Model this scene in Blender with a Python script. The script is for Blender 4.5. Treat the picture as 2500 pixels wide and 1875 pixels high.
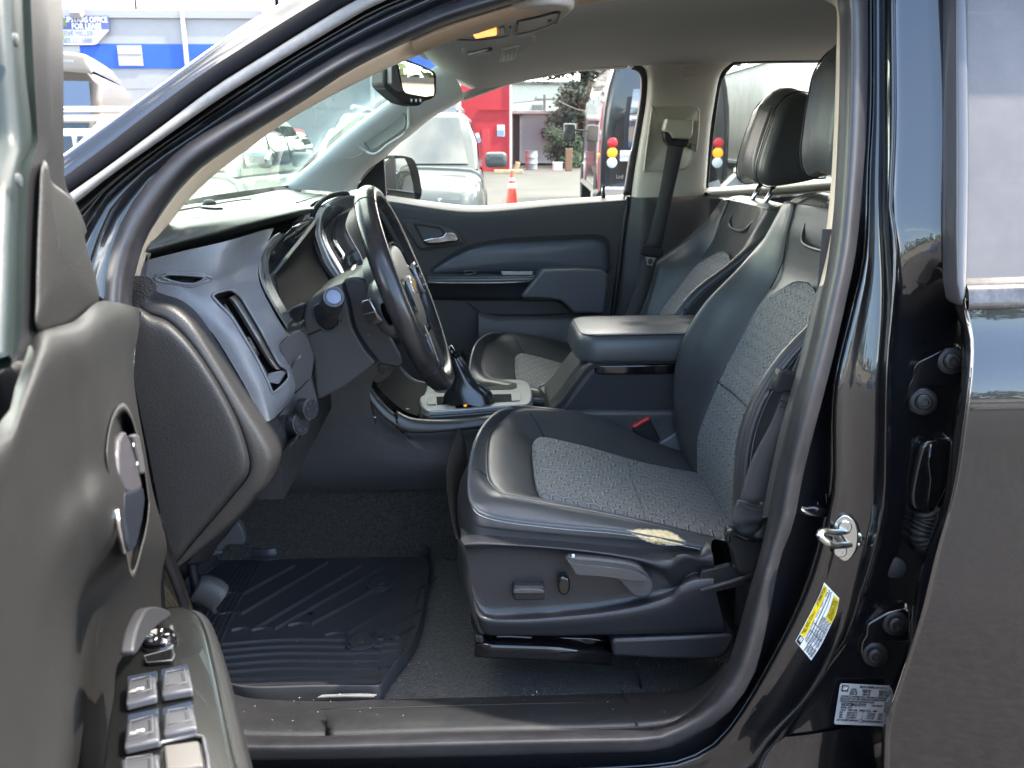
import bpy, bmesh, math, random
from mathutils import Vector, Matrix, Euler
random.seed(7)
R_ = math.radians
for o in list(bpy.data.objects): bpy.data.objects.remove(o)
S = bpy.context.scene
# ---------------------------------------------------------------- camera
CAM = Vector((0.0, -1.12, 1.38)); FPX = 2150.0; CXP, CYP = 1250.0, 937.5
RC = Euler((R_(74.5), 0, R_(-2.5))).to_matrix()
cd = bpy.data.cameras.new('camera'); cam = bpy.data.objects.new('camera', cd)
S.collection.objects.link(cam); S.camera = cam
cam.location = CAM; cam.rotation_euler = (R_(74.5), 0, R_(-2.5))
cd.sensor_width = 36; cd.lens = FPX / 2500 * 36; cd.clip_start = 0.02; cd.clip_end = 2000
cd.dof.use_dof = True; cd.dof.focus_distance = 1.6; cd.dof.aperture_fstop = 11
# ---------------------------------------------------------------- world
SUN_AZ, SUN_EL = -12.0, 52.0      # azimuth from +x towards +y
W = bpy.data.worlds.new("World"); S.world = W; W.use_nodes = True
nt = W.node_tree; nt.nodes.clear()
def nn(tree, t, **kw):
    n = tree.nodes.new(t)
    for k, v in kw.items(): setattr(n, k, v)
    return n
wo = nn(nt, 'ShaderNodeOutputWorld'); bg = nn(nt, 'ShaderNodeBackground')
sky = nn(nt, 'ShaderNodeTexSky', sky_type='NISHITA', sun_disc=False, sun_elevation=R_(SUN_EL), sun_rotation=R_(90 - SUN_AZ),
         air_density=1.0, dust_density=0.15, ozone_density=3.0)
tc = nn(nt, 'ShaderNodeTexCoord')
mp = nn(nt, 'ShaderNodeMapping'); mp.inputs['Scale'].default_value = (1.0, 1.0, 3.2)
nz = nn(nt, 'ShaderNodeTexNoise'); nz.inputs['Scale'].default_value = 2.3; nz.inputs['Detail'].default_value = 9; nz.inputs['Roughness'].default_value = .58
rp = nn(nt, 'ShaderNodeValToRGB'); rp.color_ramp.elements[0].position = .47; rp.color_ramp.elements[1].position = .60; rp.color_ramp.elements[0].color = (.02, .02, .02, 1)
sx = nn(nt, 'ShaderNodeSeparateXYZ')
# cloud cover: a thick bright bank low all round and over the far side (+y)
m1 = nn(nt, 'ShaderNodeMath', operation='MULTIPLY_ADD'); m1.inputs[1].default_value = .20; m1.inputs[2].default_value = 0.0
add = nn(nt, 'ShaderNodeMath', operation='ADD')
mr = nn(nt, 'ShaderNodeMapRange'); mr.inputs['From Min'].default_value = 0.0; mr.inputs['From Max'].default_value = .42
mr.inputs['To Min'].default_value = .20; mr.inputs['To Max'].default_value = -.11
add2 = nn(nt, 'ShaderNodeMath', operation='ADD')
L = nt.links.new
L(tc.outputs['Generated'], mp.inputs['Vector']); L(mp.outputs[0], nz.inputs['Vector']); L(tc.outputs['Generated'], sx.inputs[0])
L(sx.outputs['Y'], m1.inputs[0]); L(sx.outputs['Z'], mr.inputs['Value'])
L(nz.outputs['Fac'], add.inputs[0]); L(m1.outputs[0], add.inputs[1]); L(add.outputs[0], add2.inputs[0]); L(mr.outputs[0], add2.inputs[1])
mr2 = nn(nt, 'ShaderNodeMapRange'); mr2.inputs['From Min'].default_value = .55; mr2.inputs['From Max'].default_value = .85; mr2.inputs['To Max'].default_value = .17
L(sx.outputs['Z'], mr2.inputs['Value']); add3 = nn(nt, 'ShaderNodeMath', operation='ADD'); L(add2.outputs[0], add3.inputs[0]); L(mr2.outputs[0], add3.inputs[1]); L(add3.outputs[0], rp.inputs['Fac'])
nz2 = nn(nt, 'ShaderNodeTexNoise'); nz2.inputs['Scale'].default_value = 5; nz2.inputs['Detail'].default_value = 6
cr = nn(nt, 'ShaderNodeValToRGB'); cr.color_ramp.elements[0].color = (8.5, 9.0, 10, 1); cr.color_ramp.elements[1].color = (17, 16.5, 15.5, 1)
cr.color_ramp.elements[0].position = .35; cr.color_ramp.elements[1].position = .6
L(mp.outputs[0], nz2.inputs['Vector']); L(nz2.outputs['Fac'], cr.inputs['Fac'])
mx = nn(nt, 'ShaderNodeMixRGB'); L(rp.outputs['Color'], mx.inputs['Fac']); L(sky.outputs['Color'], mx.inputs[1]); L(cr.outputs['Color'], mx.inputs[2])
L(mx.outputs[0], bg.inputs['Color']); bg.inputs['Strength'].default_value = 0.15
L(bg.outputs[0], wo.inputs['Surface'])
sd = bpy.data.lights.new('sun', 'SUN'); so = bpy.data.objects.new('sun', sd); S.collection.objects.link(so)
sd.energy = 2.2; sd.angle = R_(1.2); sd.color = (1, .95, .87)
sdir = Vector((math.cos(R_(SUN_AZ)) * math.cos(R_(SUN_EL)), math.sin(R_(SUN_AZ)) * math.cos(R_(SUN_EL)), math.sin(R_(SUN_EL))))
so.rotation_euler = sdir.to_track_quat('Z', 'Y').to_euler(); so.location = (0, 0, 30)
S.view_settings.view_transform = 'Standard'; S.view_settings.look = 'None'; S.view_settings.gamma = 1
S.view_settings.exposure = 2.65
S.view_settings.use_white_balance = True; S.view_settings.white_balance_temperature = 7100; S.view_settings.white_balance_tint = 10
S.render.engine = 'CYCLES'
S.cycles.max_bounces = 10; S.cycles.transparent_max_bounces = 16; S.cycles.use_denoising = True
S.cycles.sample_clamp_indirect = 8
# ---------------------------------------------------------------- geometry helpers
def ray(px, py): return RC @ Vector(((px - CXP) / FPX, -(py - CYP) / FPX, -1.0))
def P(px, py, Y):
    d = ray(px, py); return CAM + d * ((Y - CAM.y) / d.y)
def PZ(px, py, Z):
    d = ray(px, py); return CAM + d * ((Z - CAM.z) / d.z)
def PP(px, py, p0, n):
    d = ray(px, py); return CAM + d * ((Vector(p0) - CAM).dot(Vector(n)) / d.dot(Vector(n)))
def SB(px, py, off=0.0, k=.2, z0=1.05):       # on the truck's left flank, which leans inwards above the belt
    p = P(px, py, off)
    if p.z > z0:
        p = PP(px, py, (0, off, z0), (0, 1, -k))
    return p
TL = dict(A=(0,0,2.458), B=(800,0,2.458), C=(1600,0,2.458), D=(0,600,2.458), E=(800,600,2.458), F=(1600,600,2.458),
          G=(0,1200,2.458), H=(800,1200,2.458), I=(1600,1200,2.458), S=(0,0,1.0), a=(0,0,4.424), b=(400,0,4.424), c=(100,350,4.424),
          d=(500,250,4.424), e=(850,0,4.424), f=(850,350,4.424), g=(330,480,4.424), h=(500,700,4.424), i=(900,850,4.424),
          j=(1250,0,4.424), l=(1350,350,4.424), m=(0,350,5.9))
def T(t, *pts):
    ox, oy, k = TL[t]
    return [(ox + x / k, oy + y / k) for x, y in pts]
def cr(p0, p1, p2, p3, t):
    return 0.5 * ((2 * p1) + (-p0 + p2) * t + (2 * p0 - 5 * p1 + 4 * p2 - p3) * t * t + (-p0 + 3 * p1 - 3 * p2 + p3) * t ** 3)
def rs(pts, n, closed=False, smooth=True):
    """resample a polyline (any dimension) into n points evenly by arc length, through a Catmull-Rom spline"""
    V = [Vector(p) if len(p) == 3 else Vector((p[0], p[1], 0)) for p in pts]
    if closed: V.append(V[0].copy())
    dense = []
    m = len(V)
    for i in range(m - 1):
        if closed: a, b_, c_, d_ = V[(i - 1) % (m - 1)], V[i], V[i + 1], V[(i + 2) % (m - 1)]
        else: a, b_, c_, d_ = V[max(i - 1, 0)], V[i], V[i + 1], V[min(i + 2, m - 1)]
        for k in range(8):
            dense.append(cr(a, b_, c_, d_, k / 8) if smooth else b_.lerp(c_, k / 8))
    dense.append(V[-1])
    L_ = [0]
    for i in range(1, len(dense)): L_.append(L_[-1] + (dense[i] - dense[i - 1]).length)
    tot = L_[-1]; out = []; j = 0
    N = n if closed else n - 1
    for i in range(n):
        s = tot * i / max(N, 1)
        while j < len(L_) - 2 and L_[j + 1] < s: j += 1
        t = (s - L_[j]) / max(L_[j + 1] - L_[j], 1e-9)
        out.append(dense[j].lerp(dense[j + 1], min(max(t, 0), 1)))
    return out
def ln(tile, pts, Y, n=24, mode='P', smooth=True):
    """traced line -> 3D. Y: number, (y0,y1) or list along the line, or a function(px,py)"""
    q = rs(T(tile, *pts) if tile else pts, n, smooth=smooth); out = []
    for i, p in enumerate(q):
        t = i / max(n - 1, 1)
        if callable(Y): out.append(Y(p.x, p.y)); continue
        if isinstance(Y, (tuple, list)):
            s = t * (len(Y) - 1); k = min(int(s), len(Y) - 2); y = Y[k] * (1 - (s - k)) + Y[k + 1] * (s - k)
        else: y = Y
        out.append(P(p.x, p.y, y) if mode == 'P' else (SB(p.x, p.y, y) if mode == 'S' else PZ(p.x, p.y, y)))
    return out
COL = S.collection
def link(name, me, m=None, parent=None, smooth=True, label=None):
    o = bpy.data.objects.new(name, me); COL.objects.link(o)
    if m is not None:
        for mm in (m if isinstance(m, list) else [m]): me.materials.append(mm)
    if parent is not None: o.parent = parent
    if smooth and hasattr(me, 'polygons'):
        for p in me.polygons: p.use_smooth = True
    if label: o['label'] = label
    return o
def mesh(name, vs, fs, m=None, parent=None, smooth=True, recalc=False, autosm=None, label=None):
    me = bpy.data.meshes.new(name); me.from_pydata([tuple(v) for v in vs], [], fs)
    bm = bmesh.new(); bm.from_mesh(me)
    bmesh.ops.remove_doubles(bm, verts=bm.verts, dist=1e-5)
    bmesh.ops.recalc_face_normals(bm, faces=bm.faces)
    bm.to_mesh(me); bm.free()
    o = link(name, me, m, parent, smooth, label)
    if autosm: me.set_sharp_from_angle(angle=R_(autosm))
    return o
def gridfaces(nr, nc, cr_=False, cc=False, off=0):
    F_ = []
    for i in range(nr if cr_ else nr - 1):
        for j in range(nc if cc else nc - 1):
            F_.append((off + i * nc + j, off + i * nc + (j + 1) % nc, off + ((i + 1) % nr) * nc + (j + 1) % nc, off + ((i + 1) % nr) * nc + j))
    return F_
def up(rows, fr=3, fc=1, closed_r=False, closed_c=False):
    """refine a grid of points by Catmull-Rom: fr extra per row gap, fc per column gap"""
    def ref(seq, f, cl):
        if f <= 1: return list(seq)
        out = []; m = len(seq)
        for i in range(m if cl else m - 1):
            a, b_, c_, d_ = ((seq[(i - 1) % m], seq[i], seq[(i + 1) % m], seq[(i + 2) % m]) if cl else
                             (seq[max(i - 1, 0)], seq[i], seq[i + 1], seq[min(i + 2, m - 1)]))
            for k in range(f): out.append(cr(a, b_, c_, d_, k / f))
        if not cl: out.append(seq[-1])
        return out
    cols = [ref([Vector(r[j]) for r in rows], fr, closed_r) for j in range(len(rows[0]))]
    rows2 = [[c_[i] for c_ in cols] for i in range(len(cols[0]))]
    return [ref(r, fc, closed_c) for r in rows2]
def sheet(name, rows, m, parent=None, fr=3, fc=1, cr_=False, cc=False, thick=0, off=1, autosm=None, cap=False, label=None, bev=0):
    rows = up(rows, fr, fc, cr_, cc)
    vs = [v for r in rows for v in r]; nr, nc = len(rows), len(rows[0])
    fs = gridfaces(nr, nc, cr_, cc)
    if cap and cc: fs += [tuple(range(nc)), tuple(range((nr - 1) * nc, nr * nc))]
    if cap and cr_: fs += [tuple(i * nc for i in range(nr)), tuple(i * nc + nc - 1 for i in range(nr))]
    me = bpy.data.meshes.new(name); me.from_pydata([tuple(v) for v in vs], [], fs)
    bm = bmesh.new(); bm.from_mesh(me); bmesh.ops.remove_doubles(bm, verts=bm.verts, dist=1e-5)
    bmesh.ops.recalc_face_normals(bm, faces=bm.faces); bm.to_mesh(me); bm.free()
    o = link(name, me, m, parent, True, label)
    if autosm: me.set_sharp_from_angle(angle=R_(autosm))
    if thick:
        md = o.modifiers.new('s', 'SOLIDIFY'); md.thickness = thick; md.offset = off
    if bev:
        md = o.modifiers.new('b', 'BEVEL'); md.width = bev; md.segments = 2; md.limit_method = 'ANGLE'; md.angle_limit = R_(50)
    return o
def nrm_at(pts, i, closed):
    n = len(pts)
    a = pts[(i - 1) % n] if closed or i > 0 else pts[i]
    b_ = pts[(i + 1) % n] if closed or i < n - 1 else pts[i]
    return (b_ - a).normalized()
def sweep(name, path, prof, upv, m, parent=None, closed=False, n=None, caps=True, scale=None, autosm=None, label=None, raw=False, smoothp=True):
    """sweep a closed 2D profile [(u,v)] along a path; v points to upv (vector or function(point, tangent))"""
    pts = rs(path, n, closed, smoothp) if n else [Vector(p) for p in path]
    vs = []; k = len(prof)
    for i, p in enumerate(pts):
        t = nrm_at(pts, i, closed); u_ = upv(p, t) if callable(upv) else Vector(upv)
        s = t.cross(u_).normalized(); u2 = s.cross(t).normalized()
        sc = 1 if scale is None else (scale(i / max(len(pts) - 1, 1)) if callable(scale) else scale)
        for a, b_ in prof: vs.append(p + s * a * sc + u2 * b_ * sc)
    fs = gridfaces(len(pts), k, closed, True)
    if not closed and caps: fs += [tuple(range(k)), tuple(range((len(pts) - 1) * k, len(pts) * k))]
    if raw: return vs, fs
    return mesh(name, vs, fs, m, parent, autosm=autosm, label=label)
def circ(r, n=10, ry=None): return [(r * math.cos(2 * math.pi * i / n), (ry or r) * math.sin(2 * math.pi * i / n)) for i in range(n)]
def rect(w, h, b=0):
    if b <= 0: return [(-w/2, -h/2), (w/2, -h/2), (w/2, h/2), (-w/2, h/2)]
    o = []
    for cx_, cy_, a0 in ((w/2-b, -h/2+b, -90), (w/2-b, h/2-b, 0), (-w/2+b, h/2-b, 90), (-w/2+b, -h/2+b, 180)):
        for k in range(4): a = R_(a0 + 30 * k); o.append((cx_ + b * math.cos(a), cy_ + b * math.sin(a)))
    return o
def tube(name, path, r, m, parent=None, n=None, closed=False, k=10, label=None, smoothp=True):
    return sweep(name, path, circ(r, k), lambda p, t: Vector((0, 0, 1)) if abs(t.z) < .9 else Vector((1, 0, 0)), m, parent, closed, n, label=label, smoothp=smoothp)
def prism(name, pts, vec, m, parent=None, bev=0, seg=3, smooth=True, label=None, angle=35):
    """closed 3D outline extruded by vec"""
    vec = Vector(vec); n = len(pts); vs = [Vector(p) for p in pts] + [Vector(p) + vec for p in pts]
    fs = [tuple(range(n)), tuple(range(2 * n - 1, n - 1, -1))] + [(i, (i + 1) % n, n + (i + 1) % n, n + i) for i in range(n)]
    o = mesh(name, vs, fs, m, parent, smooth, label=label, autosm=angle)
    if bev:
        md = o.modifiers.new('b', 'BEVEL'); md.width = bev; md.segments = seg; md.limit_method = 'ANGLE'; md.angle_limit = R_(angle); md.harden_normals = False
    return o
def box(name, c, s, m, parent=None, rot=(0, 0, 0), bev=0, seg=2, label=None):
    M = Euler([R_(a) for a in rot]).to_matrix(); c = Vector(c)
    q = [c + M @ Vector((x * s[0] / 2, y * s[1] / 2, -s[2] / 2)) for x, y in ((-1, -1), (1, -1), (1, 1), (-1, 1))]
    return prism(name, q, M @ Vector((0, 0, s[2])), m, parent, bev, seg, smooth=bool(bev), label=label)
def boxes(name, lst, m, parent=None, bev=0, label=None):
    """several boxes of ONE part joined in one mesh: (centre, size[, rot])"""
    vs = []; fs = []
    for b_ in lst:
        c, s = Vector(b_[0]), b_[1]; M = Euler([R_(a) for a in (b_[2] if len(b_) > 2 else (0, 0, 0))]).to_matrix(); o = len(vs)
        for z in (-1, 1):
            for x, y in ((-1, -1), (1, -1), (1, 1), (-1, 1)): vs.append(c + M @ Vector((x * s[0] / 2, y * s[1] / 2, z * s[2] / 2)))
        fs += [(o, o+3, o+2, o+1), (o+4, o+5, o+6, o+7)] + [(o+i, o+(i+1) % 4, o+4+(i+1) % 4, o+4+i) for i in range(4)]
    me = bpy.data.meshes.new(name); me.from_pydata([tuple(v) for v in vs], [], fs)
    o = link(name, me, m, parent, False, label)
    if bev:
        md = o.modifiers.new('b', 'BEVEL'); md.width = bev; md.segments = 2
    return o
def multi(name, parts, m, parent=None, autosm=35, label=None):
    vs = []; fs = []
    for v, f in parts:
        o = len(vs); vs += v; fs += [tuple(i + o for i in q) for q in f]
    return mesh(name, vs, fs, m, parent, autosm=autosm, label=label)
def lathe(name, prof, axis_o, axis_d, m, parent=None, n=24, label=None, autosm=40, raw=False):
    """prof: [(radius, height)] revolved about axis"""
    d = Vector(axis_d).normalized(); o_ = Vector(axis_o)
    a = d.orthogonal().normalized(); b_ = d.cross(a); vs = []
    for r, h in prof:
        for i in range(n):
            t = 2 * math.pi * i / n; vs.append(o_ + d * h + (a * math.cos(t) + b_ * math.sin(t)) * r)
    fs = gridfaces(len(prof), n, False, True) + [tuple(range(n)), tuple(range((len(prof) - 1) * n, len(prof) * n))]
    if raw: return vs, fs
    return mesh(name, vs, fs, m, parent, autosm=autosm, label=label)
def text(name, s, loc, rot_m, size, m, parent=None, ext=.0003, align='CENTER', bold=0, sx=1, space=1, bake=True):
    cu = bpy.data.curves.new(name, 'FONT'); cu.body = s; cu.size = size; cu.extrude = ext; cu.align_x = align; cu.align_y = 'CENTER'; cu.offset = bold
    cu.space_character = space
    tmp = bpy.data.objects.new(name, cu); COL.objects.link(tmp); bpy.context.view_layer.update()
    me = bpy.data.meshes.new_from_object(tmp); bpy.data.objects.remove(tmp); bpy.data.curves.remove(cu)
    me.materials.clear(); me.materials.append(m)
    M = rot_m.to_4x4() @ Matrix.Diagonal((sx, 1, 1, 1)); M.translation = Vector(loc)
    if not bake: 
        o = bpy.data.objects.new(name, me); COL.objects.link(o); o.matrix_local = M
    else:
        me.transform(M); o = bpy.data.objects.new(name, me); COL.objects.link(o)
    if parent is not None: o.parent = parent
    return o
def frame(x, z):
    """3x3 with columns: text x direction, up, normal"""
    x = Vector(x).normalized(); z = Vector(z).normalized(); y = z.cross(x).normalized(); x = y.cross(z)
    return Matrix((x, y, z)).transposed()
def thing(name, label, cat, loc=(0, 0, 0), rz=0, group=None, kind=None):
    o = bpy.data.objects.new(name, None); COL.objects.link(o); o.location = loc; o.rotation_euler = (0, 0, rz); o.empty_display_size = .1
    o['label'] = label; o['category'] = cat
    if group: o['group'] = group
    return o
def tag(o, label=None, cat=None, group=None, kind=None):
    if label: o['label'] = label
    if cat: o['category'] = cat
    if group: o['group'] = group
    if kind: o['kind'] = kind
    return o
def copy_tree(o, parent=None):
    c = o.copy(); COL.objects.link(c)
    if parent is not None: c.parent = parent
    for ch in list(o.children): copy_tree(ch, c)
    return c
# ---------------------------------------------------------------- materials
MT = {}
def mat(name, col=(.5, .5, .5), rough=.5, metal=0, coat=0, coatr=.03, spec=.5, bump=None, var=None, alpha=1, emit=None, estr=0, sheen=0, ior=None, coat_ior=None, dust=None):
    """bump: list of (kind, scale, strength, distance); var: (scale, amount); dust: (colour, scale, amount)"""
    m = bpy.data.materials.new(name); m.use_nodes = True; t = m.node_tree; b_ = t.nodes['Principled BSDF']
    b_.inputs['Base Color'].default_value = (*col, 1); b_.inputs['Roughness'].default_value = rough; b_.inputs['Metallic'].default_value = metal
    b_.inputs['Specular IOR Level'].default_value = spec; b_.inputs['Coat Weight'].default_value = coat; b_.inputs['Coat Roughness'].default_value = coatr
    if coat_ior: b_.inputs['Coat IOR'].default_value = coat_ior
    if ior: b_.inputs['IOR'].default_value = ior
    b_.inputs['Sheen Weight'].default_value = sheen
    if emit: b_.inputs['Emission Color'].default_value = (*emit, 1); b_.inputs['Emission Strength'].default_value = estr
    tcn = nn(t, 'ShaderNodeTexCoord'); co = tcn.outputs['Object']
    if bump:
        last = None
        for kind, sc, st, dist in bump:
            if kind == 'noise':
                x = nn(t, 'ShaderNodeTexNoise'); x.inputs['Scale'].default_value = sc; x.inputs['Detail'].default_value = 3; h = x.outputs['Fac']
            elif kind == 'vor':
                x = nn(t, 'ShaderNodeTexVoronoi', feature='SMOOTH_F1'); x.inputs['Scale'].default_value = sc; h = x.outputs['Distance']
            elif kind == 'wave':
                x = nn(t, 'ShaderNodeTexWave', bands_direction='X'); x.inputs['Scale'].default_value = sc; h = x.outputs['Fac']
            elif kind == 'wavez':
                x = nn(t, 'ShaderNodeTexWave', bands_direction='Z'); x.inputs['Scale'].default_value = sc; h = x.outputs['Fac']
            L2 = t.links.new; L2(co, x.inputs['Vector'])
            bn = nn(t, 'ShaderNodeBump'); bn.inputs['Strength'].default_value = st; bn.inputs['Distance'].default_value = dist
            L2(h, bn.inputs['Height'])
            if last: L2(last.outputs[0], bn.inputs['Normal'])
            last = bn
        t.links.new(last.outputs[0], b_.inputs['Normal'])
    if var or dust:
        base = b_.inputs['Base Color']
        src = None
        if var:
            x = nn(t, 'ShaderNodeTexNoise'); x.inputs['Scale'].default_value = var[0]; x.inputs['Detail'].default_value = 8; x.inputs['Roughness'].default_value = .65
            t.links.new(co, x.inputs['Vector'])
            r_ = nn(t, 'ShaderNodeValToRGB'); a = var[1]
            r_.color_ramp.elements[0].position = .3; r_.color_ramp.elements[1].position = .7
            r_.color_ramp.elements[0].color = (*[c_ * (1 - a) for c_ in col], 1); r_.color_ramp.elements[1].color = (*[min(1, c_ * (1 + a)) for c_ in col], 1)
            t.links.new(x.outputs['Fac'], r_.inputs['Fac']); src = r_.outputs['Color']
        if dust:
            x = nn(t, 'ShaderNodeTexNoise'); x.inputs['Scale'].default_value = dust[1]; x.inputs['Detail'].default_value = 10; x.inputs['Roughness'].default_value = .7
            t.links.new(co, x.inputs['Vector'])
            mr_ = nn(t, 'ShaderNodeMapRange'); mr_.inputs['From Min'].default_value = .42; mr_.inputs['From Max'].default_value = .75; mr_.inputs['To Max'].default_value = dust[2]
            t.links.new(x.outputs['Fac'], mr_.inputs['Value'])
            mm = nn(t, 'ShaderNodeMixRGB'); mm.inputs[1].default_value = (*col, 1); mm.inputs[2].default_value = (*dust[0], 1)
            if src: t.links.new(src, mm.inputs[1])
            t.links.new(mr_.outputs[0], mm.inputs['Fac']); src = mm.outputs[0]
        t.links.new(src, base)
    MT[name] = m; return m
def glass(name, tint=(.9, .95, .93), refl=1.0, rough=0.0, ior=1.5, dust=0, dcol=(.5, .5, .52)):
    """thin pane: transparent tinted + fresnel mirror + optional dust"""
    m = bpy.data.materials.new(name); m.use_nodes = True; t = m.node_tree; t.nodes.clear()
    o = nn(t, 'ShaderNodeOutputMaterial'); tr = nn(t, 'ShaderNodeBsdfTransparent'); gl = nn(t, 'ShaderNodeBsdfGlossy'); lw = nn(t, 'ShaderNodeLayerWeight'); lw.inputs['Blend'].default_value = .5
    tr.inputs['Color'].default_value = (*tint, 1); gl.inputs['Roughness'].default_value = rough
    r0 = ((ior - 1) / (ior + 1)) ** 2
    pw = nn(t, 'ShaderNodeMath', operation='POWER'); pw.inputs[1].default_value = 5; t.links.new(lw.outputs['Facing'], pw.inputs[0])
    fr = nn(t, 'ShaderNodeMath', operation='MULTIPLY_ADD'); fr.inputs[1].default_value = 1 - r0; fr.inputs[2].default_value = r0; t.links.new(pw.outputs[0], fr.inputs[0])
    gl.inputs['Color'].default_value = (refl, refl, refl, 1)
    mx_ = nn(t, 'ShaderNodeMixShader'); t.links.new(fr.outputs[0], mx_.inputs['Fac']); t.links.new(tr.outputs[0], mx_.inputs[1]); t.links.new(gl.outputs[0], mx_.inputs[2])
    out = mx_.outputs[0]
    if dust:
        df = nn(t, 'ShaderNodeBsdfDiffuse'); df.inputs['Color'].default_value = (*dcol, 1)
        x = nn(t, 'ShaderNodeTexNoise'); x.inputs['Scale'].default_value = 14; x.inputs['Detail'].default_value = 10; x.inputs['Roughness'].default_value = .7
        tcn = nn(t, 'ShaderNodeTexCoord'); t.links.new(tcn.outputs['Object'], x.inputs['Vector'])
        mr_ = nn(t, 'ShaderNodeMapRange'); mr_.inputs['From Min'].default_value = .3; mr_.inputs['From Max'].default_value = .7
        mr_.inputs['To Min'].default_value = dust * .75; mr_.inputs['To Max'].default_value = dust * 1.25
        t.links.new(x.outputs['Fac'], mr_.inputs['Value'])
        m2 = nn(t, 'ShaderNodeMixShader'); t.links.new(mr_.outputs[0], m2.inputs['Fac']); t.links.new(out, m2.inputs[1]); t.links.new(df.outputs[0], m2.inputs[2]); out = m2.outputs[0]
    t.links.new(out, o.inputs['Surface']); MT[name] = m; return m
def add_scratches(m, col, scale=(40, 3, 3), amount=.5, thr=.62):
    t = m.node_tree; b_ = t.nodes['Principled BSDF']; tcn = nn(t, 'ShaderNodeTexCoord'); mp_ = nn(t, 'ShaderNodeMapping'); mp_.inputs['Scale'].default_value = scale
    x = nn(t, 'ShaderNodeTexNoise'); x.inputs['Scale'].default_value = 1; x.inputs['Detail'].default_value = 6; x.inputs['Roughness'].default_value = .7
    t.links.new(tcn.outputs['Object'], mp_.inputs['Vector']); t.links.new(mp_.outputs[0], x.inputs['Vector'])
    mr_ = nn(t, 'ShaderNodeMapRange'); mr_.inputs['From Min'].default_value = thr; mr_.inputs['From Max'].default_value = thr + .1; mr_.inputs['To Max'].default_value = amount
    t.links.new(x.outputs['Fac'], mr_.inputs['Value'])
    mm = nn(t, 'ShaderNodeMixRGB'); mm.inputs[2].default_value = (*col, 1)
    bc = b_.inputs['Base Color']
    if bc.links: t.links.new(bc.links[0].from_socket, mm.inputs[1])
    else: mm.inputs[1].default_value = bc.default_value
    t.links.new(mr_.outputs[0], mm.inputs['Fac']); t.links.new(mm.outputs[0], bc)
GR = [('vor', 700, .45, .0008), ('noise', 260, .25, .0006)]       # moulded plastic / leather grain
GRF = [('vor', 1500, .22, .0004)]
paint = mat('black paint', (.004, .0045, .006), .25, coat=1, coatr=.015, coat_ior=1.56, spec=.4)
rubber = mat('rubber seal', (.021, .021, .025), .38, bump=[('noise', 500, .12, .0005)], var=(9, .2), dust=((.06, .057, .055), 18, .3))
add_scratches(rubber, (.16, .16, .16), (4, 30, 30), .25, .64)
matte = mat('black matte plastic', (.020, .020, .022), .5, spec=.3, bump=GRF)
plas = mat('charcoal grained plastic', (.060, .059, .060), .42, bump=GR, var=(6, .08))
plasl = mat('dash soft grained plastic', (.07, .073, .074), .36, bump=GR, var=(6, .06))
plasb = mat('slate grained plastic', (.13, .137, .15), .30, bump=GR, var=(6, .05))
leather = mat('black leather', (.050, .051, .052), .34, bump=[('vor', 1100, .28, .0004), ('noise', 40, .10, .002)], var=(12, .1))
leatherg = mat('dark grey leather', (.07, .074, .078), .34, bump=[('vor', 1100, .28, .0004)])
wheelm = mat('worn wheel leather', (.022, .021, .021), .24, bump=[('vor', 1000, .15, .0003), ('noise', 120, .12, .0006)], var=(30, .25))
gloss = mat('gloss black', (.006, .006, .007), .08, coat=.5)
chrome = mat('chrome', (.75, .75, .76), .12, 1)
satin = mat('satin silver', (.45, .44, .43), .28, .9)
zinc = mat('zinc plated steel', (.55, .57, .55), .25, 1, bump=[('noise', 200, .2, .0005)])
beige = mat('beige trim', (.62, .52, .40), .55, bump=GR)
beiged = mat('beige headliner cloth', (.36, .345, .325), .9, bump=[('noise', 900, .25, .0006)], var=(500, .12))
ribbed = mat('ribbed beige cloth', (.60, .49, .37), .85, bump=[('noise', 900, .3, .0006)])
carpet = mat('black carpet', (.038, .036, .033), .95, bump=[('noise', 330, 1.0, .005), ('noise', 90, .5, .005)], var=(210, .85), dust=((.14, .12, .09), 150, .5), sheen=.15)
matr = mat('floor mat rubber', (.038, .040, .045), .42, bump=[('noise', 60, .08, .002)], dust=((.05, .05, .05), 9, .4))
add_scratches(matr, (.15, .15, .15), (22, 60, 10), .3, .66)
sill_m = mat('sill plate plastic', (.019, .020, .023), .36, bump=[('vor', 500, .35, .0007)], dust=((.055, .05, .042), 30, .3))
add_scratches(sill_m, (.2, .2, .2), (50, 90, 10), .35, .68)
doorp = mat('door panel plastic', (.0125, .0122, .012), .5, bump=[('vor', 1100, .35, .0006), ('noise', 500, .25, .0006)], var=(7, .1), dust=((.026, .025, .024), 6, .3))
add_scratches(doorp, (.11, .105, .10), (7, 7, 1.6), .45, .60)
webm = mat('seat belt webbing', (.055, .056, .058), .6, bump=[('wave', 260, .5, .0006), ('wavez', 260, .6, .0006)])
thread = mat('grey thread', (.30, .31, .32), .6)
orange = mat('dome lamp lens', (.9, .45, .12), .25, emit=(1, .36, .05), estr=.28)
amber = mat('amber indicator', (.9, .5, .05), .3, emit=(1, .45, .03), estr=.2)
redm = mat('red plastic', (.55, .03, .035), .35)
foam = mat('exposed foam', (.74, .56, .29), .9, bump=[('noise', 300, .7, .003)], var=(90, .3))
hingem = mat('hinge bolt black', (.01, .01, .011), .35, spec=.35)
whitep = mat('white print', (.75, .75, .75), .5)
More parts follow.
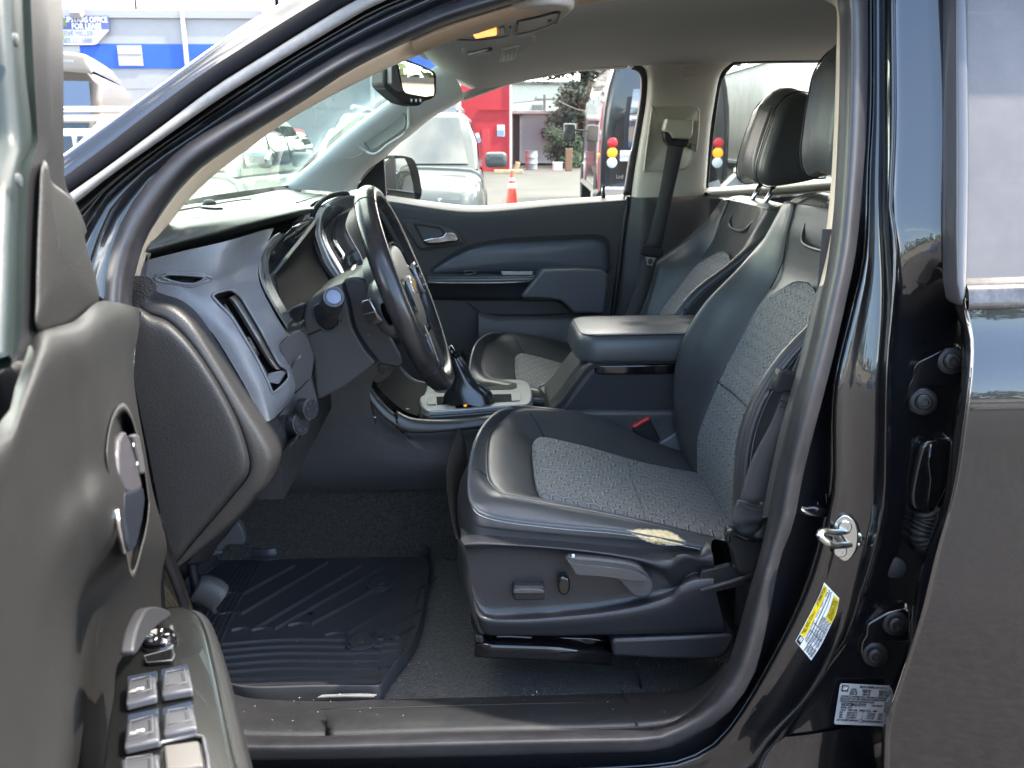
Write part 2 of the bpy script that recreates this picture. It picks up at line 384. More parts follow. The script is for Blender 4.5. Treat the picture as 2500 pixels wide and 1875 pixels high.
def hexmat(name, col, sc, ax, stretch=1.0):
    """embossed honeycomb cloth"""
    m = mat(name, col, .8, bump=None, var=(200, .06), spec=.25); t = m.node_tree; b_ = t.nodes['Principled BSDF']; Lk = t.links.new
    def M_(op, a, b2=None, c_=None):
        n = nn(t, 'ShaderNodeMath', operation=op)
        for i, v in enumerate((a, b2, c_)):
            if v is None: continue
            if isinstance(v, (int, float)): n.inputs[i].default_value = v
            else: Lk(v, n.inputs[i])
        return n.outputs[0]
    tcn = nn(t, 'ShaderNodeTexCoord'); sp = nn(t, 'ShaderNodeSeparateXYZ'); Lk(tcn.outputs['Object'], sp.inputs[0])
    u = M_('MULTIPLY', sp.outputs[ax[0]], sc); v = M_('MULTIPLY', sp.outputs[ax[1]], sc * stretch)
    # slight irregularity of a woven emboss
    nzx = nn(t, 'ShaderNodeTexNoise'); nzx.inputs['Scale'].default_value = 30; Lk(tcn.outputs['Object'], nzx.inputs['Vector'])
    u = M_('ADD', u, M_('MULTIPLY', nzx.outputs['Fac'], .12))
    def cell(du, dv):
        a = M_('SUBTRACT', M_('FLOORED_MODULO', M_('ADD', u, du), 1.0), .5)
        b2 = M_('SUBTRACT', M_('FLOORED_MODULO', M_('ADD', v, dv), 1.7320508), .8660254)
        return a, b2, M_('ADD', M_('MULTIPLY', a, a), M_('MULTIPLY', b2, b2))
    a1, b1, d1 = cell(0, 0); a2, b2_, d2 = cell(.5, .8660254)
    sel = M_('LESS_THAN', d1, d2)
    def mixv(x, y): return M_('ADD', M_('MULTIPLY', x, sel), M_('MULTIPLY', y, M_('SUBTRACT', 1.0, sel)))
    gx = M_('ABSOLUTE', mixv(a1, a2)); gy = M_('ABSOLUTE', mixv(b1, b2_))
    hd = M_('MAXIMUM', M_('ADD', M_('MULTIPLY', gx, .5), M_('MULTIPLY', gy, .8660254)), gx)   # 0 centre .5 edge
    e = nn(t, 'ShaderNodeMapRange', interpolation_type='SMOOTHSTEP'); e.inputs['From Min'].default_value = .33; e.inputs['From Max'].default_value = .47
    Lk(hd, e.inputs['Value'])
    g = nn(t, 'ShaderNodeMapRange', interpolation_type='SMOOTHSTEP'); g.inputs['From Min'].default_value = .25; g.inputs['From Max'].default_value = .35
    g.inputs['To Min'].default_value = 0; g.inputs['To Max'].default_value = -.35; Lk(hd, g.inputs['Value'])
    hsum = M_('ADD', e.outputs[0], g.outputs[0])
    bn = nn(t, 'ShaderNodeBump'); bn.inputs['Strength'].default_value = 1.0; bn.inputs['Distance'].default_value = .0040; Lk(hsum, bn.inputs['Height'])
    wv = nn(t, 'ShaderNodeTexNoise'); wv.inputs['Scale'].default_value = 900; Lk(tcn.outputs['Object'], wv.inputs['Vector'])
    bn2 = nn(t, 'ShaderNodeBump'); bn2.inputs['Strength'].default_value = .15; bn2.inputs['Distance'].default_value = .0004; Lk(wv.outputs['Fac'], bn2.inputs['Height']); Lk(bn.outputs[0], bn2.inputs['Normal'])
    Lk(bn2.outputs[0], b_.inputs['Normal'])
    bc = b_.inputs['Base Color']; mm = nn(t, 'ShaderNodeMixRGB', blend_type='MULTIPLY'); Lk(bc.links[0].from_socket, mm.inputs[1]); mm.inputs[2].default_value = (1.35, 1.35, 1.35, 1)
    Lk(e.outputs[0], mm.inputs['Fac']); Lk(mm.outputs[0], bc)
    return m
hexc = hexmat('embossed grey cloth seat', (.178, .176, .173), 46, ('X', 'Y'))
hexb = hexmat('embossed grey cloth back', (.205, .203, .199), 46, ('Y', 'Z'), 1.1)
# ================================================================ PICKUP TRUCK
truck = thing('pickup_truck', 'black pickup truck with its front door open and grey and black cabin in full view', 'pickup truck')
def sm(a, b_, x): t = min(max((x - a) / (b_ - a), 0), 1); return t * t * (3 - 2 * t)
# ---- door seal: a closed rubber loop round the opening
O_R = [(2119,-40),(2119,0),(2119,163),(2115,325),(2106,447),(2092,600),(2068,722),(2031,885),(1978,1088),(1958,1170),(1938,1275),(1905,1363),(1885,1464),(1864,1566),(1844,1639)]
O_B = [(1844,1639),(1803,1713),(1742,1770),(1661,1810),(1600,1833),(1410,1838),(1125,1847),(800,1853),(590,1855),(450,1842)]
O_L = [(450,1842),(350,1790),(290,1650),(270,1400),(255,1100),(250,800),(251,725)]
O_A = [(251,725),(256,666),(272,599),(303,522),(337,472),(371,429),(455,350),(603,262),(716,197),(850,120),(963,66),(1053,25),(1128,-2),(1300,-50),(1500,-88),(1800,-108),(1980,-105),(2080,-85),(2119,-40)]
I_R = [(2043,-5),(2048,20),(2050,122),(2047,285),(2037,488),(2021,640),(1999,745),(1966,885),(1925,1027),(1901,1129),(1873,1275),(1852,1363),(1828,1444),(1799,1554),(1779,1615)]
I_B = [(1779,1615),(1751,1668),(1702,1725),(1641,1763),(1600,1778),(1492,1780),(1125,1786),(800,1796),(574,1794),(500,1780)]
I_L = [(500,1780),(400,1720),(350,1620),(335,1400),(328,1100),(322,800),(323,725)]
I_A = [(323,725),(328,678),(340,633),(355,587),(383,540),(428,477),(484,418),(542,375),(649,305),(739,249),(850,176),(963,118),(1076,66),(1189,29),(1291,0),(1450,-30),(1700,-45),(1900,-42),(1990,-32),(2043,-5)]
def loop(segs, ns):
    out = []
    for s, n in zip(segs, ns): out += rs(s, n + 1)[:-1]
    return out
NS = (34, 26, 16, 50)
lo, li = loop((O_R, O_B, O_L, O_A), NS), loop((I_R, I_B, I_L, I_A), NS)
def sealrow(w, off): return [SB(a.x + (b_.x - a.x) * w, a.y + (b_.y - a.y) * w, off) for a, b_ in zip(lo, li)]
seal = sheet('door_seal', [sealrow(0, .02), sealrow(.06, -.004), sealrow(.3, -.02), sealrow(.55, -.022), sealrow(.8, -.006), sealrow(.97, .02), sealrow(1, .045)], rubber, truck, fr=3, cc=True)
# ---- A pillar bands (bottom left to roof)
B0 = [(60,470),(149,401),(179,375),(218,350),(400,223),(558,106),(649,45),(739,-2),(950,-120),(1350,-260),(1900,-300),(2400,-300)]
B1 = [(70,498),(151,438),(258,359),(400,250),(524,162),(626,97),(694,54),(784,0),(1000,-120),(1400,-240),(1900,-265),(2400,-265)]
B2 = [(80,535),(168,473),(258,411),(340,350),(400,305),(524,212),(649,133),(739,77),(870,0),(1100,-110),(1500,-195),(1900,-220),(2400,-220)]
B3 = [(100,560),(186,495),(276,424),(383,349),(400,337),(536,241),(671,156),(807,75),(900,20),(1000,-22),(1200,-92),(1500,-150),(1900,-175),(2400,-175)]
B4 = [(170,660),(215,575),(236,520),(260,484),(310,438),(400,367),(513,292),(626,215),(739,140),(900,49),(1006,0),(1200,-75),(1500,-125),(1900,-150),(2400,-150)]
B5 = [(262,735),(266,680),(280,600),(310,525),(343,475),(378,432),(468,372),(603,280),(716,213),(850,135),(963,80),(1053,38),(1128,8),(1300,-40),(1500,-75),(1900,-95),(2400,-95)]
def brow(L_, off, n=40): return ln(None, L_, off, n, 'S')
def mid(A_, B_, w, d): return [a.lerp(b_, w) + Vector(d) for a, b_ in zip(A_, B_)]
r0, r1 = brow(B0, .10), brow(B1, .004)
sheet('pillar_outer_panel', [[p + Vector((0, .12, .02)) for p in r0], r0, mid(r0, r1, .35, (0, -.035, .006)), mid(r0, r1, .75, (0, -.016, .0)), r1], paint, truck, fr=4)
q1, q2 = brow(B1, .012), brow(B2, .006)
sheet('pillar_black_trim', [q1, mid(q1, q2, .1, (0, -.012, 0)), mid(q1, q2, .9, (0, -.012, 0)), q2], mat('pillar trim black', (.008, .008, .010), .6, spec=.1), truck, fr=2)
weath = mat('weathered rubber strip', (.22, .21, .20), .55, bump=[('noise', 300, .3, .0006)], var=(60, .2))
q2, q3 = brow(B2, .004), brow(B3, -.002)
sheet('weather_strip', [q2, mid(q2, q3, .2, (0, -.01, 0)), mid(q2, q3, .8, (0, -.01, 0)), q3], weath, truck, fr=2)
q3, q4 = brow(B3, .010), brow(B4, .022)
sheet('roof_gutter', [brow(B3, -.002), q3, mid(q3, q4, .3, (0, .014, 0)), mid(q3, q4, .5, (0, -.002, 0)), mid(q3, q4, .7, (0, .012, 0)), q4], gloss, truck, fr=2)
q4, q5 = brow(B4, .016), brow(B5, .002)
sheet('door_frame_panel', [mid(q4, q4, 0, (0, .012, 0)), q4, mid(q4, q5, .12, (0, -.004, 0)), mid(q4, q5, .36, (0, -.003, 0)), mid(q4, q5, .40, (0, .001, 0)), mid(q4, q5, .75, (0, -.003, 0)), q5, [p + Vector((0, .03, -.004)) for p in q5]], paint, truck, fr=3)
# lower front of the opening, behind the open door (hinge post)
hp = [[SB(x, y, o) for x, o in ((-20, -.02), (120, -.01), (210, .0), (262, .03))] for y in (560, 735, 1000, 1400, 1800, 2050)]
hp[0] = [SB(x, y, o) for x, y, o in ((-20,540,-.02),(100,560,-.01),(170,655,.0),(262,730,.03))]
sheet('hinge_post_panel', hp, paint, truck, fr=3, fc=2)
# ---- B pillar, right-hand side, and sill: lines from top, round the corner, then along the sill
Q0 = O_R[:-1] + [(1844,1639)] + O_B[1:-1]
Q1 = [(2129,-60),(2129,0),(2129,244),(2121,407),(2113,610),(2085,742),(2045,905),(2033,1007),(2033,1170),(2016,1275),(1990,1375),(1958,1464),(1909,1566),(1828,1708),(1771,1790),(1714,1835),(1600,1868),(1125,1888),(590,1895)]
Q2 = [(2151,-60),(2151,0),(2151,300),(2148,500),(2155,722),(2141,925),(2137,1088),(2125,1275),(2117,1302),(2080,1444),(2052,1546),(1978,1688),(1877,1802),(1800,1895),(1640,1935),(1125,1955),(590,1965)]
Q3 = [(2176,-60),(2178,0),(2180,300),(2172,500),(2186,600),(2182,722),(2167,885),(2163,1047),(2161,1210),(2141,1322),(2104,1444),(2068,1554),(2007,1639),(1925,1770),(1860,1850),(1810,1960),(1640,1995),(1125,2015),(590,2025)]
def rowS(L_, f, n=60): return [SB(p.x, p.y, f(p.y)) for p in rs(L_, n)]
a0 = rowS([(2108,-60)] + [(x - 8, y - (8 if y > 1700 else 0)) for x, y in Q0[1:]], lambda y: .03)
a1 = rowS(Q1, lambda y: .03 + .03 * sm(500, 800, y) - .02 * sm(1650, 1850, y))
a1b = rowS([(x + 4, y + (5 if y > 1700 else 0)) for x, y in Q1], lambda y: .02)
a2 = rowS(Q2, lambda y: .022)
a25 = mid(a2, rowS(Q3, lambda y: .0), .3, (0, -.008, 0))
a3 = rowS(Q3, lambda y: -.002)
a3b = rowS([(x + 7, y + (8 if y > 1780 else 0)) for x, y in Q3], lambda y: .006 + .02 * sm(640, 820, y) * (1 - sm(1600, 1850, y)))
bp = sheet('door_frame_pillar', [a0, a1, a1b, mid(a1b, a2, .5, (0, .004, 0)), a2, a25, a3, a3b], paint, truck, fr=4)
# recess with the hinges between ridge and rear door
N4 = 30
def q4off(y): return .004 + .075 * sm(620, 850, y)
Q3u = [(x + 7, y) for x, y in Q3[:14]]
Q3u[-1] = (1915, 1800)
Q4u = [(2300,-60),(2300,0),(2312,203),(2314,366),(2310,529),(2312,640),(2335,730),(2350,850),(2350,1000),(2330,1150),(2320,1250),(2290,1380),(2260,1500),(2230,1640),(2200,1750),(2195,1900)]
c0 = [SB(p.x, p.y, .006 + .02 * sm(640, 820, p.y)) for p in rs(Q3u, N4)]
c1 = [SB(p.x, p.y, q4off(p.y)) for p in rs(Q4u, N4)]
sheet('pillar_recess_panel', [c0, mid(c0, c1, .06, (0, .006, 0)), mid(c0, c1, .35, (0, .004, 0)), mid(c0, c1, .8, (0, 0, 0)), c1, [p + Vector((.06, .03, 0)) for p in c1]], paint, truck, fr=3)
g0 = [SB(x, y, .03) for x, y in rs(Q4u[:6], 12) and [(p.x, p.y) for p in rs(Q4u[:6], 12)]]
sheet('pillar_gap_strip', [[p + Vector((-.002, -.02, 0)) for p in g0], [p + Vector((.03, .0, 0)) for p in g0]], matte, truck, fr=1)
# lower body below the recess down to the rocker
lb = [[SB(x, y, o) for x, y, o in row] for row in (
    [(1915,1800,.03),(2000,1790,.04),(2100,1770,.05),(2230,1760,.07)],
    [(1860,1860,.02),(1960,1870,.03),(2080,1880,.05),(2230,1890,.07)],
    [(1825,1960,.0),(1950,1990,.02),(2080,2010,.04),(2230,2030,.06)])]
sheet('rocker_corner_panel', lb, paint, truck, fr=3, fc=3)
rk = [[Vector((x, y, z)) for x in (-1.4, -.6, 0, .6, 1.4)] for y, z in ((.02, .392), (-.03, .375), (-.055, .34), (-.05, .27), (.02, .22), (.3, .2))]
rk = [[Vector((p.x, p.y, p.z - .035)) for p in r] for r in rk]
sheet('rocker_panel', rk, paint, truck, fr=3, fc=3)
# ---- rear door (closed)
def ydoor(z):
    if z > 1.165: return -.004 + .22 * (z - 1.165)
    a = sm(.98, 1.165, z)
    return -.052 + .012 * sm(.7, 1.0, z) + .036 * a * a - .02 * sm(.6, .3, z) * -1
def skin(px, py, dy=0):
    y = -.04
    for _ in range(8):
        p = P(px, py, y); y = ydoor(p.z) + dy
    return P(px, py, y)
E0 = [(2330,700),(2330,755),(2342,779),(2350,844),(2346,925),(2336,986),(2322,1068),(2308,1210),(2287,1275),(2251,1383),(2226,1505),(2210,1607),(2182,1688),(2165,1725),(2155,1745),(2151,1875),(2148,2050)]
E1 = [(2362,735),(2366,763),(2379,828),(2378,900),(2371,966),(2361,1047),(2345,1160),(2318,1275),(2300,1342),(2267,1485),(2235,1586),(2202,1688),(2186,1739),(2179,1770),(2174,1875),(2170,2050)]
e0 = [skin(p.x, p.y, .035) for p in rs(E0, 44)]; e1 = [skin(p.x, p.y, 0) for p in rs(E1, 44)]
em = mid(e0, e1, .55, (0, -.012, 0))
def xrow(x, es): return [Vector((x, ydoor(p.z) - (.004 if False else 0), p.z)) for p in es]
far = [xrow(x, e1) for x in (.75, .95, 1.2, 1.42)]
for r in far:                       # straight, level rows at the back: fade the edge's own z
    pass
rd = sheet('rear_door', [[p + Vector((.03, .05, 0)) for p in e0], e0, em, e1] + far, paint, truck, fr=4)
# soft crease in the lower door skin
sheet('door_crease', [[Vector((x, ydoor(z) - o, z)) for x in (.47, .8, 1.42)] for z, o in ((.475, -.001), (.462, .004), (.45, -.001))], paint, rd, fr=3)
# belt moulding, glass, frame
bz = lambda x: skin(2400, 745).z + (x - skin(2400, 745).x) * .02
X0 = skin(2352, 720).x
def yw(z): return -.004 + .22 * (z - 1.165)
mold = [[Vector((x, yw(bz(x) + h) + o, bz(x) + h)) for x in (X0, X0 + .3, 1.42)] for h, o in ((-.006, .012), (-.004, -.010), (.006, -.014), (.022, -.012), (.030, -.004), (.036, .012))]
sheet('belt_moulding', mold, mat('satin black trim', (.03, .028, .03), .22, coat=.3, dust=((.3, .28, .28), 30, .3)), rd, fr=3)
gz0, gz1 = bz(X0) + .03, 1.72
wg = mat('dusty window with painted cloud tone', (.098, .090, .090), .45, coat=.35, coatr=.15, coat_ior=1.4, dust=((.15, .135, .134), 12, .7))  # besides real dust, the pale base colour stands in for mirrored cloud
add_scratches(wg, (.20, .185, .185), (3, 3, 60), .4, .6)
sheet('window_glass', [[Vector((x, yw(z) + .006, z)) for z in (gz0, 1.3, 1.5, gz1)] for x in (X0 + .0, X0 + .4, 1.42)], wg, rd, fr=2, fc=2)
fe0 = [skin(x, y, -.004) for x, y in ((2329,-60),(2329,100),(2330,400),(2331,690),(2345,745))]
fe1 = [skin(x, y, -.010) for x, y in ((2341,-60),(2341,100),(2343,400),(2343,680),(2352,730))]
fe2 = [skin(x, y, -.006) for x, y in ((2361,-60),(2363,100),(2366,400),(2362,640),(2358,700))]
sheet('window_frame', [[p + Vector((0, .03, 0)) for p in fe0], fe0, fe1, fe2, [p + Vector((0, .02, 0)) for p in fe2]], mat('window rubber frame', (.05, .05, .058), .3, coat=.3), rd, fr=3, fc=2)
# ---- outer shell: roof, far side, bonnet, bed, wheels (what another position would see)
def roofz(x, y): return 1.66 + .045 * math.sin(math.pi * min(max((y - .08) / 1.34, 0), 1)) - .10 * max(0, (-x - .05)) ** 1.5 - .03 * max(0, x - .7)
rf = [[Vector((x, y, roofz(x, y) - (.03 if y in (.03, 1.47) else 0))) for x in (-.22, 0, .3, .8, 1.2, 1.42)] for y in (.03, .10, .3, .75, 1.2, 1.40, 1.47)]
sheet('roof_panel', rf, paint, truck, fr=3, fc=2, thick=.006, off=-1)
box('roof_edge', (.6, .07, 1.645), (1.66, .05, .03), paint, truck, bev=.008)
box('roof_edge', (.6, 1.43, 1.645), (1.66, .05, .03), paint, truck, bev=.008)
def flank(y, s):
    return [[Vector((x, y + s * o, z)) for x in (-.55, 0, .5, 1.42)] for z, o in ((.3, .02), (.6, .05), (.9, .05), (1.08, .01))]
bon = [[Vector((x, y, z + (.0 if 0.1 < y < 1.4 else -.05))) for x, z in ((-.62, 1.08), (-.9, 1.06), (-1.4, 1.02), (-1.75, .95), (-1.82, .8))] for y in (-.02, .06, .3, .75, 1.2, 1.44, 1.52)]
sheet('bonnet', bon, paint, truck, fr=3, fc=3)
wing = [[Vector((x, y, z)) for x in (-.56, -.8, -1.2, -1.8)] for y, z in ((-.02, 1.03), (-.05, .9), (-.05, .7), (-.03, .55))]
sheet('front_wing', wing, paint, truck, fr=3, fc=2)
sheet('front_wing', [[Vector((p.x, 1.5 - p.y, p.z)) for p in r] for r in wing], paint, truck, fr=3, fc=2)
box('front_bumper', (-1.85, .75, .55), (.12, 1.5, .25), matte, truck, bev=.03)
bed = [[Vector((x, y, z)) for x in (1.44, 2.0, 2.95)] for y, z in ((-.02, 1.12), (-.05, 1.0), (-.05, .7), (-.04, .5))]
sheet('bed_side', bed, paint, truck, fr=3, fc=2, thick=.03)
sheet('bed_side', [[Vector((p.x, 1.5 - p.y, p.z)) for p in r] for r in bed], paint, truck, fr=3, fc=2, thick=.03)
box('tailgate', (2.96, .75, .8), (.05, 1.5, .6), paint, truck, bev=.01)
box('bed_floor', (2.2, .75, .6), (1.5, 1.5, .04), matte, truck)
box('cab_back', (1.43, .75, .85), (.03, 1.4, .9), paint, truck, bev=.01)
sheet('rear_window', [[Vector((1.43, y, z)) for y in (.2, .75, 1.3)] for z in (1.30, 1.6)], wg, truck, fr=1)
for wx in (-1.2, 2.15):
    for wy in (.04, 1.46):
        s = -1 if wy < 1 else 1
        w_ = lathe('wheel', [(.2, -.11), (.34, -.11), (.37, -.09), (.37, .09), (.34, .11), (.2, .11)], (wx, wy, .37), (0, 1, 0), mat('tyre', (.02, .02, .02), .8), truck, 40)
        lathe('rim', [(.02, .07), (.1, .1), (.2, .10), (.22, .12), (.21, .05)], (wx, wy, .37), (0, s, 0), satin, w_, 20)
# far side exterior
fd = [[Vector((x, y, z)) for x in (-.55, 0, .6, 1.42)] for y, z in ((1.50, .33), (1.55, .6), (1.55, .9), (1.52, 1.10))]
sheet('far_side_panel', fd, paint, truck, fr=3, fc=2)
# ================================================================ CABIN SHELL
def V3(*a): return Vector(a)
# ---- near pillar trim (beige) and ribbed roof rail
b7 = [(338,680),(349,648),(367,605),(394,565),(450,495),(518,429),(600,366),(694,298),(807,233),(850,211),(940,167),(1022,132)]
b6 = [(323,725),(328,678),(340,633),(355,587),(383,540),(428,477),(484,418),(542,375),(649,305),(739,249),(850,176),(963,118),(1010,98)]
u0, u1 = [SB(p.x - 3, p.y - 3, .05) for p in rs(b6, 36)], [SB(p.x, p.y, .10) for p in rs(b7, 36)]
sheet('pillar_trim', [u0, mid(u0, u1, .3, (0, -.012, 0)), mid(u0, u1, .75, (0, -.008, 0)), u1, [p + V3(-.01, .05, .0) for p in u1]], beige, truck, fr=3)
b7b = [(1018,133),(1076,108),(1144,81),(1234,54),(1350,27),(1471,2),(1650,-18),(1850,-26),(1985,-22)]
b6b = [(1005,100),(1076,68),(1189,31),(1291,2),(1450,-30),(1700,-45),(1900,-42),(2000,-36)]
u0, u1 = [SB(p.x, p.y - 3, .05) for p in rs(b6b, 420)], [SB(p.x, p.y, .12) for p in rs(b7b, 420)]
def ribs(L_, k=.0028): return [p + V3(0, -k * (i % 2), -k * (i % 2)) for i, p in enumerate(L_)]
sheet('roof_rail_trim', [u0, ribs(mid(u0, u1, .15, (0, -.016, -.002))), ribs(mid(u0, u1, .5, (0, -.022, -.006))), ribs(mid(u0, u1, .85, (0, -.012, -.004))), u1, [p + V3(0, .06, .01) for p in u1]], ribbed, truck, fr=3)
# near B pillar trim: bright edge
sl = [(1985,-24),(2031,0),(2043,24),(2043,81),(2037,285),(2027,468),(2011,610),(2001,675),(1996,700)]
sr = [(1995,-40),(2046,0),(2055,24),(2056,81),(2054,285),(2044,468),(2030,610),(2020,660),(2010,700)]
u0, u1 = [SB(p.x, p.y, .052) for p in rs(sr, 30)], [SB(p.x, p.y, .085) for p in rs(sl, 30)]
sheet('pillar_trim', [u0, mid(u0, u1, .5, (0, -.01, 0)), u1, [p + V3(.03, .06, 0) for p in u1]], beige, truck, fr=3)
sl = [(1996,700),(1984,745),(1950,885),(1915,1010),(1890,1110),(1860,1260)]
sr = [(2012,690),(2001,745),(1968,885),(1930,1010),(1905,1110),(1875,1260)]
u0, u1 = [SB(p.x, p.y, .052) for p in rs(sr, 30)], [SB(p.x, p.y, .085) for p in rs(sl, 30)]
sheet('pillar_lower_trim', [u0, mid(u0, u1, .5, (0, -.006, 0)), u1, [p + V3(.04, .06, 0) for p in u1]], plas, truck, fr=3)
box('pillar_inner_trim', (.60, .20, 1.25), (.10, .05, .64), beige, truck, bev=.015)
box('pillar_inner_trim', (.60, .11, .68), (.10, .05, .42), plas, truck, bev=.015)
# ---- headliner
nr = [SB(p.x, p.y, .13) for p in rs(b7b, 14)]
fa = ln(None, [(1083,156),(1133,236),(1180,222),(1252,199),(1350,179),(1410,168),(1532,161),(1650,157),(1780,150),(2060,146)], 1.40, 14)
nr = [V3(-.10 + (1.50) * i / 13, nr[min(i, 13)].y, 0) for i in range(14)]
def zfar(x):
    for a, b_ in zip(fa, fa[1:]):
        if a.x <= x <= b_.x: return a.z + (b_.z - a.z) * (x - a.x) / (b_.x - a.x)
    return fa[0].z if x < fa[0].x else fa[-1].z
nsrc = [SB(p.x, p.y, .13) for p in rs(b7b, 40)]
def znear(x):
    for a, b_ in zip(nsrc, nsrc[1:]):
        if a.x <= x <= b_.x: return a.z + (b_.z - a.z) * (x - a.x) / (b_.x - a.x), a.y
    q = nsrc[0] if x < nsrc[0].x else nsrc[-1]; return q.z, q.y
HX = [-.10, -.05, .02, .1, .2, .32, .45, .6, .8, 1.0, 1.2, 1.4]
rows = []
for t in (0, .08, .2, .35, .5, .65, .8, .92, 1):
    r = []
    for x in HX:
        zn, yn = znear(x); zf = zfar(x)
        r.append(V3(x - .03 * math.sin(math.pi * t) * (1 if x < 0 else 0), yn + (1.40 - yn) * t, zn + (zf - zn) * t + .038 * math.sin(math.pi * t)))
    rows.append(r)
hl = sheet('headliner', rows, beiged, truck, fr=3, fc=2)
# recess line in the headliner above the seats
rr = [V3(x, y, z) for x, y, z in ((.12, .35, 1.61), (.5, .33, 1.612), (1.0, .35, 1.61))]
# grab handle far rear
sheet('header_trim', [[V3(-.10 - .03 * math.sin(math.pi * (y - .2) / 1.15) + dx, y, z) for y in (.16, .3, .5, .75, 1.0, 1.2, 1.3)] for dx, z in ((.04, 1.595), (.0, 1.580), (-.025, 1.585), (-.03, 1.60))], beiged, hl, fr=3)
# overhead console with lamp
oc = [(1085,100),(1100,114),(1135,118),(1180,113),(1250,100),(1310,84),(1350,66),(1385,42),(1404,24),(1398,16),(1350,10),(1250,20),(1150,50)]
q = [PZ(p.x, p.y, 1.549) for p in rs(oc, 40, True)]
ocp = prism('overhead_console', q, (0, 0, .04), beiged, hl, bev=.008)
lens = [PZ(x, y, 1.545) for x, y in T('e', (1335,375), (1460,335), (1600,308), (1608,385), (1500,402), (1372,425))]
prism('dome_lamp', lens, (0, 0, .012), orange, hl, bev=.003)
prism('lamp_switch', [PZ(x, y, 1.545) for x, y in T('e', (1618,310), (1685,300), (1692,380), (1622,398))], (0, 0, .012), plas, hl, bev=.003)
tube('console_seam', [PZ(x, y, 1.547) for x, y in T('e', (1832,235), (1822,310), (1812,385))], .0016, matte, hl, n=8)
tube('console_seam', [PZ(x, y, 1.547) for x, y in T('e', (1180,430), (1400,432), (1600,412), (1740,385), (1755,330), (1750,290))], .0012, plas, hl, n=20)
tube('console_seam', [PZ(x, y, 1.547) for x, y in T('j', (60,230), (300,180), (490,130), (510,150), (500,190), (480,245))], .0016, matte, hl, n=20)
tube('console_seam', [PZ(x, y, 1.547) for x, y in T('j', (50,375), (250,330), (480,240))], .0012, plas, hl, n=16)
prism('bin_latch', [PZ(x, y, 1.546) for x, y in T('j', (370,270), (385,235), (430,230), (415,268))], (0, 0, .01), plas, hl, bev=.002)
# passenger sun visor with warning label
vis = [(1124,120),(1135,140),(1147,164),(1156,168),(1200,161),(1255,148),(1290,122),(1310,98),(1300,88),(1250,92),(1180,108)]
q = [PZ(p.x, p.y, 1.556) for p in rs(vis, 30, True)]
vsr = prism('sun_visor', q, (0, 0, .02), beiged, hl, bev=.005)
lb_ = [PZ(x, y, 1.5545) for x, y in T('e', (1665,530), (1850,488), (1790,640), (1635,670))]
prism('visor_label', lb_, (0, 0, .001), mat('label grey white', (.5, .48, .44), .6), hl)
for k in range(7):
    a = lb_[0].lerp(lb_[1], .1 + k * .13); b_ = lb_[3].lerp(lb_[2], .1 + k * .13)
    tube('label_print', [a.lerp(b_, .1) - V3(0, 0, .001), a.lerp(b_, .42 if k % 2 else .85) - V3(0, 0, .001)], .0012, beiged, hl, k=4)
tube('visor_slot', [PZ(x, y, 1.553) for x, y in T('e', (1300,585), (1400,565), (1535,530))], .004, plasl, hl, n=6)
# ---- windshield
wb = [V3(-.70, .12, 1.262), V3(-.80, .35, 1.258), V3(-.845, .75, 1.255), V3(-.80, 1.12, 1.256)]
bl = [PZ(x, y, 1.257) for x, y in ((446,496),(520,484),(600,473),(688,457))]
wb = [V3(-.475, .13, 1.225), V3(-.53, .32, 1.245), V3(-.566, .5, 1.256), V3(-.582, .70, 1.257), V3(-.567, .87, 1.257), V3(-.54, 1.04, 1.257), V3(-.525, 1.2, 1.256), V3(-.505, 1.36, 1.254)]
wt = [V3(-.085, .17, 1.515), V3(-.10, .32, 1.56), V3(-.115, .5, 1.585), V3(-.12, .70, 1.595), V3(-.12, .87, 1.597), V3(-.11, 1.04, 1.592), V3(-.09, 1.2, 1.582), V3(-.06, 1.36, 1.57)]
ws_g = glass('windshield glass', (.76, .93, .86), ior=1.45, dust=.045, dcol=(.62, .78, .70))  # greenish dust mix also paints a pale haze over the view
ws = sheet('windshield', [wb, [a.lerp(b_, .5) + V3(-.012, 0, .02) for a, b_ in zip(wb, wt)], wt], ws_g, truck, fr=4, fc=3)
# black ceramic border: base and far edge
base2 = [a.lerp(b_, .028) for a, b_ in zip(wb, wt)]
sheet('windshield_border', [[p + V3(.012, 0, .0) for p in base2], [p + V3(.012, 0, -.05) for p in wb]], gloss, ws, fr=1, fc=3)
fe_ = [wb[-1], wb[-1].lerp(wt[-1], .5) + V3(-.012, 0, .02), wt[-1]]
fi_ = [wb[-2].lerp(wb[-1], .93), (wb[-2].lerp(wb[-1], .93)).lerp(wt[-2].lerp(wt[-1], .93), .5) + V3(-.012, 0, .02), wt[-2].lerp(wt[-1], .93)]
sheet('windshield_border', [[p + V3(.008, 0, .0) for p in fe_], [p + V3(.008, -.004, 0) for p in fi_]], gloss, ws, fr=1, fc=4)
